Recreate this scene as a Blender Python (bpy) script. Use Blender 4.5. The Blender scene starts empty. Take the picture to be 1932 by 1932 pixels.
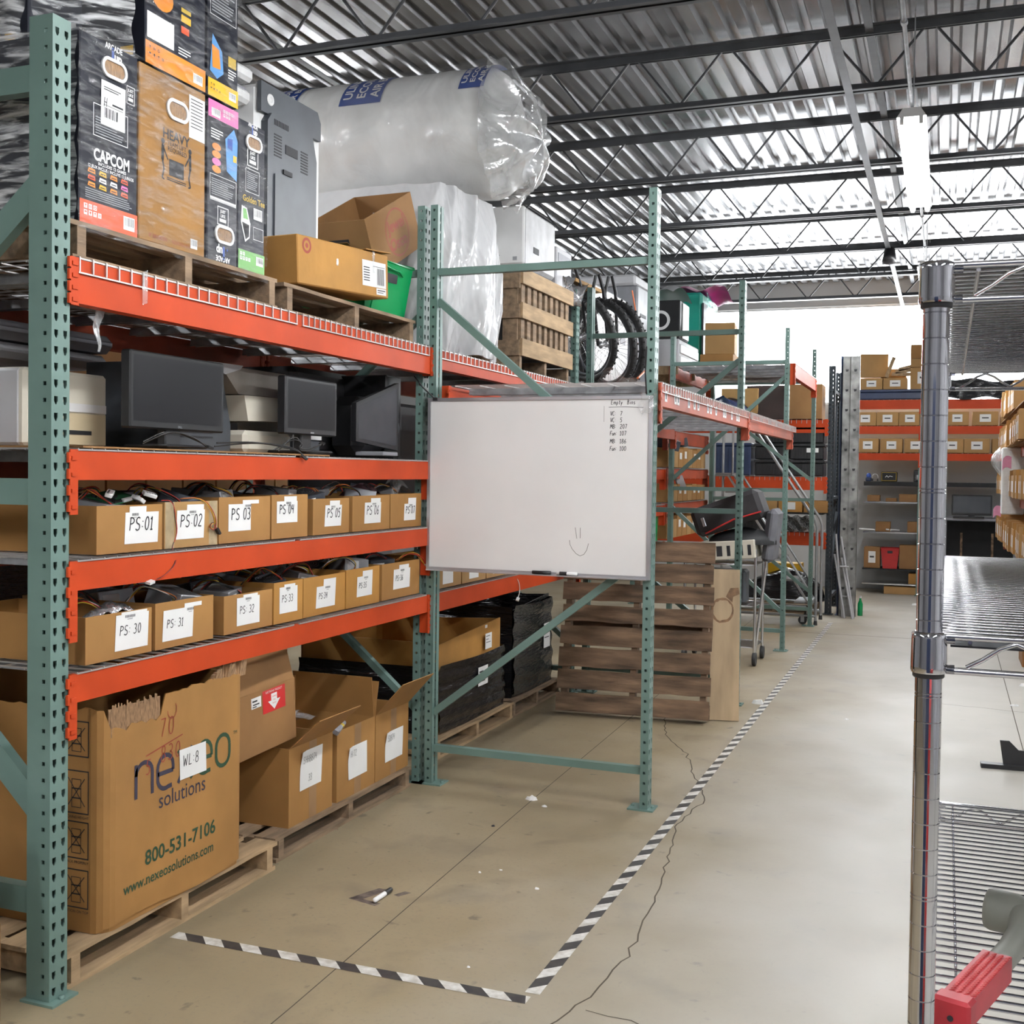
import bpy, math, random
from math import sin, cos, pi, radians, sqrt, atan2
from mathutils import Vector, Matrix, noise

# ------------------------------------------------------------------ camera, world, lights, exposure
SC = bpy.context.scene
C = SC.collection
CAM_Z = 1.66
cam_d = bpy.data.cameras.new('camera')
cam = bpy.data.objects.new('camera', cam_d)
C.objects.link(cam)
cam.location = (0, 0, CAM_Z)
cam_d.sensor_fit = 'HORIZONTAL'
cam_d.sensor_width = 36.0
cam_d.lens = 36.0 * 2128.5 / 1932.0
cam_d.shift_y = -(966.0 - 941.2) / 1932.0
_y, _p, _r = radians(21.03), radians(1.34), radians(0.767)
_f = Vector((-sin(_y) * cos(_p), cos(_y) * cos(_p), -sin(_p)))
_rt = Vector((cos(_y), sin(_y), 0))
_up = _rt.cross(_f)
_R = cos(_r) * _rt + sin(_r) * _up
_U = cos(_r) * _up - sin(_r) * _rt
cam.rotation_euler = Matrix((_R, _U, -_f)).transposed().to_euler()
cam_d.clip_start = 0.05
SC.camera = cam
vs = SC.view_settings
vs.view_transform = 'Standard'
vs.look = 'None'
vs.gamma = 1
vs.use_curve_mapping = False
vs.exposure = 1.33
cy = SC.cycles
cy.use_denoising = True
cy.max_bounces = 7
cy.diffuse_bounces = 4
cy.glossy_bounces = 4
cy.transmission_bounces = 4
cy.transparent_max_bounces = 12
cy.caustics_reflective = False
cy.caustics_refractive = False
cy.sample_clamp_indirect = 6.0
W = bpy.data.worlds.new('world')
SC.world = W
W.use_nodes = True
W.node_tree.nodes['Background'].inputs[0].default_value = (0.9, 0.95, 1, 1)
W.node_tree.nodes['Background'].inputs[1].default_value = 0.0

LAMP_Z = 3.81
def area(name, loc, sx, sy, power, col=(1, 0.965, 0.92), rot=(0, 0, 0)):
    d = bpy.data.lights.new(name, 'AREA')
    d.shape = 'RECTANGLE'; d.size = sx; d.size_y = sy
    d.energy = power; d.color = col
    o = bpy.data.objects.new(name, d); o.location = loc; o.rotation_euler = rot
    C.objects.link(o); return o
# fluorescent strips of the aisle (X = -0.24) and of the neighbouring aisles: their tubes light the hall; the last two are unseen, added as fill behind the camera
LAMPS = [(-0.24, 8.45), (-0.24, 3.4), (-0.24, -1.6), (-0.24, 13.6), (-5.6, 4.0), (-5.6, 9.5), (3.4, 2.5), (3.4, 9.5), (-2.9, -1.3), (2.0, -1.3)]

# ------------------------------------------------------------------ materials
def mat(name, col, rough=0.5, metal=0.0, var=0.12, scale=6.0, stretch=(1, 1, 1), bump=0.0, bscale=60.0, col2=None, dark=0.0, spec=0.5, detail=4.0, coat=0.0):
    m = bpy.data.materials.new(name)
    m.use_nodes = True
    nt = m.node_tree; N = nt.nodes; L = nt.links
    b = N['Principled BSDF']
    b.inputs['Roughness'].default_value = rough
    b.inputs['Metallic'].default_value = metal
    b.inputs['Specular IOR Level'].default_value = spec
    if coat: b.inputs['Coat Weight'].default_value = coat
    tc = N.new('ShaderNodeTexCoord'); mp = N.new('ShaderNodeMapping')
    mp.inputs['Scale'].default_value = stretch
    L.new(tc.outputs['Object'], mp.inputs['Vector'])
    nz = N.new('ShaderNodeTexNoise')
    nz.inputs['Scale'].default_value = scale; nz.inputs['Detail'].default_value = detail
    L.new(mp.outputs[0], nz.inputs['Vector'])
    rp = N.new('ShaderNodeValToRGB')
    c2 = col2 or tuple(max(0, c * (1 - 2.2 * var)) for c in col)
    c1 = tuple(min(1, c * (1 + var)) for c in col)
    rp.color_ramp.elements[0].position = 0.32; rp.color_ramp.elements[0].color = (*c2, 1)
    rp.color_ramp.elements[1].position = 0.68; rp.color_ramp.elements[1].color = (*c1, 1)
    L.new(nz.outputs['Fac'], rp.inputs[0])
    L.new(rp.outputs[0], b.inputs['Base Color'])
    if bump:
        n2 = N.new('ShaderNodeTexNoise'); n2.inputs['Scale'].default_value = bscale; n2.inputs['Detail'].default_value = 3
        L.new(mp.outputs[0], n2.inputs['Vector'])
        bp = N.new('ShaderNodeBump'); bp.inputs['Strength'].default_value = bump; bp.inputs['Distance'].default_value = 0.02
        L.new(n2.outputs['Fac'], bp.inputs['Height']); L.new(bp.outputs[0], b.inputs['Normal'])
    return m

def emis(name, col, strength):
    m = bpy.data.materials.new(name); m.use_nodes = True
    b = m.node_tree.nodes['Principled BSDF']
    b.inputs['Base Color'].default_value = (*col, 1)
    b.inputs['Emission Color'].default_value = (*col, 1)
    b.inputs['Emission Strength'].default_value = strength
    return m

def film(name, tint, lo, hi, scale, stretch, rough=0.16, white=0.25, bump=0.6):
    """thin stretch film: see-through with streaks that shine"""
    m = bpy.data.materials.new(name); m.use_nodes = True
    nt = m.node_tree; N = nt.nodes; L = nt.links
    N.remove(N['Principled BSDF'])
    tc = N.new('ShaderNodeTexCoord'); mp = N.new('ShaderNodeMapping'); mp.inputs['Scale'].default_value = stretch
    L.new(tc.outputs['Object'], mp.inputs['Vector'])
    nz = N.new('ShaderNodeTexNoise'); nz.inputs['Scale'].default_value = scale; nz.inputs['Detail'].default_value = 5; nz.inputs['Distortion'].default_value = 0.6
    L.new(mp.outputs[0], nz.inputs['Vector'])
    mr = N.new('ShaderNodeMapRange'); mr.inputs['From Min'].default_value = 0.42; mr.inputs['From Max'].default_value = 0.68
    mr.inputs['To Min'].default_value = lo; mr.inputs['To Max'].default_value = hi
    L.new(nz.outputs['Fac'], mr.inputs['Value'])
    bp = N.new('ShaderNodeBump'); bp.inputs['Strength'].default_value = bump; bp.inputs['Distance'].default_value = 0.05
    L.new(nz.outputs['Fac'], bp.inputs['Height'])
    gl = N.new('ShaderNodeBsdfGlossy'); gl.inputs['Color'].default_value = (0.9, 0.9, 0.9, 1); gl.inputs['Roughness'].default_value = rough
    L.new(bp.outputs[0], gl.inputs['Normal'])
    df = N.new('ShaderNodeBsdfDiffuse'); df.inputs['Color'].default_value = (*tint, 1)
    mx = N.new('ShaderNodeMixShader'); mx.inputs[0].default_value = 1 - white
    L.new(df.outputs[0], mx.inputs[1]); L.new(gl.outputs[0], mx.inputs[2])
    tr = N.new('ShaderNodeBsdfTransparent'); tr.inputs['Color'].default_value = (0.97, 0.97, 0.97, 1)
    m2 = N.new('ShaderNodeMixShader')
    L.new(mr.outputs[0], m2.inputs[0]); L.new(tr.outputs[0], m2.inputs[1]); L.new(mx.outputs[0], m2.inputs[2])
    L.new(m2.outputs[0], N['Material Output'].inputs[0])
    return m

def srgb(r, g, b):
    f = lambda c: (c / 255 / 12.92) if c / 255 <= 0.04045 else ((c / 255 + 0.055) / 1.055) ** 2.4
    return (f(r), f(g), f(b))

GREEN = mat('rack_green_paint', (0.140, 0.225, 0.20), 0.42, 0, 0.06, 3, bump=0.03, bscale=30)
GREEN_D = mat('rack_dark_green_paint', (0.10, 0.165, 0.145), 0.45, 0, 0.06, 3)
ORANGE = mat('rail_orange_paint', (0.50, 0.058, 0.014), 0.5, 0, 0.07, 4, bump=0.03, bscale=20, spec=0.2)
ORANGE_W = mat('worn_rail_paint', (0.42, 0.075, 0.032), 0.5, 0, 0.14, 9, stretch=(1, 0.3, 1))
NAVY = mat('navy_paint', (0.02, 0.035, 0.09), 0.45, 0, 0.1)
BLACKP = mat('dark_slate_paint', (0.035, 0.045, 0.055), 0.45, 0, 0.1)
GALV = mat('galvanised_steel', (0.52, 0.53, 0.55), 0.34, 0.85, 0.12, 14, detail=6)
GALV_M = mat('galvanised_matt', (0.42, 0.43, 0.45), 0.5, 0.5, 0.15, 12)
WIREM = mat('wire_zinc', (0.60, 0.58, 0.57), 0.35, 0.7, 0.08)
CHROME = mat('chrome', (0.68, 0.68, 0.72), 0.07, 1.0, 0.05, 3)
CHROME_R = mat('chrome_wire', (0.70, 0.70, 0.72), 0.20, 1.0, 0.05, 3)
ALU = mat('brushed_aluminium', (0.55, 0.55, 0.58), 0.38, 0.8, 0.08, 4)
CARD = mat('cardboard', (0.355, 0.178, 0.050), 0.75, 0, 0.09, 3, bump=0.05, bscale=25)
CARD2 = mat('pale_cardboard', (0.41, 0.235, 0.085), 0.75, 0, 0.09, 3, bump=0.05, bscale=25)
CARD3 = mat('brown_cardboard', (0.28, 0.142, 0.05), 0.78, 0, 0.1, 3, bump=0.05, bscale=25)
CARD4 = mat('amber_cardboard', (0.43, 0.21, 0.045), 0.72, 0, 0.09, 4, bump=0.05, bscale=25)
CARDIN = mat('raw_cardboard_edge', (0.36, 0.22, 0.12), 0.85, 0, 0.2, 40, stretch=(1, 5, 1))
WOOD = mat('grey_pallet_wood', (0.27, 0.185, 0.115), 0.8, 0, 0.22, 4, stretch=(6, 1, 6), bump=0.15, bscale=12)
WOODP = mat('pale_pallet_wood', (0.42, 0.29, 0.165), 0.8, 0, 0.16, 4, stretch=(6, 1, 6), bump=0.12, bscale=12)
WOODX = mat('weathered_pallet_wood', (0.20, 0.125, 0.075), 0.82, 0, 0.3, 3, stretch=(6, 1, 6), bump=0.2, bscale=12)
PLY = mat('pale_board', (0.52, 0.38, 0.23), 0.65, 0, 0.12, 3, stretch=(3, 1, 0.6))
PAPER = mat('white_paper', (0.80, 0.80, 0.79), 0.7, 0, 0.02)
INK = mat('black_ink', (0.018, 0.018, 0.022), 0.6, 0, 0.05)
INKG = mat('grey_ink', (0.10, 0.10, 0.11), 0.6, 0, 0.05)
WHITE = mat('white_print', (0.85, 0.85, 0.85), 0.5, 0, 0.02)
BOARDW = mat('whiteboard_face', (0.78, 0.77, 0.76), 0.28, 0, 0.025, 2.0, spec=0.3)
BLKBOX = mat('black_printed_card', (0.014, 0.016, 0.026), 0.4, 0, 0.15, 5, spec=0.25)
REDP = mat('red_orange_print', (0.70, 0.10, 0.03), 0.4, 0, 0.05)
ORGP = mat('bright_orange_print', (0.80, 0.26, 0.02), 0.4, 0, 0.05)
YELP = mat('yellow_print', (0.82, 0.48, 0.02), 0.4, 0, 0.05)
PINKP = mat('pink_print', (0.75, 0.17, 0.42), 0.4, 0, 0.05)
GRNP = mat('green_print', (0.16, 0.42, 0.10), 0.4, 0, 0.05)
BLUP = mat('blue_print', (0.03, 0.08, 0.34), 0.4, 0, 0.05)
CYANP = mat('light_blue_print', (0.10, 0.30, 0.62), 0.4, 0, 0.08)
GREYP = mat('grey_print', (0.30, 0.31, 0.33), 0.5, 0, 0.05)
REDI = mat('red_marker_ink', (0.30, 0.045, 0.025), 0.6, 0, 0.1)
GRNI = mat('dark_green_print', (0.02, 0.062, 0.030), 0.6, 0, 0.08)
NAVI = mat('dark_violet_print', (0.035, 0.031, 0.055), 0.6, 0, 0.08)
GOLDI = mat('gold_print', (0.62, 0.42, 0.05), 0.5, 0, 0.08)
BLACK = mat('black_plastic', (0.018, 0.018, 0.02), 0.38, 0, 0.08)
BLACKM = mat('matt_black_plastic', (0.018, 0.0185, 0.02), 0.55, 0, 0.08, spec=0.3)
SCREEN = mat('dark_screen', (0.012, 0.012, 0.014), 0.3, 0, 0.02, spec=0.2)
SLATE = mat('slate_plastic', (0.07, 0.078, 0.09), 0.42, 0, 0.08)
GREYPL = mat('grey_plastic', (0.30, 0.30, 0.33), 0.5, 0, 0.05)
LGREY = mat('light_grey_plastic', (0.48, 0.48, 0.50), 0.5, 0, 0.04)
CREAM = mat('cream_plastic', (0.66, 0.62, 0.52), 0.5, 0, 0.04)
CREAMD = mat('yellowed_plastic', (0.62, 0.52, 0.34), 0.5, 0, 0.04)
WHITEPL = mat('white_plastic', (0.72, 0.72, 0.72), 0.4, 0, 0.03)
GRNBIN = mat('green_bin_plastic', (0.0, 0.28, 0.075), 0.22, 0, 0.06, 5, bump=0.12, bscale=9)
REDBIN = mat('red_bin_plastic', (0.50, 0.03, 0.03), 0.35, 0, 0.08)
REDRUB = mat('red_rubber', (0.42, 0.025, 0.035), 0.45, 0, 0.1, 12)
GREYRUB = mat('grey_rubber', (0.235, 0.235, 0.20), 0.55, 0, 0.08, 8)
RUBBER = mat('black_rubber', (0.025, 0.025, 0.026), 0.6, 0, 0.2, 20, bump=0.3, bscale=60)
BLKFILM = mat('black_stretch_film', (0.012, 0.012, 0.014), 0.16, 0, 0.2, 3, stretch=(1, 1, 6), bump=0.55, bscale=9)
BUBBLE = mat('bubble_wrap_white', (0.92, 0.92, 0.91), 0.26, 0, 0.05, 3, bump=0.35, bscale=5)
BAG = mat('white_poly_bag', (0.64, 0.64, 0.65), 0.14, 0, 0.08, 2, stretch=(1, 1, 0.5), bump=0.5, bscale=4)
WALLD = mat('dark_back_wall_paint', (0.20, 0.20, 0.21), 0.8, 0, 0.15, 0.6)
WALLM = mat('grey_side_wall_paint', (0.36, 0.36, 0.37), 0.8, 0, 0.08, 0.6)
PSU = mat('psu_steel', (0.33, 0.34, 0.36), 0.4, 0.6, 0.12, 8)
PSUD = mat('psu_dark_steel', (0.075, 0.088, 0.11), 0.4, 0.4, 0.12, 8)
PCB = mat('circuit_board_green', (0.02, 0.12, 0.05), 0.4, 0, 0.3, 30)
FOIL = mat('silver_antistatic_film', (0.55, 0.55, 0.57), 0.22, 0.8, 0.15, 9, bump=0.9, bscale=18)
FOAM = mat('white_foam', (0.78, 0.78, 0.77), 0.7, 0, 0.04, 20, bump=0.1)
WIRES = {k: mat('wire_' + k, c, 0.45, 0, 0.05) for k, c in dict(black=(0.015, 0.015, 0.015), red=(0.45, 0.03, 0.02), yellow=(0.62, 0.45, 0.04), orange=(0.6, 0.17, 0.03), white=(0.7, 0.7, 0.68), blue=(0.03, 0.10, 0.4)).items()}
FILM = film('clear_stretch_film', (0.55, 0.56, 0.58), 0.0, 0.24, 9, (1, 1.2, 5.0), rough=0.22, white=0.35)
FILM_C = film('thin_clear_bag', (0.88, 0.88, 0.88), 0.02, 0.24, 3.5, (1, 1, 0.8), rough=0.12, white=0.6, bump=1.0)
FILM_S = film('streaky_stretch_film', (0.92, 0.93, 0.95), 0.06, 0.95, 6, (1.2, 1.2, 8.0), rough=0.25, white=0.7, bump=0.9)  # pale diffuse streaks painted in for bright reflections on the film
FILM_B = film('clear_poly_bag', (0.72, 0.73, 0.74), 0.25, 0.9, 3.5, (1, 1, 0.8), rough=0.12, white=0.55, bump=1.0)
FILM_G = film('green_stretch_film', (0.04, 0.42, 0.30), 0.3, 0.85, 5, (1, 1, 3), rough=0.2, white=0.75)
LINER = mat('grey_shelf_liner', (0.82, 0.825, 0.83), 0.5, 0, 0.05, 5)
LINERD = mat('dark_shelf_liner', (0.022, 0.025, 0.03), 0.7, 0, 0.3, 5)
TEAL = mat('teal_plastic', (0.02, 0.36, 0.27), 0.35, 0, 0.06)
JOIST = mat('joist_grey_paint', (0.075, 0.078, 0.085), 0.5, 0.1, 0.12, 5)
WALLW = mat('white_wall_paint', (0.66, 0.67, 0.68), 0.8, 0, 0.04, 1.0)
TUBE_E = emis('lit_fluorescent_tube', (0.965, 0.985, 1.0), 58.0)
WINDOW_E = emis('daylit_window_glass', (0.93, 0.97, 1.0), 6.0)

# ------------------------------------------------------------------ mesh building
class G:
    def __init__(s): s.v = []; s.f = []; s.m = []; s.sm = []
    def add(s, vs, fs, mi=0, sm=False):
        n = len(s.v); s.v += [tuple(p) for p in vs]
        for f in fs:
            s.f.append(tuple(i + n for i in f)); s.m.append(mi); s.sm.append(sm)
        return s
    def box(s, x0, x1, y0, y1, z0, z1, mi=0):
        v = [(x, y, z) for z in (z0, z1) for y in (y0, y1) for x in (x0, x1)]
        return s.add(v, [(0, 2, 3, 1), (4, 5, 7, 6), (0, 1, 5, 4), (2, 6, 7, 3), (0, 4, 6, 2), (1, 3, 7, 5)], mi)
    def bbox(s, x0, x1, y0, y1, z0, z1, b=0.004, mi=0):
        """box with chamfered edges"""
        b = min(b, (x1 - x0) / 2.01, (y1 - y0) / 2.01, (z1 - z0) / 2.01)
        X = (x0, x0 + b, x1 - b, x1); Y = (y0, y0 + b, y1 - b, y1); Z = (z0, z0 + b, z1 - b, z1)
        pts = []; idx = {}
        for i in (0, 1):
            for j in (0, 1):
                for k in (0, 1):
                    a, c, e = (1, 2)[i], (1, 2)[j], (1, 2)[k]
                    A, Cc, E = (0, 3)[i], (0, 3)[j], (0, 3)[k]
                    idx[i, j, k, 0] = len(pts); pts.append((X[A], Y[c], Z[e]))
                    idx[i, j, k, 1] = len(pts); pts.append((X[a], Y[Cc], Z[e]))
                    idx[i, j, k, 2] = len(pts); pts.append((X[a], Y[c], Z[E]))
        I = lambda i, j, k, n: idx[i, j, k, n]
        F = []
        for i in (0, 1):
            q = [I(i, 0, 0, 0), I(i, 1, 0, 0), I(i, 1, 1, 0), I(i, 0, 1, 0)]; F.append(q if i else q[::-1])
            q = [I(0, i, 0, 1), I(0, i, 1, 1), I(1, i, 1, 1), I(1, i, 0, 1)]; F.append(q if i else q[::-1])
            q = [I(0, 0, i, 2), I(1, 0, i, 2), I(1, 1, i, 2), I(0, 1, i, 2)]; F.append(q if i else q[::-1])
        for i in (0, 1):
            for j in (0, 1):
                sgn = (i == j)
                q = [I(i, j, 0, 0), I(i, j, 0, 1), I(i, j, 1, 1), I(i, j, 1, 0)]; F.append(q if sgn else q[::-1])
                q = [I(i, 0, j, 0), I(i, 0, j, 2), I(i, 1, j, 2), I(i, 1, j, 0)]; F.append(q[::-1] if sgn else q)
                q = [I(0, i, j, 1), I(0, i, j, 2), I(1, i, j, 2), I(1, i, j, 1)]; F.append(q if sgn else q[::-1])
                for k in (0, 1):
                    t = [I(i, j, k, 0), I(i, j, k, 1), I(i, j, k, 2)]; F.append(t if (i + j + k) % 2 else t[::-1])
        return s.add(pts, F, mi)
    def bar(s, p0, p1, w, h, up=(0, 0, 1), mi=0):
        p0 = Vector(p0); p1 = Vector(p1); d = (p1 - p0).normalized(); u = Vector(up)
        r = d.cross(u)
        if r.length < 1e-5: r = d.cross(Vector((0, 1, 0)))
        r.normalize(); u = r.cross(d)
        v = []
        for p in (p0, p1):
            for a, b in ((-1, -1), (1, -1), (1, 1), (-1, 1)): v.append(p + r * (w / 2 * a) + u * (h / 2 * b))
        return s.add(v, [(3, 2, 1, 0), (4, 5, 6, 7), (0, 1, 5, 4), (1, 2, 6, 5), (2, 3, 7, 6), (3, 0, 4, 7)], mi)
    def tube(s, pts, r, n=6, mi=0, cap=True, sm=True, closed=False):
        pts = [Vector(p) for p in pts]; N = len(pts); v = []; f = []
        rs = r if isinstance(r, (list, tuple)) else [r] * N
        prev = None
        for i, p in enumerate(pts):
            if closed: d = pts[(i + 1) % N] - pts[i - 1]
            else: d = pts[min(i + 1, N - 1)] - pts[max(i - 1, 0)]
            if d.length < 1e-9: d = Vector((0, 0, 1))
            d.normalize()
            if prev is None:
                a = d.cross(Vector((0, 0, 1)))
                if a.length < 1e-3: a = d.cross(Vector((1, 0, 0)))
            else:
                a = prev - d * prev.dot(d)
                if a.length < 1e-4: a = d.cross(Vector((0.3, 0.5, 0.8)))
            a.normalize(); prev = a; b = d.cross(a)
            for k in range(n):
                t = 2 * pi * k / n
                v.append(p + (a * cos(t) + b * sin(t)) * rs[i])
        M = N if closed else N - 1
        for i in range(M):
            j = (i + 1) % N
            for k in range(n):
                l = (k + 1) % n
                f.append((i * n + k, i * n + l, j * n + l, j * n + k))
        s.add(v, f, mi, sm)
        if cap and not closed:
            s.add(v[:n], [tuple(range(n))[::-1]], mi); s.add(v[-n:], [tuple(range(n))], mi)
        return s
    def lathe(s, prof, o=(0, 0, 0), axis=(0, 0, 1), n=24, mi=0, sm=True, cap=True):
        """prof: list of (radius, distance along axis)"""
        o = Vector(o); d = Vector(axis).normalized()
        a = d.cross(Vector((0, 0, 1)))
        if a.length < 1e-3: a = Vector((1, 0, 0))
        a.normalize(); b = d.cross(a); v = []; f = []
        for r, t in prof:
            for k in range(n):
                q = 2 * pi * k / n; v.append(o + d * t + (a * cos(q) + b * sin(q)) * r)
        for i in range(len(prof) - 1):
            for k in range(n):
                l = (k + 1) % n; f.append((i * n + k, i * n + l, (i + 1) * n + l, (i + 1) * n + k))
        s.add(v, f, mi, sm)
        if not cap: return s
        if prof[0][0] > 1e-6: s.add(v[:n], [tuple(range(n))[::-1]], mi)
        if prof[-1][0] > 1e-6: s.add(v[-n:], [tuple(range(n))], mi)
        return s
    def prism(s, poly, vec, mi=0):
        """poly: planar loop of 3D points, vec: extrusion"""
        p = [Vector(q) for q in poly]; e = Vector(vec); n = len(p)
        f = [tuple(range(n))[::-1], tuple(range(n, 2 * n))]
        f += [(i, (i + 1) % n, (i + 1) % n + n, i + n) for i in range(n)]
        return s.add(p + [q + e for q in p], f, mi)
    def surf(s, fn, nu, nv, mi=0, sm=True):
        v = [fn(i / nu, j / nv) for j in range(nv + 1) for i in range(nu + 1)]
        f = [(j * (nu + 1) + i, j * (nu + 1) + i + 1, (j + 1) * (nu + 1) + i + 1, (j + 1) * (nu + 1) + i) for j in range(nv) for i in range(nu)]
        return s.add(v, f, mi, sm)
    def quad(s, a, b, c, d, mi=0): return s.add([a, b, c, d], [(0, 1, 2, 3)], mi)
    # decals on a plane: P(u, v) -> point
    def rect(s, P, u0, u1, v0, v1, mi=0): return s.quad(P(u0, v0), P(u1, v0), P(u1, v1), P(u0, v1), mi)
    def frame(s, P, u0, u1, v0, v1, t, mi=0):
        s.rect(P, u0, u1, v0, v0 + t, mi); s.rect(P, u0, u1, v1 - t, v1, mi)
        s.rect(P, u0, u0 + t, v0 + t, v1 - t, mi); return s.rect(P, u1 - t, u1, v0 + t, v1 - t, mi)
    def line(s, P, pts, w, mi=0):
        """flat ribbon along a polyline in the plane"""
        n = len(pts)
        if n < 2: return s
        for i in range(1, n - 1):     # sharp corners: separate strokes
            ax, ay = pts[i][0] - pts[i - 1][0], pts[i][1] - pts[i - 1][1]; bx, by = pts[i + 1][0] - pts[i][0], pts[i + 1][1] - pts[i][1]
            if ax * bx + ay * by < 0.45 * sqrt((ax * ax + ay * ay) * (bx * bx + by * by)): s.line(P, pts[:i + 1], w, mi); return s.line(P, pts[i:], w, mi)
        L = []
        for i, (x, y) in enumerate(pts):
            x0, y0 = pts[max(i - 1, 0)]; x1, y1 = pts[min(i + 1, n - 1)]
            dx, dy = x1 - x0, y1 - y0; l = sqrt(dx * dx + dy * dy) or 1
            nx, ny = -dy / l * w / 2, dx / l * w / 2
            L.append(P(x - nx, y - ny)); L.append(P(x + nx, y + ny))
        return s.add(L, [(2 * i, 2 * i + 2, 2 * i + 3, 2 * i + 1) for i in range(n - 1)], mi)
    def disc(s, P, u, v, r, mi=0, n=20, r2=0.0, sx=1.0):
        o = [P(u + r * sx * cos(2 * pi * k / n), v + r * sin(2 * pi * k / n)) for k in range(n)]
        if r2 <= 0: return s.add(o, [tuple(range(n))], mi)
        i = [P(u + r2 * sx * cos(2 * pi * k / n), v + r2 * sin(2 * pi * k / n)) for k in range(n)]
        return s.add(o + i, [(k, (k + 1) % n, n + (k + 1) % n, n + k) for k in range(n)], mi)
    def text(s, P, txt, u, v, h, mi=0, align='L', sx=1.0, bold=0.0):
        vs_, fs_, w = text_geo(txt, bold)
        k = h / 0.70; off = {'L': 0, 'C': -w * k * sx / 2, 'R': -w * k * sx}[align]
        return s.add([P(u + off + x * k * sx, v + y * k) for x, y in vs_], fs_, mi)
    def hand(s, P, txt, u, v, h, w=None, mi=0, gap=0.35):
        """handwriting made of pen strokes"""
        x = u
        for ch in txt:
            if ch == ' ': x += h * 0.4; continue
            st, cw = HAND.get(ch, HAND['?'])
            for pl in st: s.line(P, [(x + px * h + py * h * 0.08, v + py * h) for px, py in pl], w or h * 0.085, mi)
            x += cw * h + h * gap * 0.6
        return s
    def mesh(s, name, mats):
        me = bpy.data.meshes.new(name); me.from_pydata(s.v, [], s.f)
        for m in (mats if isinstance(mats, (list, tuple)) else [mats]): me.materials.append(m)
        me.polygons.foreach_set('material_index', s.m); me.polygons.foreach_set('use_smooth', s.sm)
        me.update(); return me
    def build(s, name, mats, parent=None, loc=(0, 0, 0), rot=(0, 0, 0), label=None):
        o = bpy.data.objects.new(name, s.mesh(name, mats)); C.objects.link(o)
        o.location = loc; o.rotation_euler = rot
        if parent is not None: o.parent = parent
        if label: o['label'] = label
        return o

_tx = {}
def text_geo(txt, bold=0.0):
    k = (txt, bold)
    if k not in _tx:
        cu = bpy.data.curves.new('tmp', 'FONT'); cu.body = txt; cu.size = 1.0; cu.resolution_u = 3; cu.offset = bold
        ob = bpy.data.objects.new('tmp', cu); C.objects.link(ob)
        me = bpy.data.meshes.new_from_object(ob)
        v = [(p.co.x, p.co.y) for p in me.vertices]; f = [tuple(p.vertices) for p in me.polygons]
        w = max([x for x, y in v] or [0])
        bpy.data.objects.remove(ob); bpy.data.curves.remove(cu); bpy.data.meshes.remove(me)
        _tx[k] = (v, f, w)
    return _tx[k]

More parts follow.
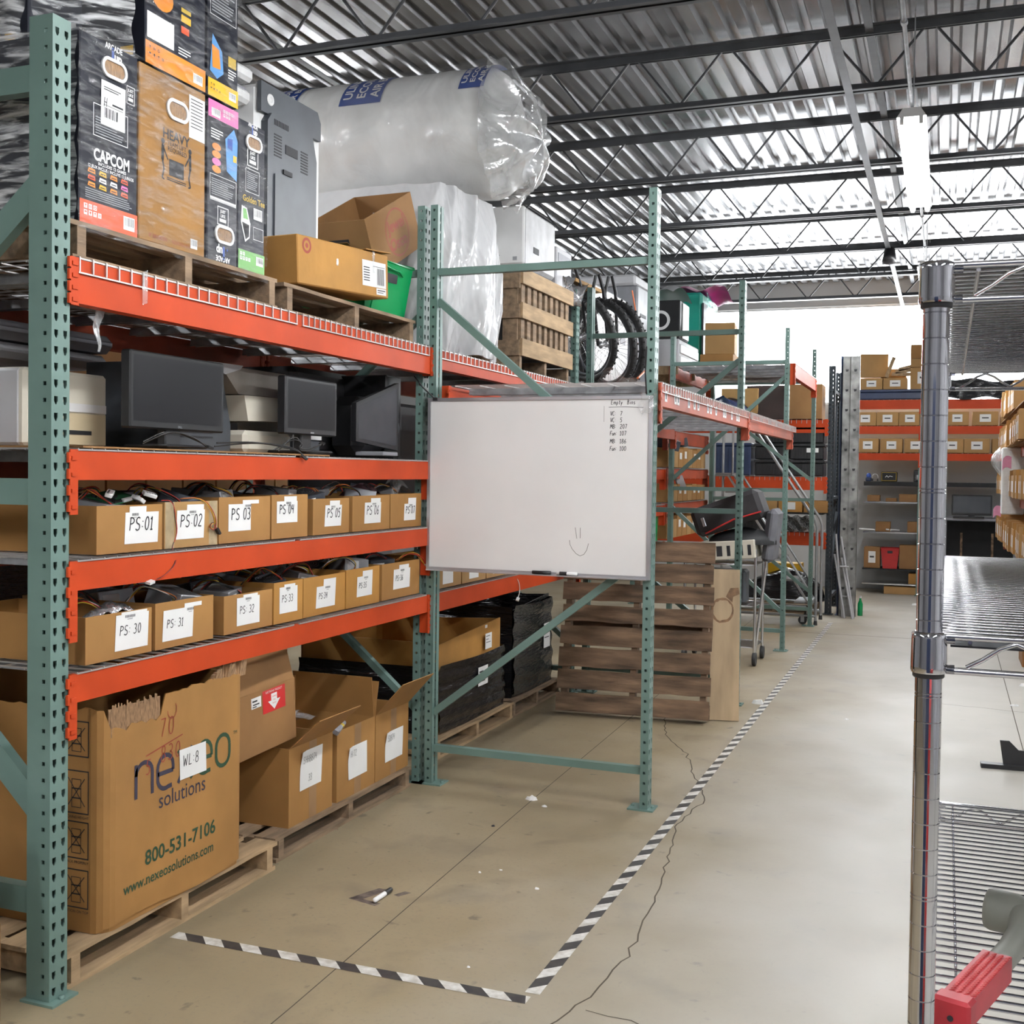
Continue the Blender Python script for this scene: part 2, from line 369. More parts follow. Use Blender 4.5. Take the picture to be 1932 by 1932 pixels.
def arc(cx, cy_, rx, ry, a0, a1, n=8): return [(cx + rx * cos(radians(a0 + (a1 - a0) * i / n)), cy_ + ry * sin(radians(a0 + (a1 - a0) * i / n))) for i in range(n + 1)]
HAND = {
 'P': ([[(0.05, 0), (0.08, 1)], [(0.0, 0.95)] + arc(0.12, 0.74, 0.36, 0.24, 80, -95)], 0.5),
 'S': ([arc(0.25, 0.74, 0.22, 0.24, 40, 250) + arc(0.2, 0.25, 0.24, 0.25, 80, -150)], 0.48),
 ':': ([[(0.06, 0.62), (0.08, 0.70)], [(0.05, 0.22), (0.07, 0.30)]], 0.15),
 '.': ([[(0.05, 0.25), (0.09, 0.3)]], 0.15),
 '0': ([arc(0.22, 0.5, 0.2, 0.5, 90, 450, 14)], 0.42),
 '1': ([[(0.0, 0.78), (0.14, 1), (0.14, 0)], [(0, 0), (0.28, 0)]], 0.28),
 '|': ([[(0.05, 1), (0.05, 0)]], 0.12),
 '2': ([arc(0.2, 0.76, 0.19, 0.24, 160, -30) + [(0.0, 0.02), (0.42, 0.0)]], 0.42),
 '3': ([arc(0.16, 0.76, 0.2, 0.24, 140, -90) + arc(0.16, 0.26, 0.24, 0.26, 90, -140)], 0.42),
 '4': ([[(0.08, 1), (0.0, 0.5), (0.36, 0.52)], [(0.36, 1), (0.32, 0)]], 0.42),
 '5': ([[(0.42, 1), (0.1, 0.98), (0.06, 0.56)] + arc(0.16, 0.3, 0.22, 0.3, 100, -130)], 0.42),
 '6': ([[(0.3, 1), (0.1, 0.6)] + arc(0.2, 0.24, 0.18, 0.24, 160, 520, 12)], 0.42),
 '7': ([[(0, 0.98), (0.4, 1), (0.16, 0)]], 0.42),
 '8': ([arc(0.2, 0.75, 0.16, 0.24, 270, -90, 12) + arc(0.2, 0.25, 0.2, 0.26, 90, 450, 12)], 0.42),
 'W': ([[(0, 1), (0.12, 0), (0.28, 0.7), (0.42, 0), (0.6, 1)]], 0.62),
 'L': ([[(0.06, 1), (0, 0), (0.36, 0.02)]], 0.38),
 'E': ([[(0.4, 1), (0.04, 0.96), (0, 0.02), (0.4, 0)], [(0.04, 0.5), (0.3, 0.52)]], 0.42),
 'm': ([[(0, 0.55), (0, 0)], arc(0.12, 0.35, 0.12, 0.2, 180, 0) + [(0.24, 0)], arc(0.36, 0.35, 0.12, 0.2, 180, 0) + [(0.48, 0)]], 0.5),
 'p': ([[(0.02, 0.55), (0, -0.35)], arc(0.14, 0.28, 0.16, 0.26, 140, -150, 12)], 0.34),
 't': ([[(0.12, 0.95), (0.1, 0.05), (0.26, 0.02)], [(0, 0.6), (0.28, 0.62)]], 0.28),
 'y': ([[(0, 0.55), (0.12, 0.05)], [(0.3, 0.55), (0.04, -0.35)]], 0.32),
 'B': ([[(0.03, 0), (0.05, 1)], [(0.02, 0.98)] + arc(0.1, 0.76, 0.26, 0.22, 80, -90) + arc(0.1, 0.27, 0.3, 0.27, 90, -100)], 0.45),
 'i': ([[(0.05, 0.55), (0.05, 0)], [(0.05, 0.78), (0.06, 0.84)]], 0.14),
 'n': ([[(0, 0.55), (0, 0)], arc(0.15, 0.35, 0.15, 0.2, 180, 0) + [(0.3, 0)]], 0.34),
 's': ([arc(0.14, 0.42, 0.13, 0.14, 40, 250) + arc(0.12, 0.14, 0.14, 0.15, 80, -150)], 0.3),
 'V': ([[(0, 1), (0.2, 0), (0.42, 1)]], 0.44),
 'C': ([arc(0.26, 0.5, 0.26, 0.5, 60, 300, 10)], 0.45),
 'M': ([[(0, 0), (0.06, 1), (0.24, 0.35), (0.44, 1), (0.5, 0)]], 0.54),
 'F': ([[(0.42, 1), (0.04, 0.97), (0, 0)], [(0.03, 0.52), (0.32, 0.54)]], 0.42),
 'a': ([arc(0.14, 0.25, 0.14, 0.25, 60, 400, 12) + [(0.3, 0.0)]], 0.34),
 'H': ([[(0, 1), (0, 0)], [(0.36, 1), (0.36, 0)], [(0, 0.5), (0.36, 0.5)]], 0.4),
 'D': ([[(0.02, 0), (0.04, 1)], [(0, 1)] + arc(0.06, 0.5, 0.36, 0.5, 85, -90)], 0.45),
 '?': ([[(0, 0.5), (0.3, 0.5)]], 0.34),
}

# ------------------------------------------------------------------ things
def tag(o, label, cat, group=None):
    o['label'] = label; o['category'] = cat
    if group: o['group'] = group
    return o
def thing(name, label, cat, loc=(0, 0, 0), rz=0.0, group=None, rot=None):
    o = bpy.data.objects.new(name, None); C.objects.link(o); o.empty_display_size = 0.1
    o.location = loc; o.rotation_euler = rot if rot else (0, 0, rz)
    return tag(o, label, cat, group)
def struct(o): o['kind'] = 'structure'; return o
def dup(root, loc, rz=0.0, label=None, group=None, rot=None):
    r = root.copy(); C.objects.link(r); r.location = loc; r.rotation_euler = rot if rot else (0, 0, rz)
    if label: r['label'] = label
    if group: r['group'] = group
    for ch in list(root.children):
        c = ch.copy(); C.objects.link(c); c.parent = r
        for g in list(ch.children):
            d = g.copy(); C.objects.link(d); d.parent = c
    return r
ORD = ['first', 'second', 'third', 'fourth', 'fifth', 'sixth', 'seventh', 'eighth', 'ninth', 'tenth', 'eleventh', 'twelfth', 'thirteenth', 'fourteenth', 'fifteenth', 'sixteenth']
def PX(x): return lambda u, v: (x, u, v)        # plane facing +X: u = +Y, v = Z
def PY(y): return lambda u, v: (u, y, v)        # plane facing -Y: u = +X, v = Z
def rn(seed): return random.Random(seed)
# ------------------------------------------------------------------ the building
XL, XR, YB, YF, ZD = -9.0, 5.2, -4.2, 17.6, 4.58
def floor_mat():
    m = mat('concrete_floor', (0.30, 0.24, 0.152), 0.55, 0, 0.10, 0.9, col2=(0.235, 0.186, 0.115), detail=9, spec=0.35)
    nt = m.node_tree; N = nt.nodes; L = nt.links; b = N['Principled BSDF']
    src = b.inputs['Base Color'].links[0].from_socket
    tc = [n for n in N if n.type == 'TEX_COORD'][0]
    def spots(scale, lo, hi, col, amt, det=6):
        nonlocal src
        z = N.new('ShaderNodeTexNoise'); z.inputs['Scale'].default_value = scale; z.inputs['Detail'].default_value = det; z.inputs['Distortion'].default_value = 0.4
        L.new(tc.outputs['Object'], z.inputs['Vector'])
        r = N.new('ShaderNodeMapRange'); r.inputs['From Min'].default_value = lo; r.inputs['From Max'].default_value = hi; r.inputs['To Max'].default_value = amt
        L.new(z.outputs['Fac'], r.inputs['Value'])
        x = N.new('ShaderNodeMix'); x.data_type = 'RGBA'; x.inputs['B'].default_value = (*col, 1)
        L.new(r.outputs[0], x.inputs['Factor']); L.new(src, x.inputs['A']); src = x.outputs['Result']
    spots(0.55, 0.52, 0.75, (0.38, 0.325, 0.235), 0.6)
    spots(3.2, 0.56, 0.75, (0.16, 0.13, 0.095), 0.62)
    spots(1.4, 0.55, 0.7, (0.20, 0.165, 0.115), 0.45)
    spots(11, 0.655, 0.74, (0.10, 0.083, 0.062), 0.7)
    spots(28, 0.68, 0.75, (0.12, 0.10, 0.075), 0.6)
    spots(60, 0.55, 0.8, (0.2, 0.17, 0.13), 0.5, 2)
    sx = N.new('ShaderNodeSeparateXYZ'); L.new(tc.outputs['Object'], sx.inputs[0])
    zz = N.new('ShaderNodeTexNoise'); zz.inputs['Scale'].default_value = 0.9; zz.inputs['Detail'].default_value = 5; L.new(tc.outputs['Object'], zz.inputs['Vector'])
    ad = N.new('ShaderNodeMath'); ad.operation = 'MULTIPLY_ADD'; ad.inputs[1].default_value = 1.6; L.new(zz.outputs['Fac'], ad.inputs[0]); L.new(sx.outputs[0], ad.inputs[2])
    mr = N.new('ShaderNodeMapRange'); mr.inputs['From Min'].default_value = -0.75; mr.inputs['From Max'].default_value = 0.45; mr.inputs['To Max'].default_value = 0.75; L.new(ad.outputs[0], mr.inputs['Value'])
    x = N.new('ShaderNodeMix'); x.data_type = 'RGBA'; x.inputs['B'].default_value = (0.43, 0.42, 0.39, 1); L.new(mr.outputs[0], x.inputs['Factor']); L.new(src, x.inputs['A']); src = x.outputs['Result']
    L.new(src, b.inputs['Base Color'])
    z = N.new('ShaderNodeTexNoise'); z.inputs['Scale'].default_value = 2.2; z.inputs['Detail'].default_value = 6
    L.new(tc.outputs['Object'], z.inputs['Vector'])
    r = N.new('ShaderNodeMapRange'); r.inputs['To Min'].default_value = 0.36; r.inputs['To Max'].default_value = 0.68
    L.new(z.outputs['Fac'], r.inputs['Value']); L.new(r.outputs[0], b.inputs['Roughness'])
    return m
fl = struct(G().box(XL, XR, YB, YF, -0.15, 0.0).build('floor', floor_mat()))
JOINT = mat('dark_joint', (0.085, 0.068, 0.048), 0.9, 0, 0.2)
def PZ(z): return lambda u, v: (u, v, z)
g = G()
g.line(PZ(0.0007), [(-1.79, -1), (-1.853, 2.98), (-1.929, 5.45), (-1.99, 8.2), (-2.1, 17)], 0.0045)
g.line(PZ(0.0007), [(-6, 12.25), (0, 12.32), (5, 12.4)], 0.014)
g.line(PZ(0.0007), [(0.45, -2), (0.5, 17)], 0.006)
g.build('control_joint', JOINT, fl)
r = rn(3)
def crack(name, pts, w):
    P2 = []
    for (x0, y0), (x1, y1) in zip(pts, pts[1:]):
        n = max(3, int(sqrt((x1 - x0) ** 2 + (y1 - y0) ** 2) / 0.06))
        for i in range(n):
            t = i / n; P2.append((x0 + (x1 - x0) * t + r.uniform(-.012, .012), y0 + (y1 - y0) * t + r.uniform(-.012, .012)))
    gg = G(); gg.line(PZ(0.0009), P2, w); gg.build(name, JOINT, fl)
crack('crack', [(-1.20, 2.6), (-1.10, 3.1), (-1.026, 3.40), (-0.99, 3.75), (-1.03, 4.25), (-1.07, 4.6), (-1.094, 4.84), (-1.16, 5.2), (-1.115, 5.70), (-1.25, 6.1), (-1.40, 6.6), (-1.62, 7.0), (-1.70, 7.29), (-1.78, 7.6)], 0.006)
crack('crack', [(-1.0, 3.32), (-0.8, 3.28), (-0.5, 3.3), (-0.1, 3.2)], 0.004)
crack('crack', [(-0.2, 8.9), (0.4, 8.8), (1.2, 8.7)], 0.006)
# dark film left by an old sticker, and scuffs
g = G(); P = PZ(0.0006)
g.add([P(-2.13, 3.83), P(-2.07, 3.97), P(-2.03, 3.97), P(-2.05, 3.90), P(-2.075, 3.845), P(-1.99, 3.83), P(-2.0, 3.80)], [(0, 1, 2, 3, 4), (0, 4, 5, 6)])
g.add([P(-1.985, 3.93), P(-1.96, 3.98), P(-1.93, 3.975), P(-1.96, 3.92)], [(0, 1, 2, 3)])
g.build('sticker_residue', mat('sticker_residue', (0.13, 0.10, 0.085), 0.6, 0, 0.3, 30), fl)

# corrugated steel roof deck, ribs along the aisle
per = 0.1524; prof = [(0, 0.038), (0.03, 0.038), (0.048, 0), (0.124, 0), (0.142, 0.038)]
pts = []
x = XL
while x < XR:
    pts += [(x + a, ZD + h) for a, h in prof]; x += per
g = G(); n = len(pts)
g.add([(a, YB, h) for a, h in pts] + [(a, YF + 0.05, h) for a, h in pts], [(i, i + 1, i + 1 + n, i + n) for i in range(n - 1)])
DECK = mat('galvanised_roof_deck', (0.40, 0.40, 0.41), 0.27, 0.75, 0.16, 2.2, stretch=(3, 0.5, 1), detail=6)
struct(g.build('ceiling', DECK))
struct(G().box(XL - 0.1, XL, YB, YF, 0, 5).build('wall_left', WALLM))
struct(G().box(XR, XR + 0.1, YB, YF, 0, 5).build('wall_right', WALLM))
struct(G().box(XL, XR, YB - 0.1, YB, 0, 5).build('wall_back', WALLD))
WX0, WX1, WZ0, WZ1 = -3.55, 1.6, 2.75, 4.22
g = G()
g.box(XL, WX0, YF, YF + 0.12, 0, 5); g.box(WX1, XR, YF, YF + 0.12, 0, 5); g.box(WX0, WX1, YF, YF + 0.12, 0, WZ0); g.box(WX0, WX1, YF, YF + 0.12, WZ1, 5)
struct(g.build('wall_far', WALLW))
wn = struct(G().box(WX0, WX1, YF + 0.06, YF + 0.08, WZ0, WZ1).build('window_1', WINDOW_E))
g = G()
for a in (WX0, WX1): g.box(a - 0.02, a + 0.02, YF + 0.02, YF + 0.09, WZ0, WZ1)
g.box(WX0, WX1, YF + 0.02, YF + 0.09, WZ0 - 0.02, WZ0 + 0.03); g.box(WX0, WX1, YF + 0.02, YF + 0.09, WZ1 - 0.03, WZ1 + 0.02)
g.build('window_frame', WHITEPL, wn)
area('window_daylight', (-0.97, YF - 0.02, 3.5), 5.0, 1.3, 60, (0.92, 0.96, 1.0), (radians(-90), 0, 0))

# open web roof joists across the aisle
def joist():
    g = G(); zt, zb = 4.54, 4.14
    for s in (-1, 1):
        g.box(XL, XR, s * 0.012, s * 0.058, zt, zt + 0.008) if s > 0 else g.box(XL, XR, -0.058, -0.012, zt, zt + 0.008)
        a, b = (0.012, 0.018) if s > 0 else (-0.018, -0.012)
        g.box(XL, XR, a, b, zt - 0.05, zt)
        a2, b2 = (0.012, 0.05) if s > 0 else (-0.05, -0.012)
        g.box(XL, XR, a2, b2, zb, zb + 0.006)
        g.box(XL, XR, a, b, zb, zb + 0.045)
    return g
jm = joist().mesh('roof_joist', JOIST)
wg = G(); x = XL + 0.1; top = True
while x < XR - 0.4:
    wg.tube([(x, 0, 4.165), (x + 0.30, 0, 4.52)], 0.0095, 6, cap=False); wg.tube([(x + 0.34, 0, 4.52), (x + 0.62, 0, 4.165)], 0.0095, 6, cap=False); x += 0.64
wm = wg.mesh('web_rods', JOIST)
for i, y in enumerate([0.6, 2.35, 4.1, 5.88, 7.62, 9.45, 11.2, 12.97, 14.65, 16.35]):
    o = bpy.data.objects.new('roof_joist', jm); C.objects.link(o); o.location = (0, y, 0); struct(o)
    w = bpy.data.objects.new('web_rod', wm); C.objects.link(w); w.parent = o; w.location = ((i % 3) * 0.11, 0, 0)
g = G()
for x in (-0.66, -4.4, 3.2):
    g.box(x, x + 0.05, YB, YF, 4.125, 4.131); g.box(x, x + 0.006, YB, YF, 4.131, 4.17)
    g.box(x + 0.12, x + 0.17, YB, YF, 4.50, 4.506)
struct(g.build('joist_bridging', JOIST))

# strip lights hung along the aisle, and the conduit that feeds them
def strip_light(loc, label):
    t = thing('strip_light', label, 'light', loc)
    g = G(); g.add([(-0.085, -1.22, 0.022), (0.085, -1.22, 0.022), (0.085, 1.22, 0.022), (-0.085, 1.22, 0.022), (-0.05, -1.22, 0.075), (0.05, -1.22, 0.075), (0.05, 1.22, 0.075), (-0.05, 1.22, 0.075)],
          [(3, 2, 1, 0), (4, 5, 6, 7), (0, 1, 5, 4), (2, 3, 7, 6), (1, 2, 6, 5), (3, 0, 4, 7)])
    g.build('housing', WHITEPL, t)
    for s in (-1, 1):
        g = G(); g.tube([(s * 0.055, -1.19, 0.0), (s * 0.055, 1.19, 0.0)], 0.019, 10); g.build('tube', TUBE_E, t)
        [G().box(s * 0.055 - 0.012, s * 0.055 + 0.012, e - .01, e + .01, -0.02, 0.03).build('lamp_holder', WHITEPL, t) for e in (-1.21, 1.21)]
    for y in (-0.9, 0.9):
        G().tube([(0, y, 0.075), (0, y, 0.79)], 0.004, 5).build('hanger', GALV, t)
    return t
s1 = strip_light((-0.24, 8.45, LAMP_Z), 'lit twin tube fluorescent strip hanging over the aisle in view under the joists')
for k, (lx, ly) in enumerate(LAMPS[1:]):
    dup(s1, (lx, ly, LAMP_Z), 0, ['lit fluorescent strip over the near end of the aisle', 'lit fluorescent strip behind the camera end of the aisle', 'lit fluorescent strip at the far end of the aisle by the window', 'lit fluorescent strip over the aisle behind the long rack row', 'lit fluorescent strip deep over the aisle behind the long rack row', 'lit fluorescent strip over the next aisle beyond the bin racking', 'lit fluorescent strip deep over the next aisle beyond the bin racking', 'unseen fluorescent strip added as fill behind the camera over the rack side', 'unseen fluorescent strip added as fill behind the camera over the shelving side'][k])
def conduit(name, pts, label, r=0.011):
    g = G(); g.tube(pts, r, 8)
    for a, b in zip(pts, pts[1:]):
        c = (Vector(a) + Vector(b)) / 2; d = (Vector(b) - Vector(a)).normalized() * 0.02
        g.tube([c - d, c + d], r * 1.6, 8)
    return tag(g.build(name, GALV_M), label, 'conduit')
conduit('conduit', [(-0.24, 0.5, 3.91), (-0.24, 4.6, 3.91), (-0.24, 7.24, 3.90)], 'grey electrical conduit running along the aisle to the near end of the hanging light')
conduit('conduit', [(-0.24, 9.66, 3.90), (-0.24, 11.0, 3.91), (-0.24, 12.4, 3.91)], 'grey electrical conduit running on from the far end of the hanging light')
conduit('conduit', [(0.75, 10.9, 4.13), (0.72, 13.2, 3.95), (0.70, 16.0, 3.75)], 'thin white conduit sloping down past the joists above the wire shelving', 0.009)
g = G(); g.lathe([(0.02, 0), (0.055, 0.02), (0.07, 0.12), (0.075, 0.16), (0.02, 0.165)], (-0.62, 12.9, 4.14), (0, -0.4, -1), 14)
tag(g.build('flood_lamp', BLACK), 'small dark round flood lamp clamped under a far roof joist', 'lamp')

# ------------------------------------------------------------------ black and white hazard tape on the floor
TW = mat('worn_white_tape', (0.66, 0.65, 0.62), 0.5, 0, 0.1, 25, col2=(0.42, 0.39, 0.34))
TB = mat('worn_black_tape', (0.022, 0.022, 0.024), 0.45, 0, 0.3, 25, col2=(0.06, 0.055, 0.05))
def tape(name, P, L, w, label, p0=0.0):
    g = G(); per_ = 0.152; sl = 0.05; k = 0; u = -sl + p0
    while u < L:
        a0, a1 = max(0, u), min(L, u + per_ / 2)
        b0, b1 = max(0, u + sl), min(L, u + sl + per_ / 2)
        if a1 > 0 or b1 > 0: g.quad(P(a0, 0), P(max(a1, 0), 0), P(min(b1, L), w), P(min(b0, L), w), k % 2)
        u += per_ / 2; k += 1
    return tag(g.build(name, [TW, TB]), label, 'floor tape')
d0 = Vector((1.333, 0.0, 0)); 
tape('hazard_tape', lambda u, v: (-2.528 + u, 3.262 - v * 1.0 + 0.0125 * u + 0.05, 0.0012), 1.335, 0.052, 'black and white striped tape crossing the floor from the pallet to the aisle line')
tape('hazard_tape', lambda u, v: (-1.222 + v + u * 0.0008, 3.352 + u, 0.0012), 9.9, 0.05, 'long black and white striped tape running down the aisle')

# small litter
def bit(name, label, cat, loc, s, m, seed):
    q = rn(seed); g = G()
    top = [(q.uniform(.7, 1.2) * s * cos(a), q.uniform(.6, 1.1) * s * 0.7 * sin(a)) for a in [2 * pi * k / 7 for k in range(7)]]
    v = [(x, y, 0) for x, y in top] + [(x * 0.7, y * 0.7, s * q.uniform(.3, .6)) for x, y in top]
    g.add(v, [tuple(range(7))[::-1], tuple(range(7, 14))] + [(k, (k + 1) % 7, 7 + (k + 1) % 7, 7 + k) for k in range(7)])
    return tag(g.build(name, m, loc=loc), label, cat, )
for k, (px, py, s, lb) in enumerate([(-1.93, 5.36, 0.033, 'curled white scrap of packing foam on the floor below the whiteboard'), (-1.83, 5.27, 0.016, 'round crumb of white foam beside the curled scrap'),
        (-1.70, 4.35, 0.008, 'tiny white chip on the floor between marker and rack foot, upper one'), (-1.77, 4.29, 0.009, 'tiny white chip on the floor between marker and rack foot, lower one'), (-1.49, 4.21, 0.012, 'white fleck on the floor alone near the aisle tape'),
        (-1.46, 3.45, 0.008, 'white fleck on the floor inside the tape corner'), (-2.61, 4.55, 0.02, 'brown wood splinter by the second floor pallet'), (-1.95, 4.88, 0.012, 'small dark scrap on the concrete midway to the rack foot'), (-2.62, 3.2, 0.013, 'white crumb in front of the large printed carton pallet'),
        (-1.25, 8.3, 0.06, 'crumpled clear film scrap beside the tape by the second rack foot'), (-0.35, 15.6, 0.04, 'white scrap far down the aisle'), (0.62, 9.9, 0.035, 'white scrap by the cartons under the bin racking'), (0.5, 9.0, 0.03, 'lower white scrap by the cartons under the bin racking'), (-0.6, 8.0, 0.015, 'lone white crumb in mid aisle')]):
    bit('foam_scrap' if 'foam' in lb else 'litter_scrap', lb, 'scrap', (px, py, 0.0), s, INK if 'dark' in lb else (WOOD if 'splinter' in lb else FOAM), 40 + k)
t = thing('marker', 'white marker pen with black cap lying on the concrete floor', 'marker', (-2.013, 3.82, 0.011), radians(88))
G().lathe([(0.0, 0), (0.006, 0.001), (0.0095, 0.006), (0.0095, 0.085)], (0, 0, 0), (1, 0, 0), 14).build('barrel', WHITE, t)
G().lathe([(0.0102, 0.083), (0.0102, 0.128), (0.008, 0.134), (0, 0.135)], (0, 0, 0), (1, 0, 0), 14).build('cap', BLACK, t)
t = thing('metal_bracket', 'black steel bracket lying on the floor beyond the wire shelving', 'bracket', (0.22, 7.02, 0.0), 0.06)
G().box(0, 0.62, -0.03, 0.03, 0, 0.025).build('flat_bar', BLACK, t)
g = G(); g.prism([(0.12, 0.0, 0.025), (0.42, 0, 0.025), (0.42, 0, 0.11), (0.2, 0, 0.11), (0.15, 0, 0.16), (0.10, 0, 0.16)], (0, 0.015, 0)); g.build('upstand', BLACK, t)
# ------------------------------------------------------------------ pallet racking
PITCH = 0.0508
_pm = {}
def holes(g, P, N, u0, u1, h, kind, cols):
    """strip P(u,v) pierced by rows of holes; N = inward normal vector for the rim"""
    nr = int(h / PITCH); e = Vector(N) * 0.004
    if kind == 'drop': shp = [(-.0078, .0125), (.0078, .0125), (.0078, -.002), (.0026, -.0125), (-.0026, -.0125), (-.0078, -.002)]
    else: shp = [(-.0062, .0062), (.0062, .0062), (.0062, -.0062), (-.0062, -.0062)]
    edges = [u0] + [(a + b) / 2 for a, b in zip(cols, cols[1:])] + [u1]
    for r_ in range(nr):
        v0 = r_ * PITCH; v1 = v0 + PITCH
        for c, (a, b) in enumerate(zip(edges, edges[1:])):
            cu, cv = cols[c], v0 + PITCH / 2
            H = [P(cu + x, cv + y) for x, y in shp]
            if kind == 'drop': O = [P(a, v1), P(b, v1), P(b, cv), P(b, v0), P(a, v0), P(a, cv)]
            else: O = [P(a, v1), P(b, v1), P(b, v0), P(a, v0)]
            n = len(H)
            I = [tuple(Vector(q) + e) for q in H]
            g.add(O + H + I, [(k, n + k, n + (k + 1) % n, (k + 1) % n) for k in range(n)] + [(n + k, 2 * n + k, 2 * n + (k + 1) % n, n + (k + 1) % n) for k in range(n)])
    if nr * PITCH < h: g.rect(P, u0, u1, nr * PITCH, h)
def post_mesh(wx, h, m, wy=0.076):
    k = (wx, h, m.name)
    if k in _pm: return _pm[k]
    g = G(); a = wy / 2
    holes(g, lambda u, v: (0, u, v), (-1, 0, 0), -a, a, h, 'drop', [-.019, .019])
    hx = -0.026 if wx > 0.06 else -0.02
    holes(g, lambda u, v: (u, -a, v), (0, 1, 0), -wx, 0, h, 'sq', [hx])
    holes(g, lambda u, v: (-u, a, v), (0, -1, 0), 0, wx, h, 'sq', [-hx])
    g.box(-wx, -wx + 0.003, -a, -a + 0.031, 0, h); g.box(-wx, -wx + 0.003, a - 0.031, a, 0, h)
    g.box(-0.0035, -0.003, -0.006, 0.006, 0, h)
    _pm[k] = g.mesh('upright_post', m); return _pm[k]
def rack_frame(label, x, y, width, horiz, diag, wx=0.041, h=3.05, m=GREEN, bh=0.036, wxr=None, rz=0.0, group=None):
    """upright frame: post faces at x (front) and x-width (rear); horiz = heights; diag = (z at front, z at rear)"""
    t = thing('rack_frame', label, 'rack frame', (x, y, 0), rz, group)
    for s, px in ((1, 0), (-1, -width)):
        o = bpy.data.objects.new('upright_post', post_mesh(wx, h, m)); C.objects.link(o); o.parent = t
        o.location = (px, 0, 0.008); o.rotation_euler = (0, 0, 0 if s > 0 else pi)
        q = G(); a = 0.03
        q.box(px - (0.10 if s > 0 else 0.07), px + (0.03 if s > 0 else 0.10), -0.055, 0.055, 0, 0.008)
        for bx in (-0.085, 0.015) if s > 0 else (-0.055, 0.085): q.lathe([(0.009, 0), (0.009, 0.008), (0, 0.009)], (px + bx, 0.0, 0.008), (0, 0, 1), 8)
        q.build('foot_plate', m, t)
    for z in horiz:
        q = G(); q.box(-width + wx, -wx, -0.02, 0.02, z - bh / 2, z + bh / 2); q.build('horizontal_brace', m, t)
    for zf, zr in diag:
        q = G(); q.bar((-wx * 0.9, 0, zf), (-width + wx * 0.9, 0, zr), 0.036, bh, (0, 0, 1)); q.build('diagonal_brace', m, t)
    return t
def rack_rail(label, x, y0, y1, ztop, h=0.115, m=ORANGE, clen=0.2, up=False, drop=None, rz=None, step=True, group=None, tags=0):
    """load rail along +Y (front face at x) with a toothed connector at each end"""
    t = thing('shelf_rail', label, 'shelf rail', (x, y0, ztop), 0 if rz is None else rz, group)
    L = y1 - y0; g = G()
    P = [(0, 0, -h), (0, 0, 0), (-0.028, 0, 0), (-0.028, 0, -0.04), (-0.05, 0, -0.04), (-0.05, 0, -h)] if step else [(0, 0, -h), (0, 0, 0), (-0.045, 0, 0), (-0.045, 0, -h)]
    g.prism(P, (0, L, 0)); g.build('rail_tube', m, t)
    z0 = -clen if not up else -h - 0.005
    z1 = 0.004 if not up else clen - h
    for s, ye in ((1, 0.0), (-1, L)):
        g = G()
        g.box(-0.05, 0.004, ye - 0.004 if s > 0 else ye, ye if s > 0 else ye + 0.004, z0, z1)
        a, b = (ye - 0.022, ye + 0.012) if s > 0 else (ye - 0.012, ye + 0.022)
        g.box(0.001, 0.006, a, b, z0, z1)
        n = 4
        for i in range(n):
            zc = z0 + (z1 - z0) * (i + 0.5) / n
            c, d = (a - 0.010, a) if s > 0 else (b, b + 0.010)
            g.box(0.0, 0.009, c, d, zc - 0.016, zc + 0.016)
            g.box(0.006, 0.010, a + 0.004, b - 0.006, zc - 0.008, zc + 0.004)
        g.build('end_connector', m, t)
    for i in range(tags):
        q = G(); yy = L * (0.04 + 0.9 * (i + 0.35 * sin(i * 2.3)) / tags); P_ = PX(0.0015)
        q.rect(P_, yy - 0.028, yy + 0.028, -0.085, -0.03, 0); q.rect(lambda u, v: (0.002, u, v), yy - 0.012, yy + 0.012, -0.072, -0.045, 1)
        q.build('location_tag', [PAPER, INKG], t)
    return t
_dm = {}
def wire_deck(label, x, y0, y1, z, depth, lip=True, group=None, nlong=11, chan=True, pitch=0.058):
    """wire decking resting on the rails; x = front edge, runs back to x-depth; z = rail top"""
    L = round(y1 - y0, 3); k = (L, depth, lip, nlong, pitch)
    t = thing('wire_deck', label, 'wire deck', (x, y0, z), 0, group)
    if k not in _dm:
        g = G(); w = 0.0048; n = int(L / pitch)
        for i in range(n + 1):
            yy = 0.005 + (L - 0.01) * i / n
            g.box(-depth, 0.004, yy - w / 2, yy + w / 2, 0.004, 0.004 + w)
            if lip: g.box(0.002, 0.002 + w, yy - w / 2, yy + w / 2, -0.042, 0.008)
        for i in range(nlong):
            xx = -depth + depth * i / (nlong - 1); g.box(xx - w / 2, xx + w / 2, 0, L, 0.001, 0.001 + w)
        if lip: g.box(0.002, 0.002 + w, 0, L, -0.044, -0.044 + w)
        c = G()
        c.prism([(0, -0.02, 0), (0, 0.02, 0), (0, 0.028, -0.035), (0, 0.018, -0.035), (0, 0.012, -0.006), (0, -0.012, -0.006), (0, -0.018, -0.035), (0, -0.028, -0.035)], (-depth + 0.03, 0, 0))
        _dm[k] = (g.mesh('wire_grid', WIREM), c.mesh('support_channel', GALV_M))
    gm, cm = _dm[k]
    o = bpy.data.objects.new('wire_grid', gm); C.objects.link(o); o.parent = t
    if chan:
        for f in (0.14, 0.5, 0.86):
            o = bpy.data.objects.new('support_channel', cm); C.objects.link(o); o.parent = t; o.location = (-0.015, L * f, 0)
    return t

XA = -2.545           # front face of the long row beside the open floor
XB = -1.34            # front face of the row that stands out into the aisle
D1 = 1.09
